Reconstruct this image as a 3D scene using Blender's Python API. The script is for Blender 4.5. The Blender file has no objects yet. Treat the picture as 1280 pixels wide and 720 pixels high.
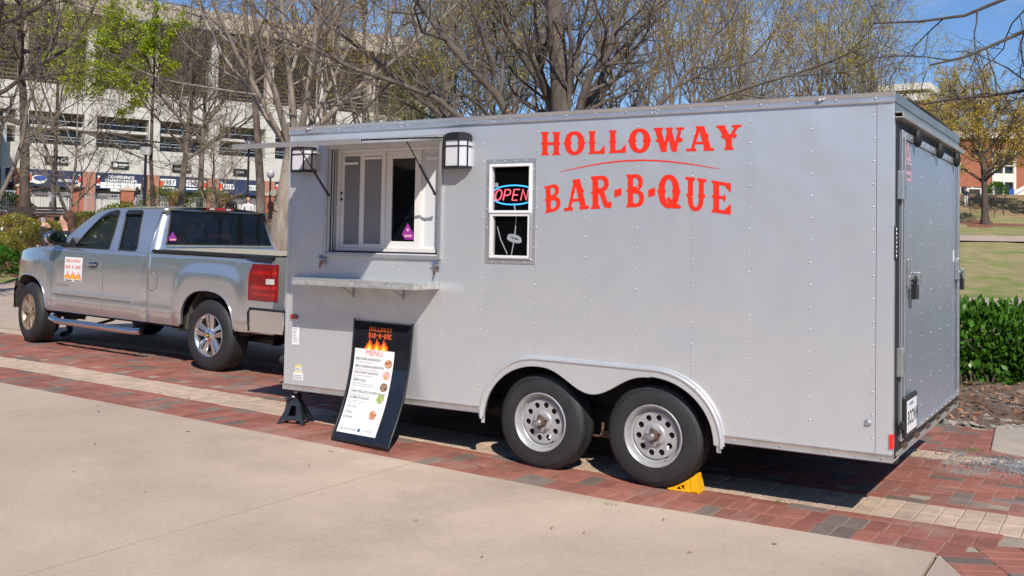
import bpy, bmesh, math, random
import numpy as np
from mathutils import Vector, Matrix
random.seed(7); rng = np.random.default_rng(11)
scene = bpy.context.scene
COL = scene.collection
R = math.radians; PI = math.pi

# ---------------------------------------------------------------- camera
CAM = Vector((5.99971, -6.25096, 1.60588))
c_r = Vector((0.85374138, 0.52037031, 0.01844961)).normalized()
c_f = Vector((-0.52068957, 0.85299989, 0.035687)).normalized()
c_u = c_r.cross(c_f).normalized()
cd = bpy.data.cameras.new('camera'); cam = bpy.data.objects.new('camera', cd); COL.objects.link(cam)
m3 = Matrix((c_r, c_u, -c_f)).transposed(); cam.matrix_world = Matrix.Translation(CAM) @ m3.to_4x4()
cd.sensor_width = 36.0; cd.lens = 1266.39 / 1280 * 36; cd.shift_y = -100.41 / 1280
cd.clip_start = 0.1; cd.clip_end = 4000
scene.camera = cam
# ---------------------------------------------------------------- light
SUN = Vector((0.80, -0.88, 1.0)).normalized()
w = bpy.data.worlds.new('World'); scene.world = w; w.use_nodes = True
nt = w.node_tree; nt.nodes.clear()
wo = nt.nodes.new('ShaderNodeOutputWorld'); bg = nt.nodes.new('ShaderNodeBackground'); sky = nt.nodes.new('ShaderNodeTexSky')
sky.sky_type = 'NISHITA'; sky.sun_disc = False; sky.sun_elevation = math.asin(SUN.z); sky.sun_rotation = math.atan2(SUN.x, SUN.y)
sky.air_density = 1.0; sky.dust_density = 0.15; sky.ozone_density = 4.0
tc = nt.nodes.new('ShaderNodeTexCoord'); mp = nt.nodes.new('ShaderNodeMapping'); mp.inputs['Scale'].default_value = (1.6, 1.6, 5.0)
nz = nt.nodes.new('ShaderNodeTexNoise'); nz.inputs['Scale'].default_value = 2.3; nz.inputs['Detail'].default_value = 8; nz.inputs['Roughness'].default_value = 0.62
rp = nt.nodes.new('ShaderNodeValToRGB'); rp.color_ramp.elements[0].position = 0.52; rp.color_ramp.elements[1].position = 0.80
mx = nt.nodes.new('ShaderNodeMixRGB'); mx.inputs['Color2'].default_value = (7.0, 7.6, 8.4, 1)
L = nt.links.new
L(tc.outputs['Generated'], mp.inputs['Vector']); L(mp.outputs[0], nz.inputs['Vector']); L(nz.outputs['Fac'], rp.inputs['Fac'])
mul = nt.nodes.new('ShaderNodeMath'); mul.operation = 'MULTIPLY'; mul.inputs[1].default_value = 0.6; L(rp.outputs['Color'], mul.inputs[0])
tn = nt.nodes.new('ShaderNodeMixRGB'); tn.blend_type = 'MULTIPLY'; tn.inputs['Fac'].default_value = 1; tn.inputs['Color2'].default_value = (.78, .93, 1.14, 1); L(sky.outputs[0], tn.inputs['Color1'])
L(mul.outputs[0], mx.inputs['Fac']); L(tn.outputs[0], mx.inputs['Color1']); L(mx.outputs[0], bg.inputs['Color'])
bg.inputs['Strength'].default_value = 0.10; L(bg.outputs[0], wo.inputs[0])
sd = bpy.data.lights.new('sun', 'SUN'); sd.energy = 5.0; sd.angle = R(0.55); sd.color = (1.0, 0.94, 0.84)
so = bpy.data.objects.new('sun', sd); COL.objects.link(so); so.rotation_euler = (-SUN).to_track_quat('-Z', 'Y').to_euler(); so.location = (20, -20, 30)
vs = scene.view_settings; vs.view_transform = 'Standard'; vs.look = 'None'; vs.exposure = 0.06; vs.gamma = 1.0

# ---------------------------------------------------------------- object helpers
def tag(o, label=None, cat=None, group=None, kind=None):
    if label: o['label'] = label
    if cat: o['category'] = cat
    if group: o['group'] = group
    if kind: o['kind'] = kind
    return o
def empty(name, loc=(0, 0, 0), rot=(0, 0, 0), label=None, cat=None, group=None, parent=None, kind=None):
    o = bpy.data.objects.new(name, None); COL.objects.link(o); o.location = loc; o.rotation_euler = rot
    o.empty_display_size = 0.2
    if parent: o.parent = parent
    return tag(o, label, cat, group, kind)
def kids(o): return [c for c in bpy.data.objects if c.parent == o]
def copy_tree(o, parent=None, km=None):
    if km is None:
        km = {}
        for c in bpy.data.objects:
            if c.parent: km.setdefault(c.parent.name, []).append(c)
    c = o.copy(); COL.objects.link(c)
    if parent: c.parent = parent
    for ch in km.get(o.name, []): copy_tree(ch, c, km)
    return c
def mlist(m): return list(m) if isinstance(m, (list, tuple)) else [m]

class MB:
    """collects geometry; build() links it as one mesh object"""
    def __init__(s): s.v = []; s.f = []; s.m = []; s.n = 0
    def add(s, vs, fs, mi=0):
        b = s.n; s.v.extend([tuple(x) for x in vs]); s.n = len(s.v)
        s.f.extend([tuple(i + b for i in f) for f in fs]); s.m.extend([mi] * len(fs)); return s
    def box(s, a, b, mi=0, M=None):
        x0, y0, z0 = a; x1, y1, z1 = b
        vs = [(x0,y0,z0),(x1,y0,z0),(x1,y1,z0),(x0,y1,z0),(x0,y0,z1),(x1,y0,z1),(x1,y1,z1),(x0,y1,z1)]
        if M is not None: vs = [M @ Vector(v) for v in vs]
        return s.add(vs, [(0,3,2,1),(4,5,6,7),(0,1,5,4),(1,2,6,5),(2,3,7,6),(3,0,4,7)], mi)
    def tube(s, pts, rad, n=8, mi=0, cap=True):
        pts = [Vector(p) for p in pts]; k = len(pts)
        if not isinstance(rad, (list, tuple)): rad = [rad] * k
        vs = []; ref = None
        for i, p in enumerate(pts):
            t = (pts[min(i+1, k-1)] - pts[max(i-1, 0)])
            t = t.normalized() if t.length > 1e-9 else Vector((0, 0, 1))
            if ref is None: ref = Vector((1, 0, 0)) if abs(t.x) < .9 else Vector((0, 1, 0))
            a = (ref - t * ref.dot(t)); a = a.normalized() if a.length > 1e-6 else t.orthogonal().normalized(); ref = a
            b = t.cross(a)
            for j in range(n):
                an = 2 * PI * j / n; vs.append(p + (a * math.cos(an) + b * math.sin(an)) * rad[i])
        fs = [(i*n+j, i*n+(j+1) % n, (i+1)*n+(j+1) % n, (i+1)*n+j) for i in range(k-1) for j in range(n)]
        if cap: fs += [tuple(range(n-1, -1, -1)), tuple(range((k-1)*n, k*n))]
        return s.add(vs, fs, mi)
    def lathe(s, prof, n=32, axis='z', c=(0, 0, 0), mi=0, closed=False):
        """prof = [(radius, height)]"""
        vs = []
        for r, h in prof:
            for j in range(n):
                a = 2*PI*j/n; x, y = r*math.cos(a), r*math.sin(a)
                q = {'z': (x, y, h), 'y': (x, h, y), 'x': (h, x, y)}[axis]
                vs.append((q[0]+c[0], q[1]+c[1], q[2]+c[2]))
        k = len(prof); rg = range(k if closed else k-1)
        fs = [(i*n+j, i*n+(j+1) % n, ((i+1) % k)*n+(j+1) % n, ((i+1) % k)*n+j) for i in rg for j in range(n)]
        if axis == 'y': fs = [f[::-1] for f in fs]
        return s.add(vs, fs, mi)
    def prism(s, poly, y0, y1, axis='y', mi=0):
        """poly in the plane across axis: axis y -> (x,z); z -> (x,y); x -> (y,z)"""
        n = len(poly)
        def P(a, b, t): return {'y': (a, t, b), 'z': (a, b, t), 'x': (t, a, b)}[axis]
        vs = [P(a, b, y0) for a, b in poly] + [P(a, b, y1) for a, b in poly]
        fs = [tuple(range(n)), tuple(range(2*n-1, n-1, -1))] + [((i+1) % n, i, n+i, n+(i+1) % n) for i in range(n)]
        return s.add(vs, fs, mi)
    def grid(s, nu, nv, f, mi=0, wrap=False, keep=None):
        vs = [f(i/(nu-1), j/(nv-1)) for i in range(nu) for j in range(nv)]
        fs = [(i*nv+j, (i+1)*nv+j, (i+1)*nv+j+1, i*nv+j+1) for i in range(nu-1) for j in range(nv-1) if keep is None or keep((i+.5)/(nu-1), (j+.5)/(nv-1))]
        return s.add(vs, fs, mi)
    def blob(s, c, r, nu=10, nv=7, mi=0, M=None):
        vs = []
        for i in range(nv+1):
            th = PI*i/nv
            for j in range(nu):
                ph = 2*PI*j/nu; v = Vector((r[0]*math.sin(th)*math.cos(ph), r[1]*math.sin(th)*math.sin(ph), r[2]*math.cos(th)))
                if M is not None: v = M @ v
                vs.append(v + Vector(c))
        fs = [(i*nu+j, (i+1)*nu+j, (i+1)*nu+(j+1) % nu, i*nu+(j+1) % nu) for i in range(nv) for j in range(nu)]
        return s.add(vs, fs, mi)
    def mesh(s, name, mat, smooth=None, fix=False):
        me = bpy.data.meshes.new(name)
        me.from_pydata(s.v, [], s.f); 
        for m in mlist(mat): me.materials.append(m)
        if len(mlist(mat)) > 1: me.polygons.foreach_set('material_index', s.m)
        if fix:
            bm = bmesh.new(); bm.from_mesh(me); bmesh.ops.remove_doubles(bm, verts=bm.verts, dist=1e-5); bmesh.ops.recalc_face_normals(bm, faces=bm.faces); bm.to_mesh(me); bm.free()
        if smooth is not None:
            me.polygons.foreach_set('use_smooth', [True]*len(me.polygons))
            if smooth < 180: me.set_sharp_from_angle(angle=R(smooth))
        me.update(); return me
    def build(s, name, mat, parent=None, smooth=None, fix=False, bevel=None, loc=None, rot=None, label=None, cat=None, group=None, kind=None):
        o = bpy.data.objects.new(name, s.mesh(name, mat, smooth, fix)); COL.objects.link(o)
        if parent: o.parent = parent
        if loc: o.location = loc
        if rot: o.rotation_euler = rot
        if bevel:
            b = o.modifiers.new('bevel', 'BEVEL'); b.width = bevel; b.segments = 2; b.limit_method = 'ANGLE'; b.angle_limit = R(40); b.harden_normals = False
        return tag(o, label, cat, group, kind)
def cut_sheet(loops, mat, name, parent, depth=0.002, bevel=0.0, res=1):
    """flat plate with holes in local xy (first loop outline), thickness 2*depth along z; returned as a mesh object"""
    cu = bpy.data.curves.new(name, 'CURVE'); cu.dimensions = '2D'; cu.fill_mode = 'BOTH'; cu.extrude = depth; cu.bevel_depth = bevel; cu.bevel_resolution = res
    for lp in loops:
        sp = cu.splines.new('POLY'); sp.points.add(len(lp)-1); sp.use_cyclic_u = True
        for i, (x, y) in enumerate(lp): sp.points[i].co = (x, y, 0, 1)
    to = bpy.data.objects.new(name, cu); COL.objects.link(to)
    bpy.context.view_layer.update()
    me = bpy.data.meshes.new_from_object(to.evaluated_get(bpy.context.evaluated_depsgraph_get()))
    bpy.data.objects.remove(to); bpy.data.curves.remove(cu)
    me.materials.clear(); me.materials.append(mat); me.name = name
    o = bpy.data.objects.new(name, me); COL.objects.link(o)
    if parent: o.parent = parent
    return o
def text_mesh(body, size=0.1, align='LEFT', extrude=0.0, shear=0.0, xscale=1.0, bold=0.0, spacing=1.0):
    cu = bpy.data.curves.new('text', 'FONT'); cu.body = body; cu.size = size; cu.align_x = align; cu.extrude = extrude; cu.shear = shear; cu.offset = bold; cu.space_character = spacing; cu.resolution_u = 3
    to = bpy.data.objects.new('text', cu); COL.objects.link(to); bpy.context.view_layer.update()
    me = bpy.data.meshes.new_from_object(to.evaluated_get(bpy.context.evaluated_depsgraph_get()))
    bpy.data.objects.remove(to); bpy.data.curves.remove(cu)
    vs = [(v.co.x*xscale, v.co.y, v.co.z) for v in me.vertices]; fs = [tuple(p.vertices) for p in me.polygons]
    bpy.data.meshes.remove(me); return vs, fs
def circ(cx, cy, r, n=24, rev=False, ry=None, a0=0.0):
    p = [(cx + r*math.cos(a0+2*PI*i/n), cy + (ry or r)*math.sin(a0+2*PI*i/n)) for i in range(n)]
    return p[::-1] if rev else p

# ---------------------------------------------------------------- materials
def mat(name, col, rough=0.6, metal=0.0, var=0.0, vscale=3.0, bump=0.0, bscale=20.0, coat=0.0, spec=0.5, dirt=None, dscale=1.5, detail=6, per=0.0, stretch=None, emit=None, trans=0.0, alpha=1.0, island=0.0, bdist=0.02):
    m = bpy.data.materials.new(name); m.use_nodes = True; t = m.node_tree; b = t.nodes['Principled BSDF']; L = t.links.new
    b.inputs['Roughness'].default_value = rough; b.inputs['Metallic'].default_value = metal
    b.inputs['Specular IOR Level'].default_value = spec; b.inputs['Coat Weight'].default_value = coat; b.inputs['Coat Roughness'].default_value = 0.05
    b.inputs['Transmission Weight'].default_value = trans; b.inputs['Alpha'].default_value = alpha
    c = (*col, 1); b.inputs['Base Color'].default_value = c
    if emit: b.inputs['Emission Color'].default_value = (*emit[0], 1); b.inputs['Emission Strength'].default_value = emit[1]
    cur = None
    if var or bump or dirt or per or island:
        tc = t.nodes.new('ShaderNodeTexCoord'); geo = t.nodes.new('ShaderNodeNewGeometry')
        vec = geo.outputs['Position']
        if stretch:
            mp = t.nodes.new('ShaderNodeMapping'); mp.inputs['Scale'].default_value = stretch; L(vec, mp.inputs['Vector']); vec = mp.outputs[0]
        def noise(sc, det=detail):
            n = t.nodes.new('ShaderNodeTexNoise'); n.inputs['Scale'].default_value = sc; n.inputs['Detail'].default_value = det; n.inputs['Roughness'].default_value = 0.65; L(vec, n.inputs['Vector']); return n.outputs['Fac']
        fac = None
        if var:
            mr = t.nodes.new('ShaderNodeMapRange'); mr.inputs[1].default_value = .3; mr.inputs[2].default_value = .7; mr.inputs[3].default_value = 1-var; mr.inputs[4].default_value = 1+var
            L(noise(vscale), mr.inputs[0]); fac = mr.outputs[0]
        if per or island:
            src = t.nodes.new('ShaderNodeObjectInfo').outputs['Random'] if per else None
            if island:
                if src:
                    ad = t.nodes.new('ShaderNodeMath'); ad.operation = 'ADD'; L(src, ad.inputs[0]); L(geo.outputs['Random Per Island'], ad.inputs[1])
                    fr = t.nodes.new('ShaderNodeMath'); fr.operation = 'FRACT'; L(ad.outputs[0], fr.inputs[0]); src = fr.outputs[0]
                else: src = geo.outputs['Random Per Island']
            k = max(per, island)
            mr = t.nodes.new('ShaderNodeMapRange'); mr.inputs[3].default_value = 1-k; mr.inputs[4].default_value = 1+k; L(src, mr.inputs[0])
            if fac:
                mm = t.nodes.new('ShaderNodeMath'); mm.operation = 'MULTIPLY'; L(fac, mm.inputs[0]); L(mr.outputs[0], mm.inputs[1]); fac = mm.outputs[0]
            else: fac = mr.outputs[0]
        if fac:
            vm = t.nodes.new('ShaderNodeVectorMath'); vm.operation = 'SCALE'; vm.inputs[0].default_value = col; L(fac, vm.inputs['Scale']); cur = vm.outputs[0]
        if dirt:
            mr = t.nodes.new('ShaderNodeMapRange'); mr.inputs[1].default_value = dirt[1]; mr.inputs[2].default_value = dirt[1]+dirt[2]; L(noise(dscale, 8), mr.inputs[0])
            mm = t.nodes.new('ShaderNodeMixRGB'); mm.inputs['Color1'].default_value = c; mm.inputs['Color2'].default_value = (*dirt[0], 1); L(mr.outputs[0], mm.inputs['Fac'])
            if cur: L(cur, mm.inputs['Color1'])
            cur = mm.outputs[0]
        if cur: L(cur, b.inputs['Base Color'])
        if bump:
            bp = t.nodes.new('ShaderNodeBump'); bp.inputs['Strength'].default_value = bump; bp.inputs['Distance'].default_value = bdist; L(noise(bscale), bp.inputs['Height']); L(bp.outputs[0], b.inputs['Normal'])
    return m
def glass(name, tint=(.02, .025, .03), rough=0.02, clear=0.5, spec=0.6):
    """tinted pane: part see-through, part mirror"""
    m = bpy.data.materials.new(name); m.use_nodes = True; t = m.node_tree; b = t.nodes['Principled BSDF']; L = t.links.new
    b.inputs['Base Color'].default_value = (*tint, 1); b.inputs['Roughness'].default_value = rough; b.inputs['Specular IOR Level'].default_value = spec
    tr = t.nodes.new('ShaderNodeBsdfTransparent'); tr.inputs[0].default_value = (*[min(1, .72+x*8) for x in tint], 1); mxs = t.nodes.new('ShaderNodeMixShader'); fr = t.nodes.new('ShaderNodeFresnel'); gb = t.nodes.new('ShaderNodeNewGeometry'); ma = t.nodes.new('ShaderNodeMath'); ma.operation = 'MULTIPLY_ADD'; ma.inputs[1].default_value = 1/1.5-1.5; ma.inputs[2].default_value = 1.5; L(gb.outputs['Backfacing'], ma.inputs[0]); L(ma.outputs[0], fr.inputs[0])   # same reflectance from either face
    mr = t.nodes.new('ShaderNodeMapRange'); mr.inputs[3].default_value = clear; mr.inputs[4].default_value = 0.0; L(fr.outputs[0], mr.inputs[0])
    L(mr.outputs[0], mxs.inputs[0]); L(b.outputs[0], mxs.inputs[1]); L(tr.outputs[0], mxs.inputs[2]); L(mxs.outputs[0], t.nodes['Material Output'].inputs[0]); return m

M = {}
def speckle(m, scale, dark, amount, scale2=None):
    """fine aggregate grains and small pits multiplied over the base colour"""
    t = m.node_tree; b = t.nodes['Principled BSDF']; L = t.links.new; src = b.inputs['Base Color'].links[0].from_socket
    geo = t.nodes.new('ShaderNodeNewGeometry'); v = t.nodes.new('ShaderNodeTexVoronoi'); v.inputs['Scale'].default_value = scale; L(geo.outputs['Position'], v.inputs['Vector'])
    sx = t.nodes.new('ShaderNodeSeparateColor'); L(v.outputs['Color'], sx.inputs[0]); mr = t.nodes.new('ShaderNodeMapRange'); mr.inputs[3].default_value = 1-amount; mr.inputs[4].default_value = 1+amount; L(sx.outputs[0], mr.inputs[0])
    n = t.nodes.new('ShaderNodeTexNoise'); n.inputs['Scale'].default_value = scale2 or scale*.25; n.inputs['Detail'].default_value = 10; n.inputs['Roughness'].default_value = .75; L(geo.outputs['Position'], n.inputs['Vector'])
    m2 = t.nodes.new('ShaderNodeMapRange'); m2.inputs[1].default_value = .62; m2.inputs[2].default_value = .74; m2.inputs[3].default_value = 1.0; m2.inputs[4].default_value = dark; L(n.outputs['Fac'], m2.inputs[0])
    mu = t.nodes.new('ShaderNodeMath'); mu.operation = 'MULTIPLY'; L(mr.outputs[0], mu.inputs[0]); L(m2.outputs[0], mu.inputs[1])
    vm = t.nodes.new('ShaderNodeVectorMath'); vm.operation = 'SCALE'; L(src, vm.inputs[0]); L(mu.outputs[0], vm.inputs['Scale']); L(vm.outputs[0], b.inputs['Base Color'])
M['skin_panel'] = mat('trailer_skin', (.68, .695, .715), .33, .58, var=.012, vscale=5, bump=.36, bscale=1.9, stretch=(1, 1, .8), detail=2, bdist=.05)
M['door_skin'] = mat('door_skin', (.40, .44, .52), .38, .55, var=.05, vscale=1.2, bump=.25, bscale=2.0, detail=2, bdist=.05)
M['trim'] = mat('aluminium_trim', (.60, .60, .60), .34, .75, var=.08, vscale=9, bump=.05, bscale=30)
M['trim_dirty'] = mat('aluminium_trim_worn', (.50, .47, .44), .42, .6, var=.15, vscale=6)
M['header'] = mat('header_metal', (.30, .33, .33), .4, .6, var=.15, vscale=5)
M['screw'] = mat('screw_metal', (.60, .60, .61), .4, .7)
M['black'] = mat('black_rubber', (.012, .012, .013), .6)
M['blackmetal'] = mat('black_metal', (.018, .019, .021), .38, .1)
M['dark'] = mat('dark_frame', (.02, .019, .018), .85, var=.3, vscale=4)
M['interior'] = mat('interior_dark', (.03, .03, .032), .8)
M['white_vinyl'] = mat('white_vinyl', (.72, .70, .68), .35, var=.04, vscale=8)
M['white_wall'] = mat('white_board', (.60, .61, .64), .5)
M['screen'] = mat('insect_screen', (.20, .205, .22), .8, var=.06, vscale=3)
M['glass_dark'] = glass('dark_glass', (.006, .008, .01), .03, .14)
M['glass_win'] = glass('window_glass', (.02, .022, .024), .03, .93)
M['cabglass'] = glass('truck_side_glass', (.012, .02, .018), .02, .6)
M['red'] = mat('red_vinyl', (.80, .028, .008), .4)
M['orange'] = mat('orange_vinyl', (.75, .12, .02), .5)
M['tyre'] = mat('tyre_rubber', (.022, .022, .024), .62, var=.25, vscale=10, bump=.2, bscale=60, bdist=.004)
M['rim'] = mat('rim_paint', (.42, .42, .43), .36, .35, var=.10, vscale=14, dirt=((.25, .21, .17), .60, .2), dscale=9)
M['rust'] = mat('rusty_hub', (.13, .085, .055), .6, .4, var=.4, vscale=30)
M['steel'] = mat('galvanised_steel', (.45, .46, .47), .38, .8, var=.2, vscale=25)
M['shelf'] = mat('zinc_shelf', (.56, .56, .54), .42, .6, var=.28, vscale=28)
M['yellow'] = mat('yellow_plastic', (.85, .42, .004), .42)
M['paint'] = mat('truck_silver', (.60, .615, .64), .20, .82, coat=.7, var=.01, bump=.02, bscale=400, bdist=.001)
M['chrome'] = mat('chrome', (.75, .75, .76), .10, 1.0)
M['alloy'] = mat('alloy', (.70, .70, .70), .22, .9)
M['bronze'] = mat('dusty_alloy', (.36, .28, .20), .45, .5, var=.2, vscale=15)
M['lamp_red'] = mat('tail_lamp_red', (.20, .004, .005), .12, coat=1.0, var=.45, vscale=22, bump=.3, bscale=60, bdist=.01)
M['lamp_red_hi'] = mat('tail_lamp_bright', (.38, .008, .007), .2, coat=1.0)
M['lamp_clear'] = mat('lamp_clear', (.75, .72, .70), .12, .4, coat=1.0)
M['white'] = mat('white_print', (.78, .78, .78), .5)
M['white_lamp'] = mat('frosted_lamp_glass', (.60, .60, .63), .28, coat=.4)
M['ink'] = mat('dark_ink', (.03, .03, .035), .6)
M['grey_ink'] = mat('grey_ink', (.22, .22, .24), .6)
M['purple'] = mat('purple_sticker', (.30, .03, .30), .5)
M['pink'] = mat('pink_sticker', (.70, .35, .42), .5)
M['blue'] = mat('blue_ink', (.02, .07, .35), .5)
M['neon_red'] = mat('neon_red', (.8, .05, .08), .3, emit=((1.0, .12, .16), 3.0))
M['neon_blue'] = mat('neon_blue', (.05, .35, .8), .3, emit=((.05, .42, 1.0), 2.6))
M['cord'] = mat('white_cord', (.85, .85, .85), .5)
M['concrete'] = mat('concrete_pavement', (.47, .368, .288), .88, var=.12, vscale=.9, bump=.35, bscale=70, dirt=((.36, .28, .22), .52, .22), dscale=.55, bdist=.006)
M['concrete_old'] = mat('concrete_old', (.40, .34, .275), .9, var=.15, vscale=2, bump=.5, bscale=40, dirt=((.2, .18, .15), .55, .2), dscale=1.3, bdist=.01)
speckle(M['concrete'], 130, .80, .09, 5.0); speckle(M['concrete_old'], 90, .6, .12, 8)
M['grout'] = mat('joint_sand', (.33, .27, .21), .95, var=.25, vscale=6, bump=.5, bscale=90, bdist=.004)
def brickmat(n, c, v=.18): return mat(n, c, .88, var=.18, vscale=9, bump=.5, bscale=90, per=v, island=v, dirt=((.34, .27, .22), .52, .34), dscale=1.7, bdist=.005)
M['brick_red'] = brickmat('paver_red', (.285, .105, .075))
M['brick_dark'] = brickmat('paver_charcoal', (.175, .130, .110))
M['brick_cream'] = brickmat('paver_cream', (.50, .37, .275), .09)

# ================================================================ ground
FH = Vector((c_f.x, c_f.y)).normalized(); RH = Vector((FH.y, -FH.x))
def at(u, q): return Vector((CAM.x + FH.x*q + RH.x*u, CAM.y + FH.y*q + RH.y*u))          # u metres to the right, q metres ahead
def VA(px, q): return at((px-640)/1266.4*q, q)
GX = [-60, -12, -8, -6.2, -4, -2.6, -1, .4, 2, 3.2, 30]; GZ = [.25, .25, .235, .21, .19, .155, .118, .078, .03, 0, 0]
def g(x): return float(np.interp(x, GX, GZ))
def sm(a, b, t):
    t = min(1, max(0, (t-a)/(b-a))); return t*t*(3-2*t)
def H(x, y):
    dx, dy = x-CAM.x, y-CAM.y; q = dx*FH.x+dy*FH.y; u = dx*RH.x+dy*RH.y
    left = float(np.interp(q, [0, 27.5, 30, 36, 47, 60, 100, 400, 1200], [.22, .22, .32, 1.15, 2.55, 2.9, 3.1, 5, 12]))
    right = float(np.interp(q, [0, 40, 88, 93, 106, 140, 400, 1200], [-.02, 0.0, 4.2, 4.6, 7.85, 8.3, 12, 18]))
    if q < 27: left = g(x) - .0
    rr = sm(-.02, .18, u/max(q, 8)) if q > 8 else 1.0
    return left*(1-rr) + right*rr
def paved(x, y): return (y < 3.9 and -40 < x < 9.5) or (x < 2 and (x-CAM.x)*FH.x+(y-CAM.y)*FH.y < 28.5 and y < 60)
M['earth'] = mat('earth_and_mulch', (.26, .10, .055), .95, var=.35, vscale=2.5, bump=.8, bscale=25, dirt=((.085, .05, .035), .5, .2), dscale=1.1, bdist=.05)
M['lawn'] = mat('lawn_turf', (.30, .25, .11), .95, var=.25, vscale=1.2, bump=.6, bscale=30, dirt=((.17, .22, .04), .48, .12), dscale=.4, bdist=.03)
M['dirt'] = mat('bare_dirt', (.165, .105, .07), .95, var=.3, vscale=5, bump=.9, bscale=45, dirt=((.11, .09, .075), .5, .25), dscale=3, bdist=.02)
mb = MB(); NA = 300; rad = [0.0] + [3*1.045**i for i in range(138)]
vs = []; idx = {}
for i, r in enumerate(rad):
    for j in range(NA):
        a = 2*PI*j/NA; x = CAM.x + r*math.sin(a); y = CAM.y + r*math.cos(a)
        z = H(x, y); z += .05*math.sin(x*.7+1)*math.sin(y*.9) if r > 34 else 0
        if paved(x, y) : z = min(z, g(x)) - .10
        vs.append((x, y, z))
fs = []; mi = []
for i in range(len(rad)-1):
    for j in range(NA):
        k = (j+1) % NA; f = (i*NA+j, i*NA+k, (i+1)*NA+k, (i+1)*NA+j)
        cx = sum(vs[n][0] for n in f)/4; cy = sum(vs[n][1] for n in f)/4
        dx, dy = cx-CAM.x, cy-CAM.y; q = dx*FH.x+dy*FH.y; u = dx*RH.x+dy*RH.y
        zone = 0
        if u > .02*q and q > 14: zone = 1 if q > 20 else 2
        if zone == 1 and math.hypot(cx+4.5, cy-88) < 5.0 + 2*math.sin(j*2.1): zone = 0
        if u < -.02*q and (q > 62 or (27 < q < 31 and u < -14)): zone = 1
        if q < 20 and zone == 0: zone = 2
        fs.append(f[::-1]); mi.append(zone)
mb.v = vs; mb.f = fs; mb.m = mi; mb.n = len(vs)
mb.build('ground', [M['earth'], M['lawn'], M['dirt']], smooth=180, kind='structure')

# ---- concrete pavement in front, one slab per joint field
YE = -.395
def sheet(name, poly_x, y0, y1, top, material, parent=None, ny=None, clip=None):
    x0, x1 = poly_x; nx = max(2, int((x1-x0)/.35)+1); ny = ny or max(2, int((y1-y0)/.8)+1)
    b = MB(); b.grid(nx, ny, lambda u, v: (x0+(x1-x0)*u, y0+(y1-y0)*v, g(x0+(x1-x0)*u)+top))
    for (xa, ya, xb, yb) in ((x0, y0, x1, y0), (x1, y0, x1, y1), (x1, y1, x0, y1), (x0, y1, x0, y0)):
        n = nx if ya == yb else 2
        b.grid(n, 2, lambda u, v: (xa+(xb-xa)*u, ya+(yb-ya)*u, g(xa+(xb-xa)*u)+top-.09*v))
    return b.build(name, material, parent)
pav = empty('concrete_pavement', (0, -5, 0), kind='structure')
pav.location = (0, 0, 0)
js = [-30, -24, -17.6, -13.6, -9.85, -6.05, -2.25, 1.65, 5.118]
for a, b_ in zip(js[:-1], js[1:]):
    sheet('slab', (a+.006, b_-.006), -5.6, YE, .0, M['concrete'], pav)
    sheet('slab', (a+.006, b_-.006), -11.6, -5.612, .0, M['concrete'], pav)
# slab beyond the corner, cut on the skew
cx0, cy0 = 5.124, -.405; dx0, dy0 = .44, -.898
b = MB(); P = [(cx0+.006, cy0-.01), (cx0+dx0*4.2, cy0+dy0*4.2), (cx0+dx0*4.2, -11.6), (cx0+.006, -11.6)]
b.add([(x, y, 0) for x, y in P]+[(x, y, -.09) for x, y in P], [(0, 3, 2, 1), (0, 1, 5, 4), (1, 2, 6, 5), (2, 3, 7, 6), (3, 0, 4, 7)]); b.build('slab', M['concrete'], pav)
# far plaza behind the truck
far = empty('plaza', (0, 0, 0), kind='structure')
for i, (a, b_) in enumerate(zip([-40, -34, -28, -22, -16, -10, -4], [-34, -28, -22, -16, -10, -4, 2])):
    ya = 2.68
    while ya < 34:
        yb = ya + 6
        ok = [c for c in ((a, ya), (b_, yb), (a, yb), (b_, ya)) if (c[0]-CAM.x)*FH.x+(c[1]-CAM.y)*FH.y < 29.5]
        if len(ok) >= 2: sheet('slab', (a+.008, b_-.008), ya, yb-.016, -.002, M['concrete'], far)
        ya = yb
# ---- brick paving
bp = empty('brick_paving', (0, 0, 0), kind='structure')
b = MB(); xs = np.linspace(-16, 9.4, 70)
b.grid(70, 2, lambda u, v: (-16+25.4*u, -.39+4.4*v, g(-16+25.4*u)-.0062))
for q_ in [((5.1, -.39), (9.4, -.39), (9.4, -9), (9.35, -9))]: pass
b.add([(5.1, -.395, -.011), (9.4, -.395, -.011), (9.4, -9.2, -.011), (9.3, -9.2, -.011)], [(0, 3, 2, 1)])
b.build('bedding_sand', M['grout'], bp)
BW, BL, J = .1165, .2450, .0055
bricks = []   # (x, y, rot, long?, kind)
def rc():
    r = random.random(); return 0 if r < .84 else 1
def add_row(y, x0, x1, soldier, kind, frame=None, off=0):
    sx, sy = (BW, BL) if soldier else (BL, BW)
    n = int((x1-x0)/sx)
    for i in range(n):
        x = x0 + off + (i+.5)*sx
        k = kind if kind == 2 else rc()
        if frame is None:
            if y < .7 and (x-cx0)*1.44-(y-cy0)*.9 > 0: continue
            bricks.append((x, y, 0 if not soldier else PI/2, k))
        else:
            c, d, nn = frame; X = c[0]+d[0]*x+nn[0]*y; Y = c[1]+d[1]*x+nn[1]*y
            if (X-cx0)*1.44-(Y-cy0)*.9 <= .02: continue
            bricks.append((X, Y, math.atan2(d[1], d[0])+(PI/2 if soldier else 0), k))
rows = [(BL/2, True, 0), (BL*1.5, True, 0), (BL*2+BW/2, False, 0), (BL*2.5+BW, True, 2), (BL*3.5+BW, True, 2), (BL*4+BW*1.5, False, 0)]
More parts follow.
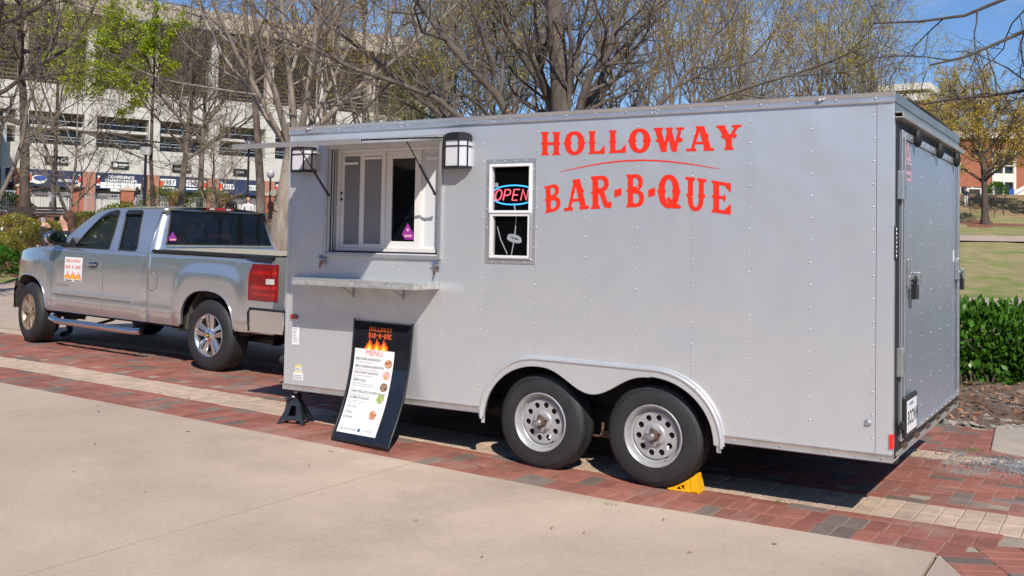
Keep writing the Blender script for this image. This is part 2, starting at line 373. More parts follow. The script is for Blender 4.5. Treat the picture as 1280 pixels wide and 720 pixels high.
for yy, s_, k_ in rows:
    add_row(YE+.005+yy, -14.0+random.random()*.06, 9.3, s_, k_)
    add_row(yy, -.2, 5.2, s_, k_, frame=((cx0, cy0), (dx0, dy0), (.898, .44)))
F0 = YE+.005+BL*4+BW*2; F1 = 2.305
# field: herringbone (two bricks per L, stepped)
def herring(xa, xb, ya, yb, skip=None):
    a = BW; ni = int((xb-xa)/a)+6; nj = int((yb-ya)/a)+2
    used = {}
    for j in range(-4, nj+1):
        for i in range(-6, ni):
            k = (i - j) % 4
            if k == 0: cx, cy, r = xa+(i+1)*a*1.0, ya+(j+.5)*a, 0        # covers i,i+1
            elif k == 3: cx, cy, r = xa+(i+.5)*a, ya+(j+1)*a, PI/2       # covers j,j+1
            else: continue
            hx, hy = (a, a/2) if r == 0 else (a/2, a)
            if cx-hx < xa-.001 or cx+hx > xb or cy-hy < ya-.02 or cy+hy > yb+.03: continue
            if skip and skip(cx, cy): continue
            bricks.append((cx, cy, r, rc(), .95))
def inband(cx, cy):
    rx, ry = cx-cx0, cy-cy0; d = rx*.898+ry*.44; return (d < BL*4+BW*2+.12 and ry-rx*1.6 < -.0 and cy < 1.0) or (cx > 5.118 and False)
herring(-9.5, 2.2, F0, F1); herring(2.2, 9.3, F0, F1)
add_row(F1+BL/2, -12.0, 9.3, True, 2)
herring(2.2, 9.3, F1+BL+.002, 3.98)
def brick_shape(L_, W_, c=.0045, d=.05):
    l, w_ = L_/2-J/2, W_/2-J/2; vs = []
    for (z, k) in ((0, c), (-c*.8, 0), (-d, 0)): vs += [(-l+k, -w_+k, z), (l-k, -w_+k, z), (l-k, w_-k, z), (-l+k, w_-k, z)]
    fs = [(0, 1, 2, 3)] + [(r*4+(i+1) % 4, r*4+i, (r+1)*4+i, (r+1)*4+(i+1) % 4) for r in (0, 1) for i in range(4)]
    return vs, fs
sv, sf = brick_shape(BL, BW); sv2, sf2 = brick_shape(BW*2, BW)
bm3 = [M['brick_red'], M['brick_dark'], M['brick_cream']]
protos = {}
def proj(x, y, z):
    d = Vector((x, y, z))-CAM; f_ = d.dot(c_f)
    return (640+1266.4*d.dot(c_r)/f_, 259.6-1266.4*d.dot(c_u)/f_, f_) if f_ > .3 else (-1e4, 0, 1e4)
ranked = []
for n, bk in enumerate(bricks):
    x, y = bk[0], bk[1]; px, py, f_ = proj(x, y, g(x))
    vis = 0 < px < 1280 and 0 < py < 720
    if vis and .55 < y < 2.4 and -.2 < x < 4.5: vis = False      # under the trailer
    ranked.append((f_ if vis else 1e5+f_, n))
ranked.sort(); single = set(n for _, n in ranked[:300])
st = MB()
for n, bk in enumerate(bricks):
    x, y, r, k = bk[:4]; fld = len(bk) > 4
    dz = random.uniform(-.0025, .002); tl = (random.gauss(0, .006), random.gauss(0, .006)); rr = r+random.gauss(0, .006)
    slope = math.atan2(g(x+.1)-g(x-.1), .2)
    Mx = Matrix.Translation((x, y, g(x)+dz)) @ Matrix.Rotation(-slope, 4, 'Y') @ Matrix.Rotation(rr, 4, 'Z') @ Matrix.Rotation(tl[0], 4, 'X') @ Matrix.Rotation(tl[1], 4, 'Y')
    if n in single:
        key = (k, fld)
        if key not in protos: t_ = MB(); t_.add(*( (sv2, sf2) if fld else (sv, sf))); protos[key] = t_.mesh('brick', bm3[k])
        o = bpy.data.objects.new('brick', protos[key]); COL.objects.link(o); o.parent = bp; o.matrix_local = Mx
    else:
        st.add([Mx @ Vector(v) for v in (sv2 if fld else sv)], sf2 if fld else sf, k)
st.build('paving_bricks', bm3, bp, kind='stuff')

# ---- dirt strip, gravel, old concrete pad at the right
def fbm(x, y): return .5*math.sin(x*3.1+1.3*math.sin(y*2.3))+.3*math.sin(x*7.7+y*5.1)+.2*math.sin(y*13.1-x*9.7)
b = MB(); b.grid(130, 130, lambda u, v: (1.5+9*u, 3.93+8.5*v, -.025+.035*sm(0, .25, 8.5*v)*(1+1.1*fbm(1.5+9*u, 3.93+8.5*v))+.08*sm(2, 6, 8.5*v)))
b.build('dirt_bed', M['dirt'], smooth=180, kind='structure')
b = MB(); P = [(5.03, 2.85), (4.93, 4.2), (4.99, 5.02), (5.3, 5.3), (9.3, 5.5), (9.3, 2.75), (6, 2.72), (5.3, 2.70)]
b.add([(x, y, .016) for x, y in P]+[(x, y, -.05) for x, y in P], [tuple(range(7, -1, -1))]+[(i, (i+1) % 8, 8+(i+1) % 8, 8+i) for i in range(8)])
b.build('concrete_pad', M['concrete_old'], fix=True, bevel=.012, kind='structure')
def rock(b, x, y, z, s, mi=0):
    a = Matrix.Rotation(random.uniform(0, 6.28), 3, 'Z') @ Matrix.Rotation(random.uniform(-.4, .4), 3, 'X')
    vs = []
    for v in ((1,0,0),(-1,0,0),(0,1,0),(0,-1,0),(0,0,1),(.5,.6,.6),(-.6,.4,.5),(-.3,-.7,.5),(.6,-.5,.45)):
        q = Vector(v)*random.uniform(.75, 1.15); q.z *= .55; q = a @ q; vs.append((x+q.x*s, y+q.y*s*.8, z+q.z*s))
    b.add(vs, [(4,5,6),(4,6,7),(4,7,8),(4,8,5),(0,2,5),(2,1,6),(2,6,5),(1,3,7),(1,7,6),(3,0,8),(3,8,7),(0,5,8)], mi)
M['stone'] = mat('grey_stones', (.21, .18, .155), .9, var=.2, vscale=20, island=.45)
M['stone_blue'] = mat('blue_gravel', (.17, .18, .20), .85, island=.45)
M['leaf_dead'] = mat('dead_leaves', (.28, .13, .07), .85, island=.5)
b = MB()
for i in range(2600):
    x = random.uniform(3.6, 6.6); y = 4.0+abs(random.gauss(0, .35)) if random.random() < .25 else random.uniform(4.1, 8.5)
    rock(b, x, y, .0+.015*sm(2, 6, y-3.93), random.uniform(.012, .05) if random.random() < .93 else random.uniform(.05, .085))
b.build('loose_stones', M['stone'], kind='stuff')
b = MB()
for i in range(2600):
    r = abs(random.gauss(0, .30)); a = random.uniform(0, 6.28); x = 5.42+r*1.3*math.cos(a); y = 2.32+r*.85*math.sin(a)
    rock(b, x, y, .002, random.uniform(.004, .013), 0)
b.build('spilled_gravel', M['stone_blue'], kind='stuff')
def leafq(b, x, y, z, s, mi=0, up=.3):
    a = random.uniform(0, 6.28); e = Matrix.Rotation(a, 3, 'Z') @ Matrix.Rotation(random.gauss(0, up), 3, 'X') @ Matrix.Rotation(random.gauss(0, up), 3, 'Y')
    vs = [e @ Vector(v)*s for v in ((-1, 0, 0), (0, -.38, .12), (1.05, 0, 0), (0, .38, .12))]
    b.add([(x+v.x, y+v.y, z+v.z) for v in vs], [(0, 1, 2), (0, 2, 3)], mi)
b = MB()
for i in range(900):
    x = random.uniform(3.8, 6.4); y = random.uniform(4.1, 8.2); leafq(b, x, y, .05, random.uniform(.02, .055))
for i in range(45):
    x = random.uniform(-6, 5); y = random.uniform(-2.5, .5); leafq(b, x, y, g(x)+.008, random.uniform(.008, .028))
b.build('fallen_leaves', M['leaf_dead'], kind='stuff')
b = MB()
for i in range(22):
    x = random.uniform(-7, 5); y = random.uniform(-4.2, -.5); r_ = random.uniform(.006, .02); n_ = 9
    b.add([(x+r_*random.uniform(.7, 1.2)*math.cos(2*PI*k/n_), y+r_*random.uniform(.7, 1.2)*math.sin(2*PI*k/n_), g(x)+.0035) for k in range(n_)], [tuple(range(n_))])
b.build('gum_spots', mat('gum_dark', (.24, .19, .155), .8), kind='stuff')
M['grass_blade'] = mat('weed_green', (.12, .20, .03), .7, island=.4)
b = MB()
for cx, cy, n in [(2.28, -.19, 14), (4.91, 2.77, 45), (2.62, -.1, 8), (3.25, -.52, 12), (4.1, .18, 14), (3.85, .43, 10)]:
    for i in range(n):
        x = cx+random.gauss(0, .03); y = cy+random.gauss(0, .02); h = random.uniform(.01, .035); t_ = random.uniform(-.02, .02)
        b.add([(x-.002, y, g(x)), (x+.002, y, g(x)), (x+t_, y+t_, g(x)+h)], [(0, 1, 2)])
b.build('weeds', M['grass_blade'], kind='stuff')

# ================================================================ trailer
TL, TW, TB, TT = 4.814, 2.637, .367, 2.546
T = empty('food_trailer', (0, 0, 0), label='silver enclosed barbecue trailer with red lettering and open serving window', cat='trailer')
AX1, AX2, AZ = 2.422, 3.286, .345
def z_in(x):
    def c_(cx, rx, x): 
        d = abs(x-cx)/rx; return AZ+.402*math.sqrt(1-d*d) if d < 1 else 0
    if x <= AX1: return c_(AX1, .437, x)
    if x >= AX2: return c_(AX2, .447, x)
    t = (x-AX1)/(AX2-AX1); s_ = math.sin(PI*t)
    return AZ+.402-.152*s_**2.6-.006*t
def z_out(x):
    if x < AX1: d = (AX1-x)/.485; return AZ+.470*math.sqrt(max(0, 1-d**2.2))
    if x > AX2: d = (x-AX2)/.515; return AZ+.462*math.sqrt(max(0, 1-d**2.2))
    return AZ+.470-.008*(x-AX1)/(AX2-AX1)
holes = [(.432, 1.546, 1.505, 2.358), (1.998, 2.350, 1.503, 2.182)]
def side_panel(xa, xb):
    br = {xa, xb}
    for h in holes: br |= {x for x in h[:2] if xa < x < xb}
    br |= {x for x in np.linspace(1.955, 3.775, 66) if xa < x < xb}
    br = sorted(br); b = MB()
    for a, c in zip(br[:-1], br[1:]):
        m_ = (a+c)/2; za = zc = .40
        if 1.95 < m_ < 3.78: za, zc = [max(.30, .5*z_in(t)+.5*z_out(t)) for t in (a, c)]
        lo = (za, zc); hs = [h for h in holes if h[0] < m_ < h[1]]
        segs = [(lo, (2.50, 2.50))] if not hs else [(lo, (hs[0][2],)*2), ((hs[0][3],)*2, (2.50, 2.50))]
        for (l0, l1), (h0, h1) in segs: b.add([(a, 0, l0), (c, 0, l1), (c, 0, h1), (a, 0, h0)], [(0, 1, 2, 3)])
    return b.build('side_panel', M['skin_panel'], T)
ed = [.028, 1.17, 2.39, 3.562, 4.716]
for a, c in zip(ed[:-1], ed[1:]): side_panel(a+.0005, c-.0005)
b = MB(); b.box((.0, .002, .40), (TL, .004, .41)); 
# seam strips behind the panel joints, corner caps
for x, z0, z1 in ((1.17, .42, 1.50), (1.17, 2.36, 2.49), (2.39, .80, 2.49), (3.562, .80, 2.49)):
    b = MB(); b.box((x-.01, .0015, z0), (x+.01, .006, z1)); b.build('seam_backing', M['skin_panel'], T)
b = MB(); b.box((4.7175, -.0025, .41), (TL, .03, 2.49)); b.build('corner_cap', M['skin_panel'], T, bevel=.002)
b = MB(); b.box((-.006, -.004, .41), (.026, .05, 2.49)); b.build('corner_cap', M['skin_panel'], T, bevel=.004)
# other walls, roof, floor
b = MB(); b.box((0, TW-.03, .40), (TL-.01, TW, 2.49)); b.build('far_wall', M['skin_panel'], T)
b = MB(); b.box((0, .006, .40), (.03, TW-.031, 2.49)); b.build('front_wall', M['skin_panel'], T)
b = MB(); b.grid(24, 12, lambda u, v: (u*TL, .005+v*(TW-.01), 2.543+.03*math.sin(PI*v))); b.build('roof', M['trim'], T, smooth=180)
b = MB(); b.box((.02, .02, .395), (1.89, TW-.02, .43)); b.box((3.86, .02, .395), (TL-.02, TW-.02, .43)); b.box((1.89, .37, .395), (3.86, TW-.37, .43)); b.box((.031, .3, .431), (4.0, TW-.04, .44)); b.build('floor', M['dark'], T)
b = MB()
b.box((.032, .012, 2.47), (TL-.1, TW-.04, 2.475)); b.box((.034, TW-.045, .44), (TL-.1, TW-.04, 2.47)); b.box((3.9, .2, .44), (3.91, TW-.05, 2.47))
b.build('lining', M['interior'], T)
# trims
def trim_bar(z0, z1, name, m_, out, xa=-.008, xb=TL):
    b = MB(); prof = [(-out, z0), (-out-.004, z0+.006), (-out, z0+.012), (-out, z1-.012), (-out-.005, z1-.006), (-out, z1), (.02, z1), (.02, z0)]
    b.prism([(y, z) for y, z in prof], xa, xb, 'x'); 
    return b.build(name, m_, T, fix=True, smooth=40)
trim_bar(2.483, TT, 'top_rail', M['trim'], .012); trim_bar(TB, .420, 'bottom_rail', M['trim_dirty'], .010, -.008, 1.950); trim_bar(TB, .420, 'bottom_rail', M['trim_dirty'], .010, 3.80, TL)
b = MB(); b.box((-.006, -.014, .37), (.004, TW, .42)); b.build('front_rail', M['trim_dirty'], T); b = MB(); b.box((-.006, -.014, 2.483), (.0, TW, 2.546)); b.build('front_rail', M['trim_dirty'], T)
b = MB(); b.lathe([(.0, -.012), (.006, -.01), (.012, .0)], 10, 'y')
# screws
scr = MB()
def screw(p, ax='y', r=.0056):
    M_ = {'y': Matrix.Rotation(R(90), 3, 'X'), 'x': Matrix.Rotation(R(90), 3, 'Y')}[ax]
    scr.blob(p, (r, r, r*.6), 6, 4, 0, M_)
cols = [.052, .44-.03, .80, 1.15, 1.19, 1.60, 1.965, 2.372, 2.41, 2.78, 3.17, 3.545, 3.58, 3.94, 4.33, 4.695, 4.735]
cols = [.052, .385, .78, 1.17, 1.585, 1.93, 2.39, 2.78, 3.17, 3.562, 3.945, 4.33, 4.70]
for i, x in enumerate(cols):
    z = .50+.07*(i % 2)
    while z < 2.46:
        bad = (x > .34 and x < 1.57 and 1.44 < z < 2.43) or (1.9 < x < 3.82 and z < z_out(x)+.03) or (x in (1.93,) and 1.40 < z < 2.25 and False)
        bad = bad or (1.58 < x < 1.84 and 2.14 < z < 2.44) or (x < .3 and x > .055 and z < 1.0)
        if not bad: screw((x+random.gauss(0, .002), -.001, z))
        z += .1365
for x in np.arange(.07, 4.8, .232): screw((x, -.017, 2.512))
for x in (1.16, 1.175, 3.27, 3.30, 2.0, 2.03): screw((x, -.017, 2.500)); screw((x, -.017, 2.525))
for x in list(np.arange(.05, 1.93, .30))+list(np.arange(3.86, 4.8, .30)): screw((x, -.015, .393)); 
screw((.05, -.015, .38)); screw((.05, -.015, .405))
# ---------------- lettering (contoured from drawn letter shapes)
def glyph(ch):
    W, Hh, ss = 96, 128, 1
    X, Y = np.meshgrid((np.arange(W)+.5)/W, (np.arange(Hh)+.5)/Hh)
    def rect(a, b_, c, d): return (X >= a) & (X <= b_) & (Y >= c) & (Y <= d)
    def dia(cx, cy, rx, ry): return abs(X-cx)/rx+abs(Y-cy)/ry < 1
    def seg(x0, y0, x1, y1, t0, t1=None):
        t1 = t1 or t0; dx, dy = x1-x0, y1-y0; k = np.clip(((X-x0)*dx+(Y-y0)*dy)/(dx*dx+dy*dy), 0, 1)
        kk = ((X-x0)*dx+(Y-y0)*dy)/(dx*dx+dy*dy)
        return (abs((Y-y0)*dx-(X-x0)*dy)/math.hypot(dx, dy)*(abs(dy)/math.hypot(dx, dy) if abs(dy) > abs(dx) else 1)**0 < (t0+(t1-t0)*k)/2) & (kk >= 0) & (kk <= 1)
    def stem(cx, t=.26, y0=0, y1=1, sl=.10, sp=True, sw=1.62, top=True, bot=True):
        m_ = rect(cx-t/2, cx+t/2, y0, y1)
        fl = lambda yy: (t/2)*(1+(sw-1)*np.clip(1-abs(Y-yy)/sl, 0, 1)**.6)
        if bot: m_ |= (abs(X-cx) < fl(y0)) & (Y < y0+sl) & (Y >= y0)
        if top: m_ |= (abs(X-cx) < fl(y1)) & (Y > y1-sl) & (Y <= y1)
        if sp: m_ |= dia(cx, .5, t/2+.09, .13)
        return m_
    def ell(cx, cy, a, b_): return ((abs(X-cx)/a)**2.2+(abs(Y-cy)/b_)**2.2) < 1
    if ch == 'H': m_ = stem(.225) | stem(.775) | rect(.2, .8, .44, .56)
    elif ch in 'OQ':
        m_ = (ell(.5, .5, .44, .5) & ~(ell(.5, .5, .17, .36))) | (dia(.145, .5, .145, .14)) | dia(.855, .5, .145, .14) | dia(.30, .5, .08, .12) | dia(.70, .5, .08, .12)
        if ch == 'Q': m_ = m_ | seg(.50, .24, .80, -.02, .14, .16) | (ell(.83, .03, .17, .1) & (X > .6)) | dia(.5, .25, .12, .1)
    elif ch == 'L': m_ = stem(.27, .28) | rect(.2, .84, 0, .12) | ((X > .62) & (X < .97) & (Y < .36*(X-.55)/.40) & (Y > 0))
    elif ch == 'W': m_ = seg(.12, 1, .34, 0, .20) | seg(.34, 0, .50, .9, .11) | seg(.50, .9, .68, 0, .18) | seg(.68, 0, .88, 1, .11) | rect(0, .30, .90, 1) | rect(.74, 1, .90, 1) | rect(.40, .62, .90, 1) | dia(.16, .48, .12, .12) | dia(.86, .48, .12, .12) | rect(.28, .44, 0, .10) | rect(.62, .76, 0, .10)
    elif ch == 'A': m_ = seg(.53, 1, .80, 0, .22) | seg(.47, 1, .20, 0, .12) | rect(.28, .75, .27, .37) | rect(.0, .36, 0, .10) | rect(.62, 1, 0, .10) | rect(.34, .66, .90, 1) | dia(.36, .60, .09, .12)|dia(.73, .60, .09, .12)
    elif ch == 'Y': m_ = stem(.5, .26, 0, .48, sp=False, top=False) | seg(.5, .40, .17, 1, .24) | seg(.5, .42, .87, 1, .13) | rect(.0, .38, .91, 1) | ((X > .62) & (Y > .90-.0) & (Y < 1)) | dia(.30, .56, .12, .12) | dia(.72, .56, .12, .12)
    elif ch in 'BR':
        m_ = stem(.26, .28, sl=.1)
        up = ell(.52, .755, .36, .245) & (X > .3); m_ |= (up & ~(ell(.48, .755, .18, .135) & (X > .38)))
        if ch == 'B': lo = ell(.54, .265, .40, .265) & (X > .3); m_ |= (lo & ~(ell(.50, .265, .20, .155) & (X > .38)))
        else: m_ |= seg(.52, .55, .76, .06, .22, .2) | (ell(.86, .09, .14, .09)) | rect(.3, .55, .48, .58) | ((X > .9) & (X < .98) & (Y > .06) & (Y < .2))
        m_ |= rect(.1, .45, 0, .1) | rect(.1, .45, .9, 1)
    elif ch == 'U':
        m_ = ((ell(.5, .36, .38, .36) & ~(ell(.5, .36, .14, .24))) & (Y < .36)) | rect(.12, .36, .34, 1) | rect(.64, .88, .34, 1) | rect(.0, .46, .91, 1) | rect(.56, .98, .91, 1) | dia(.22, .46, .2, .13) | dia(.78, .46, .2, .13)
    elif ch == 'E': m_ = stem(.26, .30) | rect(.2, .86, 0, .11) | rect(.2, .86, .89, 1) | rect(.3, .66, .45, .55) | dia(.66, .5, .07, .17) | ((X > .60) & (X < .98) & (Y < .34*(X-.5)/.46) & (Y >= 0)) | ((X > .60) & (X < .98) & (1-Y < .30*(X-.5)/.46) & (Y <= 1))
    elif ch == '-': m_ = (Y < 1-.35*(1-X)) & (Y > .35*(1-X)*0+.0+.35*(1-X)*0) & (Y > .30*(X*0)) & (Y > .0+.3*(1-X)*0)
    f = m_.astype(float); f = np.pad(f, 2)
    for _ in range(2):
        f = (f+np.roll(f, 1, 0)+np.roll(f, -1, 0)+np.roll(f, 1, 1)+np.roll(f, -1, 1))/5
    return f, W, Hh
def march(f):
    f = f[::2, ::2]; h, w_ = f.shape; vs = []; vi = {}; fs = []
    def V(key, p):
        if key not in vi: vi[key] = len(vs); vs.append(p)
        return vi[key]
    for j in range(h-1):
        for i in range(w_-1):
            q = (f[j, i], f[j, i+1], f[j+1, i+1], f[j+1, i]); s_ = [t > .5 for t in q]
            if not any(s_): continue
            P = ((i, j), (i+1, j), (i+1, j+1), (i, j+1)); poly = []
            for k in range(4):
                a, b_ = P[k], P[(k+1) % 4]
                if s_[k]: poly.append(V(a, a))
                if s_[k] != s_[(k+1) % 4]:
                    t = (.5-q[k])/(q[(k+1) % 4]-q[k]); e = (min(a, b_), max(a, b_)); poly.append(V(e, (a[0]+(b_[0]-a[0])*t, a[1]+(b_[1]-a[1])*t)))
            if len(poly) > 2: fs.append(tuple(poly))
    return vs, fs
LET = [('H',[(2.410,2.407),(2.580,2.400),(2.580,2.238),(2.413,2.240)]),('O',[(2.595,2.404),(2.775,2.399),(2.778,2.234),(2.601,2.234)]),
('L',[(2.787,2.397),(2.924,2.394),(2.927,2.237),(2.790,2.238)]),('L',[(2.944,2.396),(3.084,2.393),(3.086,2.239),(2.947,2.239)]),
('O',[(3.091,2.402),(3.269,2.397),(3.271,2.233),(3.097,2.234)]),('W',[(3.285,2.399),(3.500,2.393),(3.503,2.234),(3.287,2.236)]),
('A',[(3.514,2.398),(3.706,2.393),(3.708,2.232),(3.516,2.234)]),('Y',[(3.720,2.394),(3.887,2.393),(3.889,2.234),(3.722,2.234)]),
('B',[(2.444,2.015),(2.584,2.044),(2.595,1.855),(2.454,1.823)]),('A',[(2.611,2.056),(2.801,2.073),(2.808,1.859),(2.612,1.841)]),
('R',[(2.811,2.081),(2.975,2.090),(2.983,1.863),(2.815,1.855)]),('-',[(2.999,1.984),(3.053,2.000),(3.053,1.950),(3.000,1.934)]),
('B',[(3.080,2.091),(3.227,2.090),(3.230,1.869),(3.083,1.867)]),('-',[(3.250,1.984),(3.301,2.000),(3.301,1.948),(3.251,1.932)]),
('Q',[(3.311,2.086),(3.481,2.080),(3.484,1.858),(3.314,1.862)]),('U',[(3.512,2.069),(3.660,2.048),(3.656,1.839),(3.515,1.844)]),
('E',[(3.688,2.042),(3.824,2.018),(3.827,1.818),(3.690,1.835)])]
gcache = {}
letter_store = {}
for ch, (tl, tr, br_, bl) in LET:
    b = MB()
    if ch == '-':
        b.add([(p[0], -.0022, p[1]) for p in (bl, br_, tr, tl)], [(0, 1, 2, 3)]); b.build('letter', M['red'], T); continue
    if ch not in gcache: gcache[ch] = march(glyph(ch)[0])
    vs, fs = gcache[ch]; out = []
    for (i, j) in vs:
        u = (i*2-2+.5)/96; v = (j*2-2+.5)/128
        x = (bl[0]*(1-u)+br_[0]*u)*(1-v)+(tl[0]*(1-u)+tr[0]*u)*v; z = (bl[1]*(1-u)+br_[1]*u)*(1-v)+(tl[1]*(1-u)+tr[1]*u)*v
        out.append((x, -.0022, z))
    b.add(out, fs); b.build('letter', M['red'], T)
b = MB(); n = 40; vs = []
for i in range(n+1):
    t = i/n; x = 2.568+1.19*t; z = 2.118+.070*math.sin(PI*t)-.008*t; th = .0008+.0042*math.sin(PI*t)**.7
    vs += [(x, -.0022, z-th), (x, -.0022, z+th)]
b.add(vs, [(2*i, 2*i+2, 2*i+3, 2*i+1) for i in range(n)]); b.build('swoosh_line', M['red'], T)
# ---------------- wheel arch flare
xi = list(np.linspace(1.957, 3.778, 120)); outer = [(x, z_out(x)) for x in np.linspace(1.940, 3.797, 120)]
inner = [(x, z_in(x)) for x in np.linspace(1.989, 3.729, 120) if z_in(x) > .35]
poly = [(1.945, .348)]+[p for p in outer if p[1] > .36]+[(3.80, .348), (3.738, .348)]+inner[::-1]+[(1.982, .348)]
o = cut_sheet([poly], M['skin_panel'], 'wheel_arch_flare', T, depth=.007, bevel=.003, res=1)
o.rotation_euler = (PI/2, 0, 0); o.location = (0, -.007, 0)
b = MB(); op = [(1.945, .348)]+[p for p in outer if p[1] > .36]+[(3.80, .348)]
b.tube([(x+(.018 if x < AX1 else -.018 if x > AX2 else 0)*min(1, abs(x-(AX1 if x < AX1 else AX2))/.3), -.016, z-.016) for x, z in op], .012, 8); b.build('flare_bead', M['skin_panel'], T, smooth=60)
b = MB(); ip = [(1.986, .348)]+inner+[(3.734, .348)]; b.tube([(x, -.012, z) for x, z in ip], .0055, 6); b.build('flare_lip', M['trim'], T, smooth=60)
for i in range(9, len(outer)-5, 14): screw((outer[i][0], -.028, outer[i][1]-.016))
b = MB(); b.box((1.9, .34, .36), (3.85, .36, .95)); b.box((1.9, .01, .86), (3.85, .36, .875)); b.box((1.89, .02, .37), (1.90, .36, .86)); b.box((3.85, .02, .37), (3.86, .36, .86)); b.build('wheel_well', M['dark'], T)
# ---------------- chassis
b = MB()
for y in (.42, TW-.42): b.box((-.0, y-.03, .29), (TL-.05, y+.03, .394))
for x in np.arange(.2, 4.8, .6): b.box((x-.02, .10 if not 1.85 < x < 3.9 else .4, .33), (x+.02, TW-.1 if not 1.85 < x < 3.9 else TW-.4, .393))
for c in (AX1, AX2): b.tube([(c, .2, AZ-.01), (c, TW-.2, AZ-.01)], .04, 8)
b.box((2.78, .36, .28), (2.93, .46, .40)); b.box((-.9, TW/2-.05, .30), (0.2, TW/2+.05, .385))
b.tube([(-.9, TW/2, .34), (-1.3, TW/2, .40)], .05, 8); b.tube([(.1, .5, .34), (-1.0, TW/2, .35)], .035, 6); b.tube([(.1, TW-.5, .34), (-1.0, TW/2, .35)], .035, 6)
b.build('chassis', M['dark'], T)
b = MB(); 
for s_ in (-1, 1):
    b.tube([(2.854+s_*.03, .235, .36), (2.854+s_*.03, .235, .27)], .012, 8)
b.box((2.82, .22, .29), (2.89, .25, .305)); b.tube([(2.81, .235, .275), (2.90, .235, .275)], .017, 8); b.tube([(2.62, .235, .262), (3.09, .235, .262)], .008, 6)
b.build('spring_shackle', M['rust'], T, smooth=50)
# ---------------- wheels
def trailer_wheel(cx, face=.045, steer=0):
    wd = empty('wheel', (cx, face, AZ), parent=T)
    b = MB(); r = .345; W_ = .205
    prof = [(.192, .012), (.200, .004), (.215, .001), (.262, -.004), (.300, .001), (.322, .009), (.336, .022), (.343, .040)]
    prof += [(.345, .06), (.345, .085), (.338, .087), (.338, .093), (.345, .095), (.345, .115), (.338, .117), (.338, .123), (.345, .125), (.345, .15), (.343, .168)]
    prof += [(.333, .188), (.30, .205), (.215, .205), (.192, .19), (.19, .1)]
    b.lathe([(a, c) for a, c in prof], 72, 'y'); tyre = b.build('tyre', M['tyre'], wd, smooth=35)
    b = MB()       # tread sipes and raised rings
    for i in range(72):
        a = 2*PI*i/72
        for (y0, y1, da) in ((.024, .052, .0), (.150, .178, .04)):
            Mx = Matrix.Rotation(-(a+da), 4, 'Y'); b.box((.3405, y0, -.0016), (.3462, y1, .0016), 0, Mx)
    b.build('tread_sipe', M['black'], wd, kind='stuff')
    b = MB(); 
    b.lathe([(.306, -.0015), (.309, -.0005+.002), (.306, .004)], 60, 'y'); b.lathe([(.225, -.0022), (.229, -.0032), (.233, -.0022)], 60, 'y'); b.build('sidewall_ring', M['tyre'], wd, smooth=60)
    b = MB()
    b.lathe([(.192, .014), (.2075, .004), (.2085, -.004), (.203, -.007), (.197, -.003), (.192, .006), (.186, .011), (.182, .030), (.179, .045), (.172, .052), (.166, .056)], 60, 'y')
    b.lathe([(.166, .056), (.1655, .054), (.160, .047), (.154, .0455)], 60, 'y')
    b.lathe([(.079, .040), (.074, .030), (.066, .026), (.040, .026), (.038, .050)], 48, 'y')
    b.build('rim', M['rim'], wd, smooth=40)
    loops = [circ(0, 0, .1545, 60), circ(0, 0, .0785, 48, rev=True)]+[circ(.119*math.cos(2*PI*i/10+.1), .119*math.sin(2*PI*i/10+.1),   .0215, 18, rev=True) for i in range(10)]
    o = cut_sheet(loops, M['rim'], 'rim_disc', wd, depth=.002, bevel=.0015); o.rotation_euler = (PI/2, 0, 0); o.location = (0, .0435, 0)
    b = MB(); b.lathe([(.0, .062), (.165, .062), (.165, .085)], 32, 'y'); b.build('brake_drum', M['dark'], wd)
    b = MB(); b.lathe([(.0, -.034), (.020, -.034), (.0235, -.031), (.0235, -.018), (.030, -.017), (.032, -.012), (.032, .02), (.040, .024), (.041, .03)], 28, 'y'); b.build('hub', M['rust'], wd, smooth=40)
    b = MB(); b.lathe([(.0, -.037), (.016, -.037), (.019, -.034), (.022, -.034), (.0245, -.028), (.0245, -.02)], 24, 'y'); b.build('grease_cap', M['steel'], wd, smooth=40)
    for i in range(5):
        a = 2*PI*i/5+.5; x, z = .057*math.cos(a), .057*math.sin(a)
        b = MB(); b.lathe([(.0, .0), (.007, .001), (.010, .006), (.0115, .012), (.0115, .026), (.015, .030)], 6, 'y', (x, 0, z)); b.build('lug_nut', M['steel'], wd, smooth=50)
    b = MB(); b.tube([(.16*math.cos(-.9), .02, .16*math.sin(-.9)), (.165*math.cos(-.95), .0, .165*math.sin(-.95))], .005, 6); b.build('valve', M['black'], wd)
    b = MB(); b.box((.085, .0395, -.088), (.10, .041, -.058)); b.build('rim_label', M['white'], wd, rot=None)
    return wd
w1 = trailer_wheel(AX2); w2 = copy_tree(w1, T); w2.location = (AX1, .045, AZ); 
for k_ in kids(w2):
    if k_.name.startswith('rim_label'): k_.rotation_euler = (0, .35, 0)
w3 = copy_tree(w1, T); w3.location = (AX1, TW-.045, AZ); w3.rotation_euler = (0, 0, PI)
w4 = copy_tree(w1, T); w4.location = (AX2, TW-.045, AZ); w4.rotation_euler = (0, 0, PI)

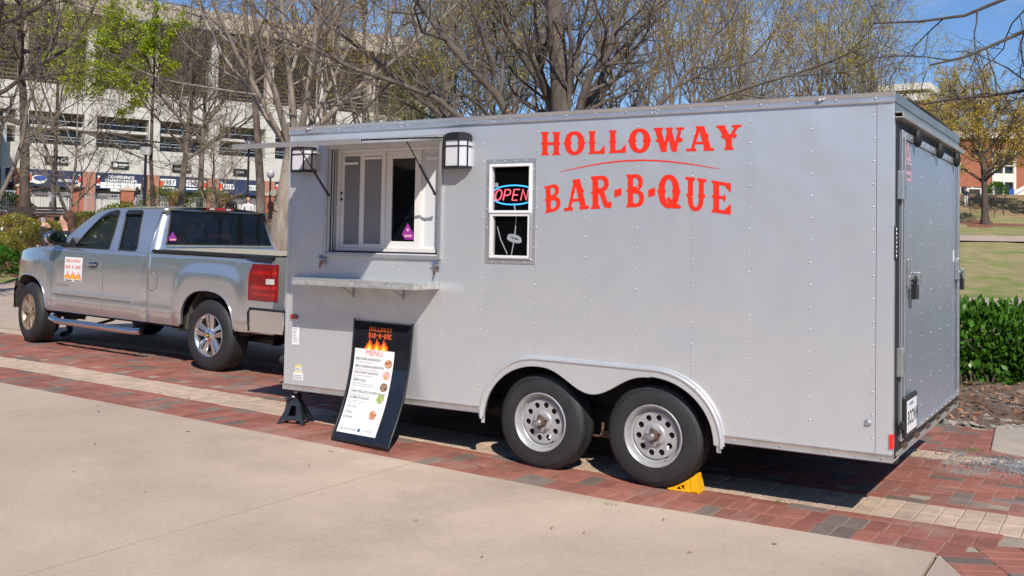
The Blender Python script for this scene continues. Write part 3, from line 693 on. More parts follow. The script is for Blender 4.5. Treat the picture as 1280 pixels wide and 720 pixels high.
# ---------------- serving window
def frame_ring(x0, x1, z0, z1, t, y0, y1, name, m_, parent, bevel=.003):
    b = MB()
    b.box((x0, y0, z0), (x1, y1, z0+t)); b.box((x0, y0, z1-t), (x1, y1, z1)); b.box((x0, y0, z0+t), (x0+t, y1, z1-t)); b.box((x1-t, y0, z0+t), (x1, y1, z1-t))
    return b.build(name, m_, parent, bevel=bevel)
SW = empty('serving_window', (0, 0, 0), parent=T)
frame_ring(.405, 1.570, 1.478, 2.385, .028, -.022, .0, 'window_frame', M['trim'], SW)
b = MB(); 
b.box((.432, 0, 1.505), (.440, .16, 2.358)); b.box((1.538, 0, 1.505), (1.546, .16, 2.358)); b.box((.44, 0, 2.350), (1.538, .16, 2.358)); b.box((.44, 0, 1.505), (1.538, .16, 1.513))
b.build('window_reveal', M['white_wall'], SW)
b = MB(); b.box((.441, .016, 1.514), (.447, .024, 2.349)); b.box((.441, .05, 1.514), (.446, .055, 2.349)); b.box((.452, .02, 1.514), (1.537, .034, 1.520)); b.box((.452, .05, 1.514), (1.537, .060, 1.526)); b.box((1.528, .02, 1.52), (1.537, .032, 2.349)); b.build('gasket', M['black'], SW)
frame_ring(.455, 1.528, 1.524, 2.349, .026, .075, .150, 'sash_frame', M['white_vinyl'], SW)
def sash(x0, x1, z0, z1, y, pane_mat, nm, pane_nm, st=.032):
    f = frame_ring(x0, x1, z0, z1, st, y, y+.026, nm, M['white_vinyl'], SW)
    b = MB(); b.box((x0+st, y+.010, z0+st), (x1-st, y+.013, z1-st)); b.build(pane_nm, pane_mat, SW); return f
sash(.482, .700, 1.551, 2.322, .10, M['screen'], 'screen_frame', 'insect_screen', .026)
sash(.700, .945, 1.551, 2.322, .082, M['screen'], 'screen_frame', 'insect_screen', .034)
sash(.945, 1.288, 1.551, 2.322, .100, M['glass_dark'], 'sliding_sash', 'pane', .058)
sash(1.288, 1.512, 1.551, 2.322, .118, M['white_wall'], 'screen_frame', 'white_board', .016)
b = MB()
for (x0, x1, z) in ((.51, .66, 2.225), (.735, .91, 2.262), (.95, 1.0, 2.268), (1.23, 1.285, 2.27), (1.34, 1.46, 2.245)): b.box((x0, .076 if x0 < .95 and x0 > .7 else .092, z), (x1, .081 if x0 < .95 and x0 > .7 else .0955, z+.020))
b.build('masking_tape', M['white'], SW)
b = MB(); b.box((.486, .088, 1.935), (.496, .098, 1.955)); b.box((.486, .088, 1.985), (.496, .098, 2.005)); b.build('sash_catch', M['black'], SW)
b = MB(); b.add([(1.115, .098, 1.665), (1.145, .098, 1.625), (1.225, .098, 1.625), (1.23, .098, 1.665), (1.17, .098, 1.755)], [(0, 1, 2, 3, 4)]); b.build('hygiene_sticker', M['purple'], SW)
b = MB(); b.box((1.14, .0965, 1.645), (1.21, .0975, 1.662)); b.blob((1.172, .097, 1.700), (.013, .001, .013), 10, 6); b.build('sticker_print', M['pink'], SW)
# awning flap
AW = empty('awning_flap', (0, 0, 2.400), parent=T)
ang = math.atan2(2.280-2.400, -.975)    # slope of the raised flap
yv = Vector((0, -.975, -.118)); yn = yv.normalized(); up_ = Vector((0, yn.z, -yn.y)); 
Ma = Matrix(((1, 0, 0), (0, -yn.y, up_.y), (0, -yn.z, up_.z))).to_4x4() if False else Matrix.Rotation(-math.atan2(.118, .975)*-1, 4, 'X')
b = MB(); b.box((.352, -.978, -.004), (1.572, -.0, .012), 0, Ma); b.build('flap_skin', M['skin_panel'], AW, bevel=.003)
b = MB()
for bx in [((.352, -.985, -.020), (1.572, -.965, .016)), ((.352, -.98, -.018), (.372, 0, .014)), ((1.552, -.98, -.018), (1.572, 0, .014)), ((.352, -.02, -.018), (1.572, .0, -.004))]: b.box(*bx, 0, Ma)
b.build('flap_frame', M['trim'], AW, bevel=.003)
b = MB(); b.box((.373, -.964, -.008), (1.551, -.021, -.0045), 0, Ma); b.build('flap_underside', M['white_vinyl'], AW)
b = MB(); b.tube([(.352, -.004, .004), (1.572, -.004, .004)], .009, 8); b.build('hinge', M['steel'], AW, smooth=60)
b = MB(); b.box((.33, -.030, 2.415), (1.60, .0, 2.422)); b.box((.33, -.030, 2.402), (1.60, -.027, 2.415)); b.build('drip_rail', M['trim_dirty'], T, bevel=.002)
for x in (.462, 1.520):
    g_ = empty('gas_strut', (x, 0, 0), parent=AW); g_.location = (x, 0, -2.400)
    p0 = Vector((0, -.035, 1.975)); p1 = Vector((0, -.40, 2.340)); pm = p0.lerp(p1, .55)
    b = MB(); b.tube([p0, pm], .0095, 8); b.build('strut_body', M['blackmetal'], g_, smooth=60)
    b = MB(); b.tube([pm, p1], .005, 6); b.build('strut_rod', M['blackmetal'], g_, smooth=60)
    b = MB(); b.blob(p0, (.014, .014, .014)); b.blob(p1, (.012, .012, .012)); b.build('strut_end', M['black'], g_, smooth=180)
# serving shelf
SH = empty('serving_shelf', (0, 0, 0), parent=T)
PS = [(.068, -.003), (.372, -.330), (1.558, -.330), (1.558, -.003)]
b = MB(); b.prism(PS, 1.298, 1.305, 'z'); b.build('shelf_top', M['shelf'], SH, fix=True, bevel=.002)
for (xa_, ya_), (xb_, yb_) in zip(PS[:-1], PS[1:]):
    d_ = Vector((xb_-xa_, yb_-ya_, 0)).normalized(); n_ = Vector((-d_.y, d_.x, 0))*.005; b = MB(); A_, B_ = Vector((xa_, ya_, 0))+d_*.001, Vector((xb_, yb_, 0))-d_*.001
    q_ = [A_, B_, B_+n_, A_+n_]; b.add([(v.x, v.y, z) for z in (1.257, 1.2975) for v in q_], [(0, 3, 2, 1), (4, 5, 6, 7), (0, 1, 5, 4), (1, 2, 6, 5), (2, 3, 7, 6), (3, 0, 4, 7)]); b.build('shelf_lip', M['shelf'], SH)
for x in (.72, 1.22):
    b = MB(); b.tube([(x, -.008, 1.16), (x, -.008, 1.290)], .007, 6); b.tube([(x, -.27, 1.289), (x, -.008, 1.289)], .007, 6); b.tube([(x, -.22, 1.278), (x, -.005, 1.18)], .006, 6); b.build('shelf_bracket', M['steel'], SH)
for x in np.arange(.42, 1.55, .13): screw((x, -.332, 1.278))
def latch(x, z, nm):
    l_ = empty(nm, (x, -.01, z), parent=T)
    b = MB(); b.box((-.03, -.006, -.035), (.03, .0, .03)); b.box((-.02, -.022, -.012), (.035, -.006, .004)); b.tube([(-.035, -.02, .012), (.04, -.024, .0)], .006, 6); b.build('latch_plate', M['steel'], l_, bevel=.002)
    b = MB(); b.tube([(.012, -.02, -.01), (.004, -.03, -.05), (-.004, -.028, -.075)], [.007, .010, .007], 8); b.build('latch_pin', M['rust'] if x > 1 else M['lamp_red'], l_, smooth=60)
    b = MB(); b.tube([(-.03, -.012, .03), (-.0, -.03, .015), (.02, -.02, .03)], .0028, 5); b.build('latch_cord', M['blue'], l_)
latch(1.53, 1.435, 'latch'); latch(.395, 1.455, 'latch')
# wall lanterns
def lantern(x0, x1, z0, z1, dome):
    l_ = empty('wall_lantern', (x0, 0, z0), parent=T); w_ = x1-x0; h = z1-z0; d = .105
    prof = lambda k: [(k, 0), (k, -.055), (.05+k*.6, -d+k), (w_-.05-k*.6, -d+k), (w_-k, -.055), (w_-k, 0)]
    hb = h*(.80 if dome else .93)
    b = MB(); b.prism(prof(.008), .018, hb, 'z'); b.build('lamp_glass', M['white_lamp'], l_, fix=True)
    b = MB(); b.prism(prof(-.002), 0, .018, 'z'); b.build('lamp_base', M['blackmetal'], l_, fix=True)
    b = MB(); b.prism(prof(-.002), hb, hb+.022, 'z')
    if dome:
        for i in range(7):
            a0, a1 = i/7, (i+1)/7; s0, s1 = math.cos(a0*PI/2), math.cos(a1*PI/2)
            P0 = [(w_/2+(x-w_/2)*s0, y*s0) for x, y in prof(-.002)]; 
            b.prism(P0, hb+.022+.045*math.sin(a0*PI/2), hb+.0221+.045*math.sin(a1*PI/2), 'z')
    b.build('lamp_cap', M['blackmetal'], l_, fix=True)
    P_ = prof(.003)
    for i in (1, 2, 3, 4):
        b = MB(); b.tube([(P_[i][0], P_[i][1], .01), (P_[i][0], P_[i][1], hb+.01)], .0065, 6); b.build('cage_bar', M['blackmetal'], l_)
    m_ = ((P_[2][0]+P_[3][0])/2, P_[2][1]-.001)
    b = MB(); b.tube([(m_[0], m_[1], .01), (m_[0], m_[1], hb+.01)], .0045, 6) if w_ < .1 else None
    b = MB(); b.tube([(p[0], p[1]-.001, hb*.80) for p in P_], .0042, 6, cap=False); b.build('cage_ring', M['blackmetal'], l_)
lantern(.064, .296, 2.162, 2.36, False); lantern(1.602, 1.827, 2.158, 2.418, True)
# small window with neon
W2 = empty('side_window', (0, 0, 0), parent=T)
frame_ring(1.962, 2.387, 1.462, 2.222, .040, -.006, .0, 'mounting_flange', M['trim'], W2, .002)
frame_ring(1.996, 2.352, 1.828, 2.184, .019, -.022, .03, 'upper_sash', M['white'], W2, .003)
frame_ring(2.004, 2.345, 1.500, 1.8275, .022, -.014, .03, 'lower_sash', M['white_vinyl'], W2, .003)
frame_ring(1.996, 2.352, 1.496, 1.832, .009, -.018, .02, 'lower_frame', M['trim'], W2, .002)
b = MB(); b.box((2.015, .010, 1.847), (2.333, .013, 2.165)); b.build('pane', M['glass_win'], W2)
b = MB(); b.box((2.026, .012, 1.522), (2.323, .015, 1.806)); b.build('pane', M['glass_win'], W2)
for z in (1.49, 1.58, 1.72, 1.86, 2.0, 2.14): screw((2.371, -.008, z)); screw((1.975, -.008, z)) if z > 1.6 else None
for x in (2.03, 2.12, 2.21, 2.3): screw((x, -.008, 2.207)); screw((x, -.008, 1.476))
NE = empty('neon_sign', (2.165, .045, 1.962), label='lit neon OPEN sign, red letters in a blue oval, hanging inside the small trailer window', cat='neon sign')
b = MB()
for s_ in (1, -1):
    b.tube([(.165*math.cos(a), 0, .052*s_*math.sin(a)**.8+.018*s_) for a in np.linspace(.25, PI-.25, 20)], .0048, 8)
b.build('oval_tube', M['neon_blue'], NE, smooth=60)
def npl(pts, x0, nm='letter_tube'):
    b = MB(); sc = .078; b.tube([(x0+(px_+py_*.22)*sc, -.006, (py_-.5)*sc) for px_, py_ in pts], .0042, 7); b.build(nm, M['neon_red'], NE, smooth=60)
npl([(.35+.33*math.cos(a), .5+.5*math.sin(a)) for a in np.linspace(0, 2*PI, 20)], -.158)
npl([(0, 0), (0, 1), (.45, 1), (.62, .85), (.62, .62), (.45, .48), (.05, .46)], -.082)
npl([(.55, 0), (0, 0), (0, 1), (.6, 1)], -.006); npl([(0, .5), (.5, .5)], -.006, 'letter_tube')
npl([(0, 0), (0, 1), (.6, 0), (.6, 1)], .068)
for x in (-.15, .15):
    b = MB(); b.box((x-.012, .0, .06), (x+.012, .012, .09)); b.build('clip', M['cord'], NE)
b = MB(); b.tube([(2.17, .05, 1.90), (2.178, .05, 1.86), (2.19, .052, 1.80), (2.185, .05, 1.70), (2.17, .05, 1.60), (2.155, .05, 1.52)], .0048, 6); b.tube([(2.03, .05, 1.73), (2.06, .05, 1.64), (2.12, .05, 1.53)], .004, 6)
b.tube([(2.18+.06*math.cos(a)*(1-.03*k_), .047, 1.635+.018*math.sin(a)+.006*k_-.2*(.06*math.cos(a))) for k_ in range(4) for a in np.linspace(0, 2*PI, 14)], .0042, 5)
cdz = b.build('power_cord', M['cord'], smooth=60, label='coiled white power cord behind the lower pane of the small trailer window', cat='cord')
# stickers low at the front
b = MB(); b.box((.078, -.0035, .742), (.150, -.001, .915)); b.build('paper_notice', M['white'], T)
b = MB()
for z in np.arange(.765, .905, .012): b.box((.088, -.0042, z), (.088+.052*random.uniform(.6, 1), -.0037, z+.0035))
b.build('notice_print', M['grey_ink'], T)
b = MB(); b.box((.062, -.018, .952), (.128, -.001, .990)); b.build('marker_light', M['lamp_red_hi'], T, bevel=.004)
b = MB(); b.box((.100, -.0035, .452), (.205, -.001, .515)); b.box((.122, -.0036, .515), (.185, -.0012, .575)); b.build('data_label', M['white'], T)
M['yink'] = mat('yellow_ink', (.8, .6, .05), .5)
b = MB(); b.box((.122, -.0042, .562), (.185, -.0038, .575)); b.build('label_band', M['yink'], T); b = MB(); b.box((.122, -.0042, .515), (.185, -.0038, .524)); b.build('label_band', M['yink'], T)
b = MB()
for z in (.462, .476, .490, .532, .545): b.box((.106, -.0042, z), (.195 if z < .51 else .178, -.0037, z+.005)) if z < .51 else b.box((.128, -.0042, z), (.178, -.0037, z+.005))
b.build('label_print', M['grey_ink'], T)
b = MB(); b.lathe([(0, -.014), (.012, -.013), (.018, -.004), (.022, 0)], 16, 'y', (4.672, 0, .585)); b.build('vent_plug', M['steel'], T, smooth=40)
for x, z in ((.205, 2.52), (4.38, 2.517)):
    b = MB(); b.blob((x, -.02, z), (.018, .014, .012)); b.blob((x+.02, -.018, z+.004), (.014, .010, .008)); b.build('clearance_light', M['trim_dirty'], T, smooth=180)
b = MB(); b.box((4.797, -.012, .452), (TL+.004, .0, .535)); b.box((TL+.0005, -.0118, .452), (TL+.006, .02, .535)); b.build('corner_reflector', mat('reflector_red_glow', (.75, .015, .01), .3, coat=.5, emit=((1, .02, .01), .12)), T)  # faint red glow put into the reflector by emission; it is no lamp

# ---------------- rear face
b = MB(); X0 = TL
b.box((X0-.03, .02, 2.36), (X0, TW, 2.486)); b.build('rear_header', M['header'], T)
b = MB(); b.box((X0-.02, -.0, 2.486), (X0+.006, TW, 2.546)); b.build('rear_top_rail', M['header'], T, bevel=.003)
b = MB(); b.box((X0, .03, 2.395), (X0+.045, TW-.01, 2.402)); b.box((X0+.040, .03, 2.402), (X0+.045, TW-.01, 2.428)); b.box((X0, .03, 2.425), (X0+.043, TW-.01, 2.430)); b.build('rear_drip_ledge', M['trim_dirty'], T, bevel=.002)
b = MB(); b.box((X0-.028, .02, TB), (X0-.001, .20, 2.36)); b.box((X0-.028, TW-.10, TB), (X0-.001, TW, 2.36)); b.box((X0-.03, .2, TB+.005), (X0-.002, TW-.1, .50)); b.build('rear_frame', M['skin_panel'], T)
b = MB(); b.box((X0-.001, .055, .44), (X0+.004, .155, 2.385)); b.box((X0-.001, .155, 2.335), (X0+.0035, TW-.03, 2.388)); b.box((X0-.001, TW-.06, .44), (X0+.004, TW-.03, 2.335)); b.box((X0-.001, .05, .385), (X0+.003, TW-.02, .47)); b.build('door_gasket', M['black'], T)
RD = empty('ramp_door', (X0, 0, 0), parent=T)
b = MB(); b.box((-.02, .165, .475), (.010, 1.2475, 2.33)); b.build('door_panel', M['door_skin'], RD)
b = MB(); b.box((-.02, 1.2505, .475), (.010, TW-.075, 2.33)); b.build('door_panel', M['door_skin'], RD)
b = MB()
for bx in (((.010, .160, .470), (.020, .182, 2.335)), ((.010, .182, 2.290), (.020, TW-.07, 2.335)), ((.010, .182, .470), (.020, TW-.07, .498)), ((.010, TW-.09, .498), (.020, TW-.07, 2.290))): b.box(*bx)
b.build('door_edge_trim', M['trim'], RD, bevel=.002)
scr2 = MB()
for y in (.50, .88, 1.249, 1.64, 2.00, 2.36):
    z = .60+.05*(int(y*10) % 2)
    while z < 2.27:
        scr2.blob((.011, y, z), (.003, .005, .005), 6, 4); z += .150
for y in np.arange(.25, 2.55, .2): scr2.blob((.021, y, 2.315), (.004, .006, .006), 6, 4); scr2.blob((.021, y, .484), (.004, .006, .006), 6, 4)
scr2.build('door_screws', M['screw'], RD, kind='stuff', smooth=180)
for y in (.54, 1.42, 2.23):
    b = MB(); b.blob((.04, y, 2.325), (.030, .040, .062), 14, 10); b.build('rubber_bumper', M['black'], RD, smooth=180)
for k_, y in enumerate(np.arange(.30, 2.5, .42)):
    b = MB(); b.tube([(.006, y-.05, .425), (.006, y+.05, .425)], .018, 10); b.build('door_hinge', M['rust'], RD, smooth=50)
b = MB(); b.box((.0, .08, .395), (.012, TW-.05, .418)); b.build('hinge_rail', M['trim_dirty'], RD, bevel=.002)
for z in (2.0, .945):
    b = MB(); b.box((.0, .09, z-.085), (.016, .125, z+.085)); b.box((.010, .135, z-.075), (.030, .235, z+.055)); b.tube([(.022, .135, z-.085), (.022, .135, z+.085)], .016, 10); b.build('strap_hinge', M['steel'], RD, bevel=.002)
b = MB(); b.box((-.004, .015, 1.555), (.010, .050, 1.755)); b.build('tail_light', M['blackmetal'], T, loc=(X0, 0, 0), bevel=.006)
b = MB()
for z in np.linspace(1.575, 1.735, 7): b.blob((X0+.011, .033, z), (.003, .010, .010), 8, 6)
b.build('tail_light_lens', M['lamp_clear'], T, smooth=180)
for y, sg in ((.28, 1), (2.38, 1)):
    lk = empty('bar_lock', (.012, y, 1.44), parent=RD)
    b = MB(); b.tube([(.02, 0, -.93 if y < 1 else -.9), (.02, 0, .87)], .011, 8) if y > 1 else b.tube([(.012, -.075, -.93), (.012, -.075, .87)], .009, 8); b.build('lock_rod', M['steel'], lk, smooth=60)
    b = MB(); b.box((.0, -.03, -.05), (.03, .04, .12)); b.box((.015, -.01, -.01), (.035, .33 if y < 1 else .16, .018)); b.box((.0, .27 if y < 1 else .10, -.03), (.045, .33 if y < 1 else .18, .035)); b.build('lock_handle', M['steel'], lk, bevel=.004)
    b = MB(); b.box((.02, .10 if y < 1 else .05, -.13), (.05, .20 if y < 1 else .13, -.04)); b.tube([(.035, .115 if y < 1 else .06, -.05), (.035, .115 if y < 1 else .06, .01), (.035, .185 if y < 1 else .12, .01), (.035, .185 if y < 1 else .12, -.05)], .007, 6); b.build('padlock', M['blackmetal'], lk, bevel=.008)
# right side grab handle and door rod beyond the far corner
b = MB(); b.tube([(X0-.05, TW, 1.98), (X0-.05, TW+.02, 1.985), (X0-.05, TW+.13, 1.92), (X0-.05, TW+.14, 1.70), (X0-.05, TW+.02, 1.60), (X0-.05, TW, 1.605)], .012, 8); b.build('grab_handle', M['chrome'], T, smooth=60)
b = MB(); b.tube([(X0-.03, TW+.035, .80), (X0-.03, TW+.035, 1.50)], .018, 8); b.tube([(X0-.03, TW+.03, 1.50), (X0-.03, TW+.03, 2.05)], .025, 8); b.box((X0-.05, TW, .80), (X0-.01, TW+.05, .90)); b.build('side_door_post', M['header'], T, smooth=40)
# plate
PL = empty('licence_plate', (X0+.028, 0, 0), parent=T)
b = MB(); b.box((-.006, .17, .485), (.014, .555, .735)); b.build('plate_holder', M['blackmetal'], PL, bevel=.012)
b = MB(); b.box((.014, .205, .515), (.0165, .52, .705)); b.build('plate', M['white'], PL, bevel=.001)
b = MB(); b.box((-.004, .08, .55), (.02, .17, .60)); b.build('plate_lamp', M['black'], PL, bevel=.008)
def put_text(body, size, m_, parent, fn, name, **kw):
    vs, fs = text_mesh(body, size, **kw); b = MB(); b.add([fn(x, y) for x, y, z in vs], fs); return b.build(name, m_, parent)
put_text('3CCWH', .115, M['ink'], PL, lambda x, y: (.0172, .215+x, .562+y), 'plate_number', xscale=.82, bold=.002)
put_text('ALABAMA', .03, M['blue'], PL, lambda x, y: (.0172, .27+x, .672+y), 'plate_state'); 
# door sticker
b = MB(); b.add([(X0+.0115, y, z) for y, z in ((.27, 2.165), (.48, 2.165), (.375, 2.29))], [(0, 1, 2)]); b.box((X0+.0105, .26, 2.04), (X0+.0112, .49, 2.155)); b.build('door_sticker', M['pink'], T)
b = MB(); b.box((X0+.0113, .27, 2.105), (X0+.0116, .48, 2.145)); b.box((X0+.0113, .29, 2.06), (X0+.0116, .46, 2.08)); b.blob((X0+.0118, .375, 2.21), (.001, .03, .03), 10, 6); b.build('sticker_print', M['grey_ink'], T)
b = MB(); b.box((X0+.0105, 2.26, 1.53), (X0+.0112, 2.33, 1.62)); b.build('lock_label', M['white'], T)
scr.build('screws', M['screw'], T, kind='stuff', smooth=180)

# ---------------- jack stand, chock
JS = empty('jack_stand', (.062, .085, g(.06)), (0, 0, .35), label='black steel jack stand propping the trailer front corner on the bricks', cat='jack stand')
def leg_plate(rz):
    Mr = Matrix.Rotation(rz, 4, 'Z'); b = MB()
    bot, top = .118, .036
    P = [(-bot, -bot, 0), (-bot+.032, -bot, 0), (-bot+.040, -bot*.985, .03), (bot-.040, -bot*.985, .03), (bot-.032, -bot, 0), (bot, -bot, 0), (top, -top, .185), (-top, -top, .185)]
    hole = [(-.035, -.098, .065), (.035, -.098, .065), (.022, -.058, .145), (-.022, -.058, .145)]
    def lift(p): x, y, z = p; t = z/.185; return (x, -(bot+(top-bot)*t), z)
    P = [lift(p) for p in P]; hole = [lift(p) for p in hole]
    q = P+hole; F = [(0, 1, 2, 8, 11, 7), (2, 3, 9, 8), (3, 4, 5, 6, 10, 9), (7, 11, 10, 6)]
    n = len(q); q2 = [(x, y+.006, z) for x, y, z in q]
    vs = [Mr @ Vector(v) for v in q+q2]
    fs = F+[tuple(i+n for i in f[::-1]) for f in F]+[((i+1) % 8, i, i+n, (i+1) % 8+n) for i in range(8)]+[(8+i, 8+(i+1) % 4, 8+(i+1) % 4+n, 8+i+n) for i in range(4)]
    b.add(vs, fs); return b
M['jack'] = mat('jack_paint', (.018, .024, .032), .4, .2)
for k_ in range(4): leg_plate(k_*PI/2).build('leg', M['jack'], JS, fix=True)
b = MB(); b.lathe([(.038, .17), (.040, .18), (.040, .235), (.034, .24), (.0, .24)], 20); b.build('collar', M['black'], JS, smooth=40)
b = MB(); b.box((-.014, -.02, .2), (.014, .02, .262)); b.build('ratchet_bar', M['steel'], JS)
b = MB(); b.box((-.055, -.03, .258), (.055, .03, .272)); b.build('saddle', M['black'], JS, bevel=.004)
b = MB(); b.tube([(-.03, -.03, .215), (-.075, -.045, .20), (-.09, -.05, .198)], .006, 6); b.build('lever', M['black'], JS)
b = MB(); b.box((-.022, -.042, .212), (.0, -.040, .226)); b.build('jack_label', M['white'], JS)
CH = empty('wheel_chock', (3.385, .075, .003), (0, 0, R(3)), label='yellow plastic wheel chock wedged under the rear trailer tyre', cat='wheel chock')
def ramp(x): return .010+.1150*(x/.20)**1.35
for y0, y1, nm in ((0, .012, 'side_web'), (.100, .112, 'side_web')):
    o = cut_sheet([[(0, 0), (.2, 0), (.205, .0), (.192, ramp(.19)), (.15, ramp(.15)-.004), (.10, ramp(.10)-.004), (.05, ramp(.05)-.003), (0, .008)],
        [(.055, .008), (.078, .032), (.098, .008)][::1], [(.062+.022, .035), (.112, .045), (.112, .010), (.104, .010)]], M['yellow'], nm, CH, depth=.005, bevel=.001)
    o.rotation_euler = (PI/2, 0, 0); o.location = (0, (y0+y1)/2, 0)
b = MB(); n = 14
vs = []
for i in range(n+1):
    x = .192*i/n; vs += [(x, -.002, ramp(x)-.008), (x, -.002, ramp(x)), (x, .114, ramp(x)), (x, .114, ramp(x)-.008)]
fs = []
for i in range(n): a = i*4; fs += [(a+j, a+(j+1) % 4, a+4+(j+1) % 4, a+4+j) for j in range(4)]
fs += [(3, 2, 1, 0), (n*4, n*4+1, n*4+2, n*4+3)]
b.add(vs, fs); b.build('ramp_face', M['yellow'], CH, fix=True)
b = MB(); P = [(.192, 0, ramp(.19)), (.192, .112, ramp(.19)), (.215, .122, 0), (.215, -.010, 0)]; b.add(P+[(x-.008, y, z) for x, y, z in P], [(0, 3, 2, 1), (4, 5, 6, 7), (0, 1, 5, 4), (1, 2, 6, 5), (2, 3, 7, 6), (3, 0, 4, 7)]); b.build('back_plate', M['yellow'], CH)
b = MB(); b.box((.12, -.004, .0), (.150, .003, ramp(.12)-.003)); b.box((.158, -.006, 0), (.200, .003, ramp(.16)-.004)); b.box((0, -.006, 0), (.2, .0, .010)); b.build('rib', M['yellow'], CH, bevel=.002)

# ---------------- menu board
MS = empty('menu_board', (1.03, -.24, g(1.0)), label='tall curved black menu board leaning on the trailer below the shelf', cat='menu board')
MS.location = (0, 0, 0)
zs_ = [.0, .07, .17, .30, .40, .60, .93]; ys_ = [-.258, -.220, -.168, -.112, -.082, -.040, -.020]
def sgn(u, v, off=0):
    """u 0..1 across, v 0..1 up the board"""
    z = .893*v; yl = np.interp(z, zs_, ys_)
    # smooth the profile
    yl = sum(np.interp(max(0, min(.93, z*1.04+d)), zs_, ys_) for d in (-.08, -.04, 0, .04, .08))/5
    xl = .748+.012*v; xr = 1.322+.010*v; x = xl+(xr-xl)*u; zb = .083-.008*u
    return (x, float(yl)-.03*u*(1-v)-off, zb+z*(1-.004*u))
b = MB(); b.grid(8, 24, lambda u, v: sgn(u, v, 0)); b.grid(8, 24, lambda u, v: sgn(u, v, -.012)); b.build('board', mat('board_black', (.014, .015, .020), .12, coat=.6, var=.3, vscale=8), MS, smooth=180)
for u in (0, 1):
    b = MB(); b.tube([sgn(u, v/23, .002) for v in range(24)]+[(sgn(u, 1)[0], sgn(u, 1)[1]-.001, sgn(u, 1)[2]+.02)], .0085, 8); b.build('side_rail', M['blackmetal'], MS, smooth=60)
b = MB(); b.tube([sgn(u/7, .004, .0) for u in range(8)], .012, 8); b.build('bottom_rail', M['blackmetal'], MS, smooth=60)
b = MB(); b.tube([sgn(u/7, 1, .0) for u in range(8)], .004, 6); b.build('top_edge', M['blackmetal'], MS, smooth=60)
def pv(s, t): return (.045+s*.690, .065+t*.700)      # poster space: s across, t up
b = MB(); b.grid(6, 24, lambda s, t: sgn(*pv(s, t), .003)); b.build('menu_poster', M['white'], MS, smooth=180)
SX = 1/(.690*.575); SY = 1/(.700*.93)
def mtext(body, size, s, t, m_, name='menu_text', **kw):
    vs, fs = text_mesh(body, size, **kw); b = MB(); b.add([sgn(*pv(s+x*SX, t+y*SY), .0046) for x, y, z in vs], fs); return b.build(name, m_, MS)
mtext('MENU', .062, .50, .925, M['orange'], 'menu_heading', align='CENTER')
items = [('BBQ PORK SANDWICH', ['slow cooked pork with bbq sauce']), ('BBQ CHICKEN SANDWICH', ['slow cooked pulled chicken with bbq sauce']), ('HOLLOWAY NACHOS', ['slow cooked pork, cheese, jalapeno', 'bbq sauce']), ('HAPPY DOG', ['grilled hot dog or sausage, slow cooked', 'pulled pork or chopped, cole slaw, bbq', 'sauce']),
         ('CHOP GRILLED CHICKEN SALAD', ['grilled chicken, cheese, lettuce, tomato']), ('ULTIMATE NACHO', ['slow cooked pork, cheese, beans', 'jalapeno, sour cream, bbq'])]
ty = [.862, .772, .695, .600, .468, .395]
for (h_, ds), t_ in zip(items, ty):
    mtext(h_, .027, .05, t_, M['ink'], xscale=.88, bold=.0003)
    for i, d_ in enumerate(ds): mtext(d_, .0165, .05, t_-.032-.026*i, M['grey_ink'], 'menu_small_text', xscale=.8)
mtext('HOT DOG', .025, .05, .290, M['ink'], xscale=.85); mtext('Chips', .033, .05, .222, M['ink']); mtext('Drinks', .033, .05, .168, M['ink'])
mtext('FOLLOW US ON', .025, .03, .035, M['ink'], xscale=.95); mtext('/hollowaybbq', .020, .62, .045, M['grey_ink'], 'menu_small_text')
b = MB(); 
def pd(s, t, rs, rt, off, n=18, j=0): return [sgn(*pv(s+rs*math.cos(2*PI*i/n)*(1+random.uniform(-j, j)), t+rt*math.sin(2*PI*i/n)*(1+random.uniform(-j, j))), off) for i in range(n)]
b.add([sgn(*pv(s, t), .0046) for s, t in ((.52, .03), (.58, .03), (.58, .068), (.52, .068))], [(0, 1, 2, 3)]); b.build('social_badge', M['blue'], MS)
mtext('f', .028, .540, .034, M['white'], 'badge_letter')
food = [(.88, .845, (.35, .12, .05), (.6, .38, .22)), (.87, .705, (.55, .36, .06), (.75, .42, .50)), (.86, .565, (.14, .07, .05), (.4, .27, .16)), (.84, .425, (.22, .38, .07), (.65, .45, .33)), (.76, .235, (.45, .16, .08), (.7, .42, .28))]
for i, (s, t, c1, c2) in enumerate(food):
    m1 = mat('food_print', c1, .6, var=.6, vscale=45, dirt=(c2, .45, .12), dscale=38)
    b = MB(); b.add(pd(s, t, .095 if i != 3 else .1, .052, .0046), [tuple(range(18))]); 
    o = b.build('food_picture', m1, MS)
    if i == 3 or i == 4: o.scale = (1, 1, 1)
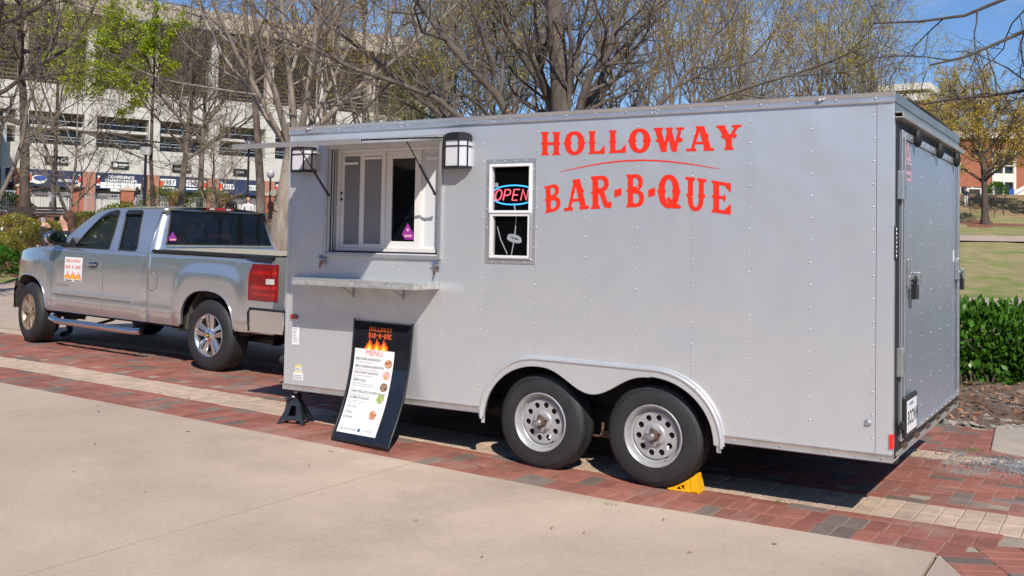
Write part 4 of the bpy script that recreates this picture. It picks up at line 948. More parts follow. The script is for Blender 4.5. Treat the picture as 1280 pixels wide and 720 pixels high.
# flames and name at the top
fl = [(.36, .782), (.50, .782), (.64, .775)]
for (colr, sc) in (((.85, .09, .01), 1.0), ((1.0, .36, .02), .68), ((1.0, .75, .08), .36)):
    b = MB()
    for k_, fx in enumerate((.37, .56, .74)):
        pts = [(-.14, 0), (-.13, .05), (-.10, .04), (-.075, .13), (-.05, .10), (0, .24), (.03, .15), (.06, .18), (.085, .09), (.12, .11), (.14, 0)]
        vs = [sgn(.045+(fx+x*sc*.9)*.665, .765+y*sc*.42, .003+.0012*(1.7-sc)) for x, y in pts]
        vs.append(sgn(.045+fx*.665, .765, .003+.0012*(1.7-sc))); n = len(pts)
        b.add(vs, [(n, i, i+1) for i in range(n-1)])
    b.build('flame_print', mat('flame_ink', colr, .5), MS)
for body, t0, hgt, curve in (('HOLLOWAY', .925, .036, 0), ('BAR-B-QUE', .866, .044, 1)):
    n = len(body); wtot = .40; x0 = .075+.19; 
    for i, ch in enumerate(body):
        u0 = .265+.055*0+i*(.40/n); 
        if ch == '-':
            b = MB(); b.add([sgn(u0+.008+a*.03, t0+.018+c_*.01, .003) for a, c_ in ((0, 0), (1, 0), (1, 1), (0, 1))], [(0, 1, 2, 3)]); b.build('board_letter', M['orange'], MS); continue
        vs, fs = gcache[ch]
        b = MB(); b.add([sgn(u0+((i_*2-2)/96)*(.38/n), t0+((j_*2-2)/128)*hgt, .003) for i_, j_ in vs], fs); b.build('board_letter', M['orange'], MS)

# ================================================================ pickup truck
hd = math.atan2(.0687, -.9976)
TK = empty('pickup_truck', (-2.546, 2.498, .15), (0, 0, 0), label='silver extended cab pickup truck hitched ahead of the trailer', cat='pickup truck')
tf = Vector((-.9976, .0687, .0165)).normalized(); tl_ = Vector((-.0687, -.9976, 0)).normalized(); tu = tf.cross(tl_)
TK.matrix_world = Matrix.Translation((-2.546, 2.498, .15)) @ Matrix((tf, tl_, tu)).transposed().to_4x4()
WF, WR_, RT = 3.645, 0.0, .395
M['liner'] = mat('dusty_liner', (.13, .115, .10), .8, var=.3, vscale=8)
# side surface: y as a function of (x, z)
def gs(t, w_): return math.exp(-(t/w_)**2)
def sideY(x, z):
    y = 1.0
    y -= .055*max(0, (.62-z)/.25)**1.5                      # rocker tuck
    y -= .018*max(0, (z-1.0)/.27)**2
    y -= .10*max(0, (z-1.235)/.06)**2 if z > 1.235 else 0       # shoulder roll
    if x > 3.35: y -= .20*((x-3.35)/.85)**2.3                   # nose taper
    if x < -.75: y -= .05*((-.75-x)/.35)**2
    y -= .020*gs(x-1.14, .055) if z < 1.24 else 0
    for cx, top in ((WF, 1.13), (WR_, 1.10)):                  # squared wheel bulges
        dx = abs(x-cx)/.62; dz = (z-.55)/(top-.50)
        d = max(dx, abs(dz)) if dz > 0 else dx
        f = (abs(dx)**4+(abs(dz) if dz > 0 else 0)**4)**.25
        y += .022*(1-sm(.80, 1.08, f))
    y -= .006*gs(z-.70, .09) * (1 if .62 < x < 3.0 else 0)
    return y
def bot(x):
    if x < .5: return .50-.02*(x > -1.5)
    return .455
def archz(x, cx, r=.455, zc=.43):
    d = abs(x-cx); return zc+r*(1-(d/r)**2.6)**(1/2.6) if d < r else 0
def ztop(x):
    if x < 1.11: return 1.283
    if x <= 2.95: return 1.283-.008*(x-1.1)
    t = (x-2.95)/1.2; return 1.268-.03*t-.10*t**3
def side_sheet(x0, x1, name, sgn_, mtl=None, ztopf=ztop, gap=.004, zb=None):
    b = MB(); nx = max(8, int((x1-x0)/.022)); nz = 34
    xs = [x0+gap+(x1-x0-2*gap)*i/(nx-1) for i in range(nx)]
    vs = []
    for x in xs:
        lo = zb(x) if zb else bot(x)
        for cx in (WF, WR_):
            if abs(x-cx) < .47: lo = max(lo, archz(x, cx) if abs(x-cx) < .455 else .0)
        hi = ztopf(x)
        for j in range(nz):
            t = j/(nz-1); z = lo+(hi-lo)*t; vs.append((x, sgn_*sideY(x, z), z))
    fs = [(i*nz+j, (i+1)*nz+j, (i+1)*nz+j+1, i*nz+j+1) for i in range(nx-1) for j in range(nz-1)]
    if sgn_ > 0: fs = [f[::-1] for f in fs]
    b.add(vs, fs)
    # inward returns round the edge
    def strip(edge):
        n = len(edge); k = [(x, y-sgn_*.028, z) for x, y, z in edge]; b.add(edge+k, [(i, i+1, n+i+1, n+i) for i in range(n-1)])
    strip([vs[i*nz] for i in range(nx)]); strip(vs[:nz]); strip(vs[-nz:]); strip([vs[i*nz+nz-1] for i in range(nx)])
    return b.build(name, mtl or M['paint'], TK, smooth=50)
M['paint'].node_tree.nodes['Principled BSDF'].inputs['Coat Roughness'].default_value = .03
for s_ in (1, -1):
    side_sheet(-1.02, 1.13, 'bedside', s_); side_sheet(1.13, 1.985, 'rear_door', s_); side_sheet(1.985, 3.07, 'front_door', s_); side_sheet(3.07, 4.20, 'front_fender', s_)
    b = MB()
    for cx in (WF, WR_):       # arch lips
        pts = [(cx+d, s_*(sideY(cx+d, archz(cx+d, cx))+.001), archz(cx+d, cx)) for d in np.linspace(-.452, .452, 40)]
        pts = [(pts[0][0], pts[0][1], .50 if cx == 0 else .48)]+pts+[(pts[-1][0], pts[-1][1], .49)]
        b = MB(); b.tube(pts, .009, 6); b.build('arch_lip', M['paint'], TK, smooth=60)
        b = MB(); w0, w1_ = (.45, .93)
        b.grid(24, 2, lambda u, v: (cx+.46*math.cos(PI*u), s_*(w0+(w1_-w0)*v), .42+.50*math.sin(PI*u))); b.grid(2, 2, lambda u, v: (cx-.46+.92*u, s_*w0, .3+.6*v)); b.build('wheel_liner', M['liner'], TK)
    b = MB(); 
    for xa, xb in ((1.385, 1.975), (2.0, 3.04)):
        b = MB(); P = [(0, .0), (.012, .006), (.016, .012), (.016, .058), (.012, .064), (0, .070)]
        n = 12; vs = []
        for i in range(n+1):
            x = xa+(xb-xa)*i/n
            for dy, dz in P: z = .662+.006*(x-1.4)/1.6+dz; vs.append((x, s_*(sideY(x, z)+dy), z))
        k = len(P); b.add(vs, [(i*k+j, (i+1)*k+j, (i+1)*k+j+1, i*k+j+1) if s_ < 0 else (i*k+j, i*k+j+1, (i+1)*k+j+1, (i+1)*k+j) for i in range(n) for j in range(k-1)]+[tuple(range(k)), tuple(range(n*k+k-1, n*k-1, -1))])
        b.build('body_moulding', M['trim'], TK, smooth=30)
    b = MB(); b.tube([(3.02, s_*1.0, .395), (2.98, s_*1.05, .36), (2.8, s_*1.06, .345), (1.25, s_*1.06, .345), (1.12, s_*1.04, .35)], .040, 14)
    for x in (2.7, 2.1, 1.4): b.tube([(x, s_*.75, .40), (x, s_*1.02, .35)], .018, 6)
    b.build('side_step', M['chrome'], TK, smooth=50)
# dark core behind the gaps
b = MB(); b.box((.52, -.93, .43), (3.12, .93, 1.20)); b.box((-1.0, -.90, .50), (.5, .90, .60)); b.build('floor_pan', M['dark'], TK)
# hood, cowl
def hoodz(x, y): 
    t = (x-2.95)/1.25; e = abs(y)/.90
    return 1.268-.03*t-.10*t**3+.075*(1-e**2.4)*(1-.25*t)-.02*max(0, t-.9)+.012*(1 if .42 < e < .8 else 0)*0
b = MB(); b.grid(30, 31, lambda u, v: (2.96+1.26*u, (v*2-1)*min(.955, sideY(2.96+1.24*u, 1.25)-.02), hoodz(2.96+1.26*u, (v*2-1)*.90))); b.build('hood', M['paint'], TK, smooth=180)
# nose
b = MB(); b.grid(12, 31, lambda u, v: (4.20+.06*math.sin(PI*.5*u)+.06*(1-(2*v-1)**2), (v*2-1)*.80, 1.13-.12*(u)**1.0+.06*(1-abs(2*v-1)**2.4)*(1-u))); b.build('hood_nose', M['paint'], TK, smooth=180)
b = MB(); b.box((4.0, -.78, .45), (4.22, .78, 1.05)); b.build('radiator_shell', M['dark'], TK)
b = MB(); b.box((4.22, -.45, .66), (4.28, .45, 1.0)); b.build('grille', M['black'], TK)
for z in (.66, .83, .99):
    b = MB(); b.box((4.27, -.46, z-.02), (4.31, .46, z+.02)); b.build('grille_bar', M['chrome'], TK, bevel=.008)
for s_ in (1, -1):
    b = MB(); b.add([(4.22, s_*.48, .72), (4.10, s_*.84, .74), (4.03, s_*.865, 1.06), (4.18, s_*.52, 1.06)], [(0, 1, 2, 3) if s_ > 0 else (3, 2, 1, 0)]); b.build('headlight', M['lamp_clear'], TK)
b = MB()
def bump_y(t): return (t*2-1)*.99
b.grid(31, 10, lambda u, v: (4.40-.40*abs(2*u-1)**4+.03*math.sin(PI*v), (2*u-1)*.97, .42+.36*v)); b.build('front_bumper', M['chrome'], TK, smooth=180)
for s_ in (1, -1):
    b = MB(); b.box((3.97, s_*.80, .44), (4.05, s_*.93, .75)); b.build('bumper_end', M['dark'], TK, bevel=.02)
b = MB(); b.box((4.0, .72, .28), (4.12, .80, .42)); b.box((4.0, -.80, .28), (4.12, -.72, .42)); b.build('tow_hook', M['black'], TK, kind=None)
# ------------------------------------------------ cab
def cabpt(s, t):
    """s: 0 rear .. 1 front along the roof line; t: 0 belt .. 1 roof edge .. 1.6 centre"""
    pass
ROOFH = 1.842
def side_in(z): # half width of the greenhouse at height z
    k = (z-1.262)/(1.80-1.262); return .955-.165*k-.03*k*k
# body side frames: plate with window openings in (x, h) space, then bent to the lean
def to3(x, h, out=0, s_=1): # h: developed height 0..1 -> z
    z = 1.262+h; return (x, s_*(side_in(z)+out), z)
APX0, APX1 = 2.955, 2.40     # pillar base / roof front
def roofedge(x): # developed height of the upper side edge
    if x > 2.36: return max(0.0, .470*(1-((x-2.36)/(3.04-2.36))**1.35))
    return .500-.03*max(0, (x-2.05)/.31)**2-.012*max(0, (1.5-x)/.5)**2
win1 = [(2.690, .012), (2.640, .060), (2.555, .165), (2.43, .300), (2.31, .405), (2.20, .452), (2.08, .475), (2.02, .474), (2.000, .455), (1.955, .22), (1.945, .012)]
win2 = [(1.755, .010), (1.780, .16), (1.815, .32), (1.850, .455), (1.835, .476), (1.56, .482), (1.535, .468), (1.485, .30), (1.42, .11), (1.405, .035), (1.43, .010)]
def inside(poly, x, y):
    c = False; n = len(poly)
    for i in range(n):
        x1, y1 = poly[i]; x2, y2 = poly[(i+1) % n]
        if (y1 > y) != (y2 > y) and x < (x2-x1)*(y-y1)/(y2-y1)+x1: c = not c
    return c
def nearest(poly, x, y):
    best = None
    for i in range(len(poly)):
        a = Vector(poly[i]); b_ = Vector(poly[(i+1) % len(poly)]); p = Vector((x, y)); d = b_-a
        t = max(0, min(1, (p-a).dot(d)/d.dot(d))); q = a+d*t; e = (q-p).length
        if best is None or e < best[0]: best = (e, q.x, q.y)
    return best
for s_ in (1, -1):
    b = MB(); nx, nh = 120, 34; vs = []; kp = []
    for i in range(nx):
        x = 1.17+(3.04-1.17)*i/(nx-1); top = roofedge(x)
        for j in range(nh):
            h = -.02+(top+.02)*j/(nh-1); vs.append([x, h])
    cell = .02
    for v in vs:
        for wp in (win1, win2):
            d = nearest(wp, v[0], v[1])
            if inside(wp, v[0], v[1]) and d[0] < .0105: v[0], v[1] = d[1], d[2]
            elif not inside(wp, v[0], v[1]) and d[0] < .003: v[0], v[1] = d[1], d[2]
    fs = []
    for i in range(nx-1):
        for j in range(nh-1):
            f = (i*nh+j, (i+1)*nh+j, (i+1)*nh+j+1, i*nh+j+1)
            cx = sum(vs[k][0] for k in f)/4; cy = sum(vs[k][1] for k in f)/4
            if any(inside(wp, cx, cy) and nearest(wp, cx, cy)[0] > .001 for wp in (win1, win2)): continue
            fs.append(f if s_ < 0 else f[::-1])
    b.add([to3(x, h, 0, s_) for x, h in vs], fs); b.build('cab_side', M['paint'], TK, smooth=180)
    for wp, gm, nm in ((win1, 'cabglass', 'front_side_window'), (win2, 'glass_dark', 'rear_side_window')):
        cxy = (sum(p[0] for p in wp)/len(wp), sum(p[1] for p in wp)/len(wp)); n = len(wp)
        b = MB(); b.add([to3(x, h, -.012, s_) for x, h in wp]+[to3(*cxy, -.010, s_)], [((i, (i+1) % n, n) if s_ > 0 else ((i+1) % n, i, n)) for i in range(n)]); wo_ = b.build(nm, M[gm], TK)
        b = MB(); b.tube([to3(x, h, -.001, s_) for x, h in wp+wp[:1]], .011, 6, cap=False); b.build('window_seal', M['black'], TK, smooth=60)
        # rain visor over the glass
        tp = [p for p in wp if p[1] > .44]
        if wp is win1: tp = [p for p in wp if p[1] > .16][:7]
        tp = sorted([p for p in tp], key=lambda p: -p[0])
        b = MB(); k = len(tp); b.add([to3(x, h+.012, .012, s_) for x, h in tp]+[to3(x-(.0 if i < k-1 else -.0), h-.040, .030, s_) for i, (x, h) in enumerate(tp)], [(i, i+1, k+i+1, k+i) for i in range(k-1)]); b.build('rain_visor', M['blackmetal'], TK, smooth=180)
# roof
def roofz(x, v): # v -1..1 
    e = 1.262+min(roofedge(min(x, 2.38)), .50)
    return e+.058*(1-abs(v)**2.6)-(.05*max(0, (x-2.25)/.16)**2)
b = MB(); b.grid(40, 33, lambda u, v: (1.10+1.33*u, (2*v-1)*side_in(1.762), roofz(1.10+1.33*u, 2*v-1))); b.build('roof', M['paint'], TK, smooth=180)
for s_ in (1, -1):
    b = MB(); b.tube([(1.12+1.28*i/20, s_*(side_in(1.262+roofedge(1.12+1.28*i/20))-.012), 1.262+roofedge(1.12+1.28*i/20)-.006) for i in range(21)]+[(x, s_*(side_in(1.262+roofedge(x))-.010), 1.262+roofedge(x)-.004) for x in np.linspace(2.44, 3.02, 12)], .017, 8); b.build('roof_rail', M['paint'], TK, smooth=60)
# windscreen
def ws(u, v): # u 0 base 1 top, v -1..1
    xb = 3.02+.22*(1-v*v); xt = 2.40+.05*(1-v*v); zb = 1.27+.055*(1-v*v); zt = 1.745+.05*(1-v*v)
    hw = .93*(1-u)+.765*u; return (xb+(xt-xb)*u, v*hw, zb+(zt-zb)*u)
b = MB(); b.grid(10, 20, lambda u, v: ws(u, 2*v-1)); b.build('windscreen', M['cabglass'], TK, smooth=180)
# rear corners + rear wall with window
def rearx(z): return 1.055+.10*max(0, (z-1.30)/.5)
def rw(a, z, out=0): # a -1..1 across the cab rear incl. rounded corners
    w_ = side_in(min(z, 1.775)); x0 = rearx(z); rr = .15
    y = a*w_; dxc = 0
    d = w_-abs(y)
    if d < rr: k = 1-d/rr; dxc = rr*(1-math.sqrt(max(0, 1-k*k)))*1.0
    return (x0+dxc-out-.0, y, z)
zr0, zr1 = 1.23, 1.775
b = MB(); NA_, NZ_ = 81, 28
aa = []
for i in range(NA_):
    t = 2*i/(NA_-1)-1; aa.append(math.copysign(1-(1-abs(t))**1.6, t))
WZ0, WZ1 = 1.372, 1.742
def rwv(i, j): return rw(aa[i], zr0+(zr1-zr0)*j/(NZ_-1))
vs = []; zl = sorted(list(np.linspace(zr0, zr1, NZ_-2))+[WZ0, WZ1])
def wa(z): return (.775-.10*(z-WZ0)/(WZ1-WZ0))
for i in range(NA_):
    for z in zl: vs.append(rw(aa[i], z))
# snap columns to the window edge
fs = []
for i in range(NA_-1):
    for j in range(NZ_-1):
        f = (i*NZ_+j, i*NZ_+j+1, (i+1)*NZ_+j+1, (i+1)*NZ_+j); cy = sum(vs[k][1] for k in f)/4; cz = sum(vs[k][2] for k in f)/4
        if WZ0 < cz < WZ1 and abs(cy) < wa(cz): continue
        fs.append(f)
b.add(vs, fs); b.build('cab_back', M['paint'], TK, smooth=180)
P = [(rearx(z)-.004, s_*(wa(z)+.012), z) for s_, z in ((1, WZ0-.012), (-1, WZ0-.012), (-1, WZ1+.012), (1, WZ1+.012))]
b = MB(); b.add([(rearx(z)+.001-.009, s_*(wa(z)+.015), z) for s_, z in ((1, WZ0-.014), (-1, WZ0-.014), (-1, WZ1+.010), (1, WZ1+.010))], [(3, 2, 1, 0)]); b.build('rear_window', M['glass_dark'], TK)
b = MB(); b.tube([(x-.006, y, z) for x, y, z in P+P[:1]], .010, 6, cap=False); b.build('window_seal', M['black'], TK, smooth=60)
b = MB(); b.box((1.045, -.80, 1.335), (1.06, .80, 1.352)); b.build('rear_sill', M['paint'], TK)
BLm = empty('high_brake_light', (1.115, .0, 1.800), parent=TK)
b = MB(); b.box((-.016, -.21, -.022), (.04, .21, .012)); b.build('lens', M['lamp_red'], BLm, bevel=.008)
for y0, y1, m_ in ((-.07, .07, 'lamp_red_hi'), (.09, .16, 'lamp_clear'), (-.16, -.09, 'lamp_clear')):
    b = MB(); b.box((-.019, y0, -.014), (-.014, y1, .006)); b.build('bulb_panel', M[m_], BLm, bevel=.004)
b = MB(); b.add([(1.046, .735+y, 1.395+z) for y, z in ((0.03, 0), (-.06, 0), (-.075, .035), (-.015, .115), (.04, .035))], [(0, 1, 2, 3, 4)]); b.build('hygiene_sticker', M['purple'], TK)
b = MB(); b.box((1.043, .672, 1.405), (1.045, .755, 1.424)); b.build('sticker_print', M['pink'], TK)
# cab interior
M['seat'] = mat('seat_cloth', (.05, .048, .046), .85)
for y in (.42, -.42):
    st_ = empty('seat', (2.15, y, .85), parent=TK)
    b = MB(); b.box((-.25, -.25, 0), (.28, .25, .16)); b.build('cushion', M['seat'], st_, bevel=.04)
    b = MB(); b.box((-.40, -.25, .12), (-.24, .25, .62), 0, Matrix.Rotation(-.12, 4, 'Y')); b.build('seat_back', M['seat'], st_, bevel=.04)
    b = MB(); b.box((-.46, -.13, .64), (-.36, .13, .82)); b.build('headrest', M['seat'], st_, bevel=.03)
b = MB(); b.box((2.62, -.85, 1.0), (3.05, .85, 1.24)); b.build('dashboard', M['interior'], TK, bevel=.04)
b = MB(); b.lathe([(.18+.016*math.cos(a), .016*math.sin(a)) for a in np.linspace(0, 2*PI, 9)], 28, 'x'); b.box((-.01, -.18, -.015), (.01, .18, .015)); b.build('steering_wheel', M['black'], TK, loc=(2.52, .42, 1.22), rot=(0, R(-20), 0), smooth=60)
# ------------------------------------------------ bed
b = MB(); b.box((-.98, -.80, .78), (1.0, .80, .80)); 
for s_ in (1, -1): b.box((-.98, s_*.80 if s_ > 0 else -.90, .80), (1.0, .90 if s_ > 0 else -.80, 1.26))
b.box((.98, -.9, .8), (1.02, .9, 1.26)); b.build('bed_liner', M['black'], TK)
for s_ in (1, -1):
    b = MB(); P = [(.985, 1.268), (.985, 1.292), (.955, 1.302), (.86, 1.302), (.86, 1.25)]
    b.prism([(s_*y, z) for y, z in P], -1.0, 1.06, 'x'); b.build('rail_cap', M['blackmetal'], TK, fix=True, bevel=.004)
    b = MB(); b.add([(-.60, s_*1.004, 1.262), (-.72, s_*1.004, 1.235), (-1.0, s_*.992, 1.225), (-1.0, s_*.992, 1.29), (-.60, s_*.99, 1.29)], [(0, 1, 2, 3, 4)]); b.build('rail_end', M['blackmetal'], TK)
# soft folded cover edge seen above the rail
b = MB(); b.grid(3, 14, lambda u, v: (-.98+2.0*u, -.86+1.72*v, 1.300+.018*math.sin(PI*v))); b.build('bed_cover', mat('bed_cover_tan', (.42, .38, .28), .7), TK, smooth=180)
# tailgate
b = MB(); b.grid(12, 14, lambda u, v: (-1.045-.012*math.sin(PI*v)-.02*max(0, v-.85)/.15, (2*u-1)*.80, .73+.55*v)); b.build('tailgate', M['paint'], TK, smooth=180)
b = MB(); b.box((-1.085, -.80, 1.265), (-1.0, .80, 1.305)); b.build('tailgate_spoiler', M['paint'], TK, bevel=.014)
b = MB(); b.box((-1.075, -.12, 1.14), (-1.055, .12, 1.22)); b.build('tailgate_handle', M['black'], TK, bevel=.008)
put_text('SILVERADO', .085, M['ink'], TK, lambda x, y: (-1.0665, .765-x, .745+y), 'tailgate_lettering', xscale=1.25, bold=.003)
b = MB(); b.box((-1.068, .56, .852), (-1.06, .72, .880)); b.build('tailgate_badge', M['ink'], TK)
for s_ in (1, -1):
    b = MB(); 
    b.grid(2, 10, lambda u, v: (-1.02, s_*(.965-.16*u), .70+.585*v)); b.grid(6, 10, lambda u, v: (-1.02-.025*math.sin(PI*.5*(1-u)), s_*(.80+.02*u), .73+.55*v)); b.build('bed_corner', M['paint'], TK, smooth=40)
    tlp = empty('tail_lamp', (0, 0, 0), parent=TK)
    # wraps from the bedside to the rear
    def tlm(u, v, o=0):
        # u 0 front edge on the side .. 1 inner edge at the rear
        z = .832+(.372)*v
        fr = -.66-.045*(v**3)*0-.02*math.sin(PI*v)*0
        fr = -.665 - .05*max(0, v-.75)/.25
        if u < .62:
            x = fr+(-1.0-fr)*(u/.62); y = sideY(x, z)+(.981-sideY(-1.0, z))*(u/.62)**3+.006+o
        else:
            k = (u-.62)/.38; a = k*PI/2; x = -1.0-(.035+o)*math.sin(a); y = .981+o-.05*(1-math.cos(a))
        return (x, s_*y, z)
    b = MB(); b.grid(24, 16, lambda u, v: tlm(u, v)); b.build('lens', M['lamp_red'], tlp, smooth=60)
    b = MB(); b.grid(12, 4, lambda u, v: tlm(.12+.80*u, .30+.10*v, .002)); b.build('lens_band', M['lamp_red_hi'], tlp, smooth=60)
    b = MB(); b.grid(12, 4, lambda u, v: tlm(.10+.82*u, .72+.10*v, .002)); b.build('lens_band', M['lamp_red_hi'], tlp, smooth=60)
    b = MB(); b.grid(10, 4, lambda u, v: tlm(.12+.75*u, .13+.06*v, .002)); b.build('lens_band', M['lamp_red_hi'], tlp, smooth=60)
    b = MB(); b.grid(8, 4, lambda u, v: tlm(.48+.30*u, .46+.15*v, .003)); b.build('reverse_lens', M['lamp_clear'], tlp, smooth=60)
    b = MB(); b.tube([tlm(u_, 0) for u_ in np.linspace(0, 1, 12)]+[tlm(1, v_) for v_ in np.linspace(0, 1, 6)]+[tlm(u_, 1) for u_ in np.linspace(1, 0, 12)]+[tlm(0, v_) for v_ in np.linspace(1, 0, 6)], .006, 5, cap=False); b.build('lens_edge', M['lamp_red'], tlp)
# rear bumper
b = MB()
def rb(u, v):
    t = 2*u-1; a = abs(t)
    y = math.copysign(min(a/.80, 1)*.985, t) if a < .8 else math.copysign(.985+.025*math.sin((a-.8)/.2*PI/2), t)
    x = -1.25+.10*min(a/.80, 1)**5*0.6 if a < .8 else -1.19+(a-.8)/.2*.50
    return (x-.02*math.sin(PI*v), y, .50+.235*v)
b.grid(61, 8, rb); b.build('rear_bumper', M['chrome'], TK, smooth=60)
b = MB(); P = [rb(u, 1) for u in np.linspace(0, 1, 31)]; b.add([(x, y, .738) for x, y, z in P]+[(-.98, .9, .738), (-.98, -.9, .738)][::-1], [tuple(range(33))]); b.tube([(x-.004, y, .738) for x, y, z in P], .014, 6); b.build('bumper_step', M['blackmetal'], TK, smooth=50)
for s_ in (1, -1):
    b = MB(); b.tube([(-.70, s_*1.012, .505), (-.685, s_*1.012, .60), (-.675, s_*1.012, .70), (-.72, s_*1.012, .735)], .010, 6); b.build('bumper_trim', M['blackmetal'], TK, smooth=60)
b = MB(); b.box((-1.30, -.05, .38), (-1.0, .05, .46)); b.tube([(-1.28, 0, .46), (-1.28, 0, .52)], .02, 8); b.blob((-1.28, 0, .545), (.03, .03, .03)); b.build('tow_hitch', M['black'], TK)
b = MB(); b.tube([(0, -.7, .38), (0, .7, .38)], .07, 10); b.blob((0, 0, .38), (.17, .14, .17), 14, 10); b.tube([(-1.0, .5, .46), (4.0, .5, .46)], .06, 6); b.tube([(-1.0, -.5, .46), (4.0, -.5, .46)], .06, 6); b.tube([(2.2, .2, .36), (.4, .45, .36), (-.6, .55, .40)], .035, 8); b.box((.6, -.3, .30), (1.7, .2, .44)); b.box((-.9, -.35, .42), (-.35, .35, .48)); b.tube([(3.645, -.7, .38), (3.645, .7, .38)], .04, 8); b.build('underbody', M['dark'], TK)
b = MB(); b.lathe([(.37, -.09), (.37, .09), (.2, .09), (.2, -.09)], 24, 'z', (-.62, 0, .52), closed=True); b.build('spare_tyre', M['tyre'], TK, smooth=40)
# small side details (driver side and mirrored)
b = MB(); n = 28; vs = [(1.012+.105*math.cos(2*PI*i/n), 0, .938+.115*math.sin(2*PI*i/n)) for i in range(n)]
b.tube([(x, sideY(x, z)+.0005, z) for x, y, z in vs+vs[:1]], .0022, 5, cap=False); b.build('fuel_door', M['dark'], TK)
b = MB(); b.add([(x*.96+1.012*.04, sideY(x, z)+.0015, z) for x, y, z in vs], [tuple(range(n-1, -1, -1))]); b.build('fuel_flap', M['paint'], TK)
dh = empty('door_handle', (2.19, 1.0, 1.075), parent=TK)
b = MB(); b.blob((0, -.004, 0), (.105, .02, .036), 20, 12); b.build('handle_cup', M['blackmetal'], dh, smooth=180)
b = MB(); b.tube([(-.095, .012, -.004), (-.06, .030, 0), (.05, .030, .002), (.09, .012, -.002)], [.010, .017, .017, .010], 10); b.blob((.0, .010, .034), (.028, .012, .016)); b.build('handle_bar', M['chrome'], dh, smooth=60)
for s_ in (1, -1):
    mr_ = empty('door_mirror', (2.86, s_*.96, 1.36), parent=TK)
    b = MB(); b.blob((.05, s_*.13, .02), (.070, .138, .094), 20, 12); b.build('mirror_shell', M['chrome'], mr_, smooth=180)
    b = MB(); b.blob((.0, s_*.13, .02), (.035, .135, .092), 20, 12); b.build('mirror_housing', M['blackmetal'], mr_, smooth=180)
    b = MB(); b.blob((-.034, s_*.13, .02), (.006, .115, .076), 20, 10); b.build('mirror_glass', mat('mirror_tree_reflection', (.03, .05, .045), .05, .9), mr_, smooth=180)  # dark green reflection of trees put into the mirror glass colour
    b = MB(); b.tube([(.02, -s_*.04, -.08), (.02, s_*.06, -.04)], .04, 8); b.build('mirror_arm', M['black'], mr_, smooth=60)
    b = MB(); b.add([to3(x, h, .004, s_) for x, h in ((2.86, -.01), (2.66, -.01), (2.66, .05), (2.80, .13))], [(0, 1, 2, 3)]); b.build('mirror_patch', M['black'], TK)
# antenna-less; door sign
def dsg(x, z, o=.004): return (x, sideY(x, z)+o, z)
b = MB(); b.grid(6, 8, lambda u, v: dsg(2.805-.385*u, .845+.30*v)); b.build('door_sign', M['white'], TK, smooth=180)
for ti, (body, z0, hh, xa, wd_) in enumerate((('HOLLOWAY', 1.085, .036, 2.775, .32), ('BAR-B-QUE', 1.005, .042, 2.785, .34))):
    for i, ch in enumerate(body):
        x0 = xa-i*wd_/len(body)
        if ch == '-': continue
        vs_, fs_ = gcache[ch]; b = MB(); b.add([dsg(x0-((a*2-2)/96)*wd_/len(body)*.95, z0+(c*2-2)/128*hh, .006) for a, c in vs_], fs_); b.build('sign_letter', M['orange'], TK)
for colr, sc in (((.85, .12, .01), 1.0), ((1.0, .5, .03), .7)):
    b = MB()
    for fx in (.16, .5, .84):
        pts = [(-.18, 0), (-.15, .07), (-.09, .14), (-.05, .11), (0, .26), (.05, .15), (.10, .14), (.15, .06), (.18, 0)]
        vs_ = [dsg(2.79-(fx+x*sc)*.35, .878+y*sc*.40, .0055+.001*(1.7-sc)) for x, y in pts]+[dsg(2.79-fx*.35, .878, .0055+.001*(1.7-sc))]; b.add(vs_, [(9, i, i+1) for i in range(8)])
    b.build('flame_print', mat('flame_ink', colr, .5), TK)
b = MB(); b.box((2.43, sideY(2.5, .86)+.005, .853), (2.58, sideY(2.5, .86)+.007, .864)); b.box((2.63, sideY(2.7, .86)+.005, .853), (2.78, sideY(2.7, .86)+.007, .864)); b.build('sign_small_print', M['ink'], TK, kind='stuff')
put_text('SILVERADO', .052, M['chrome'], TK, lambda x, y: (3.01-x, sideY(2.9, .78)+.006, .775+y), 'door_badge', xscale=1.15, bold=.002)
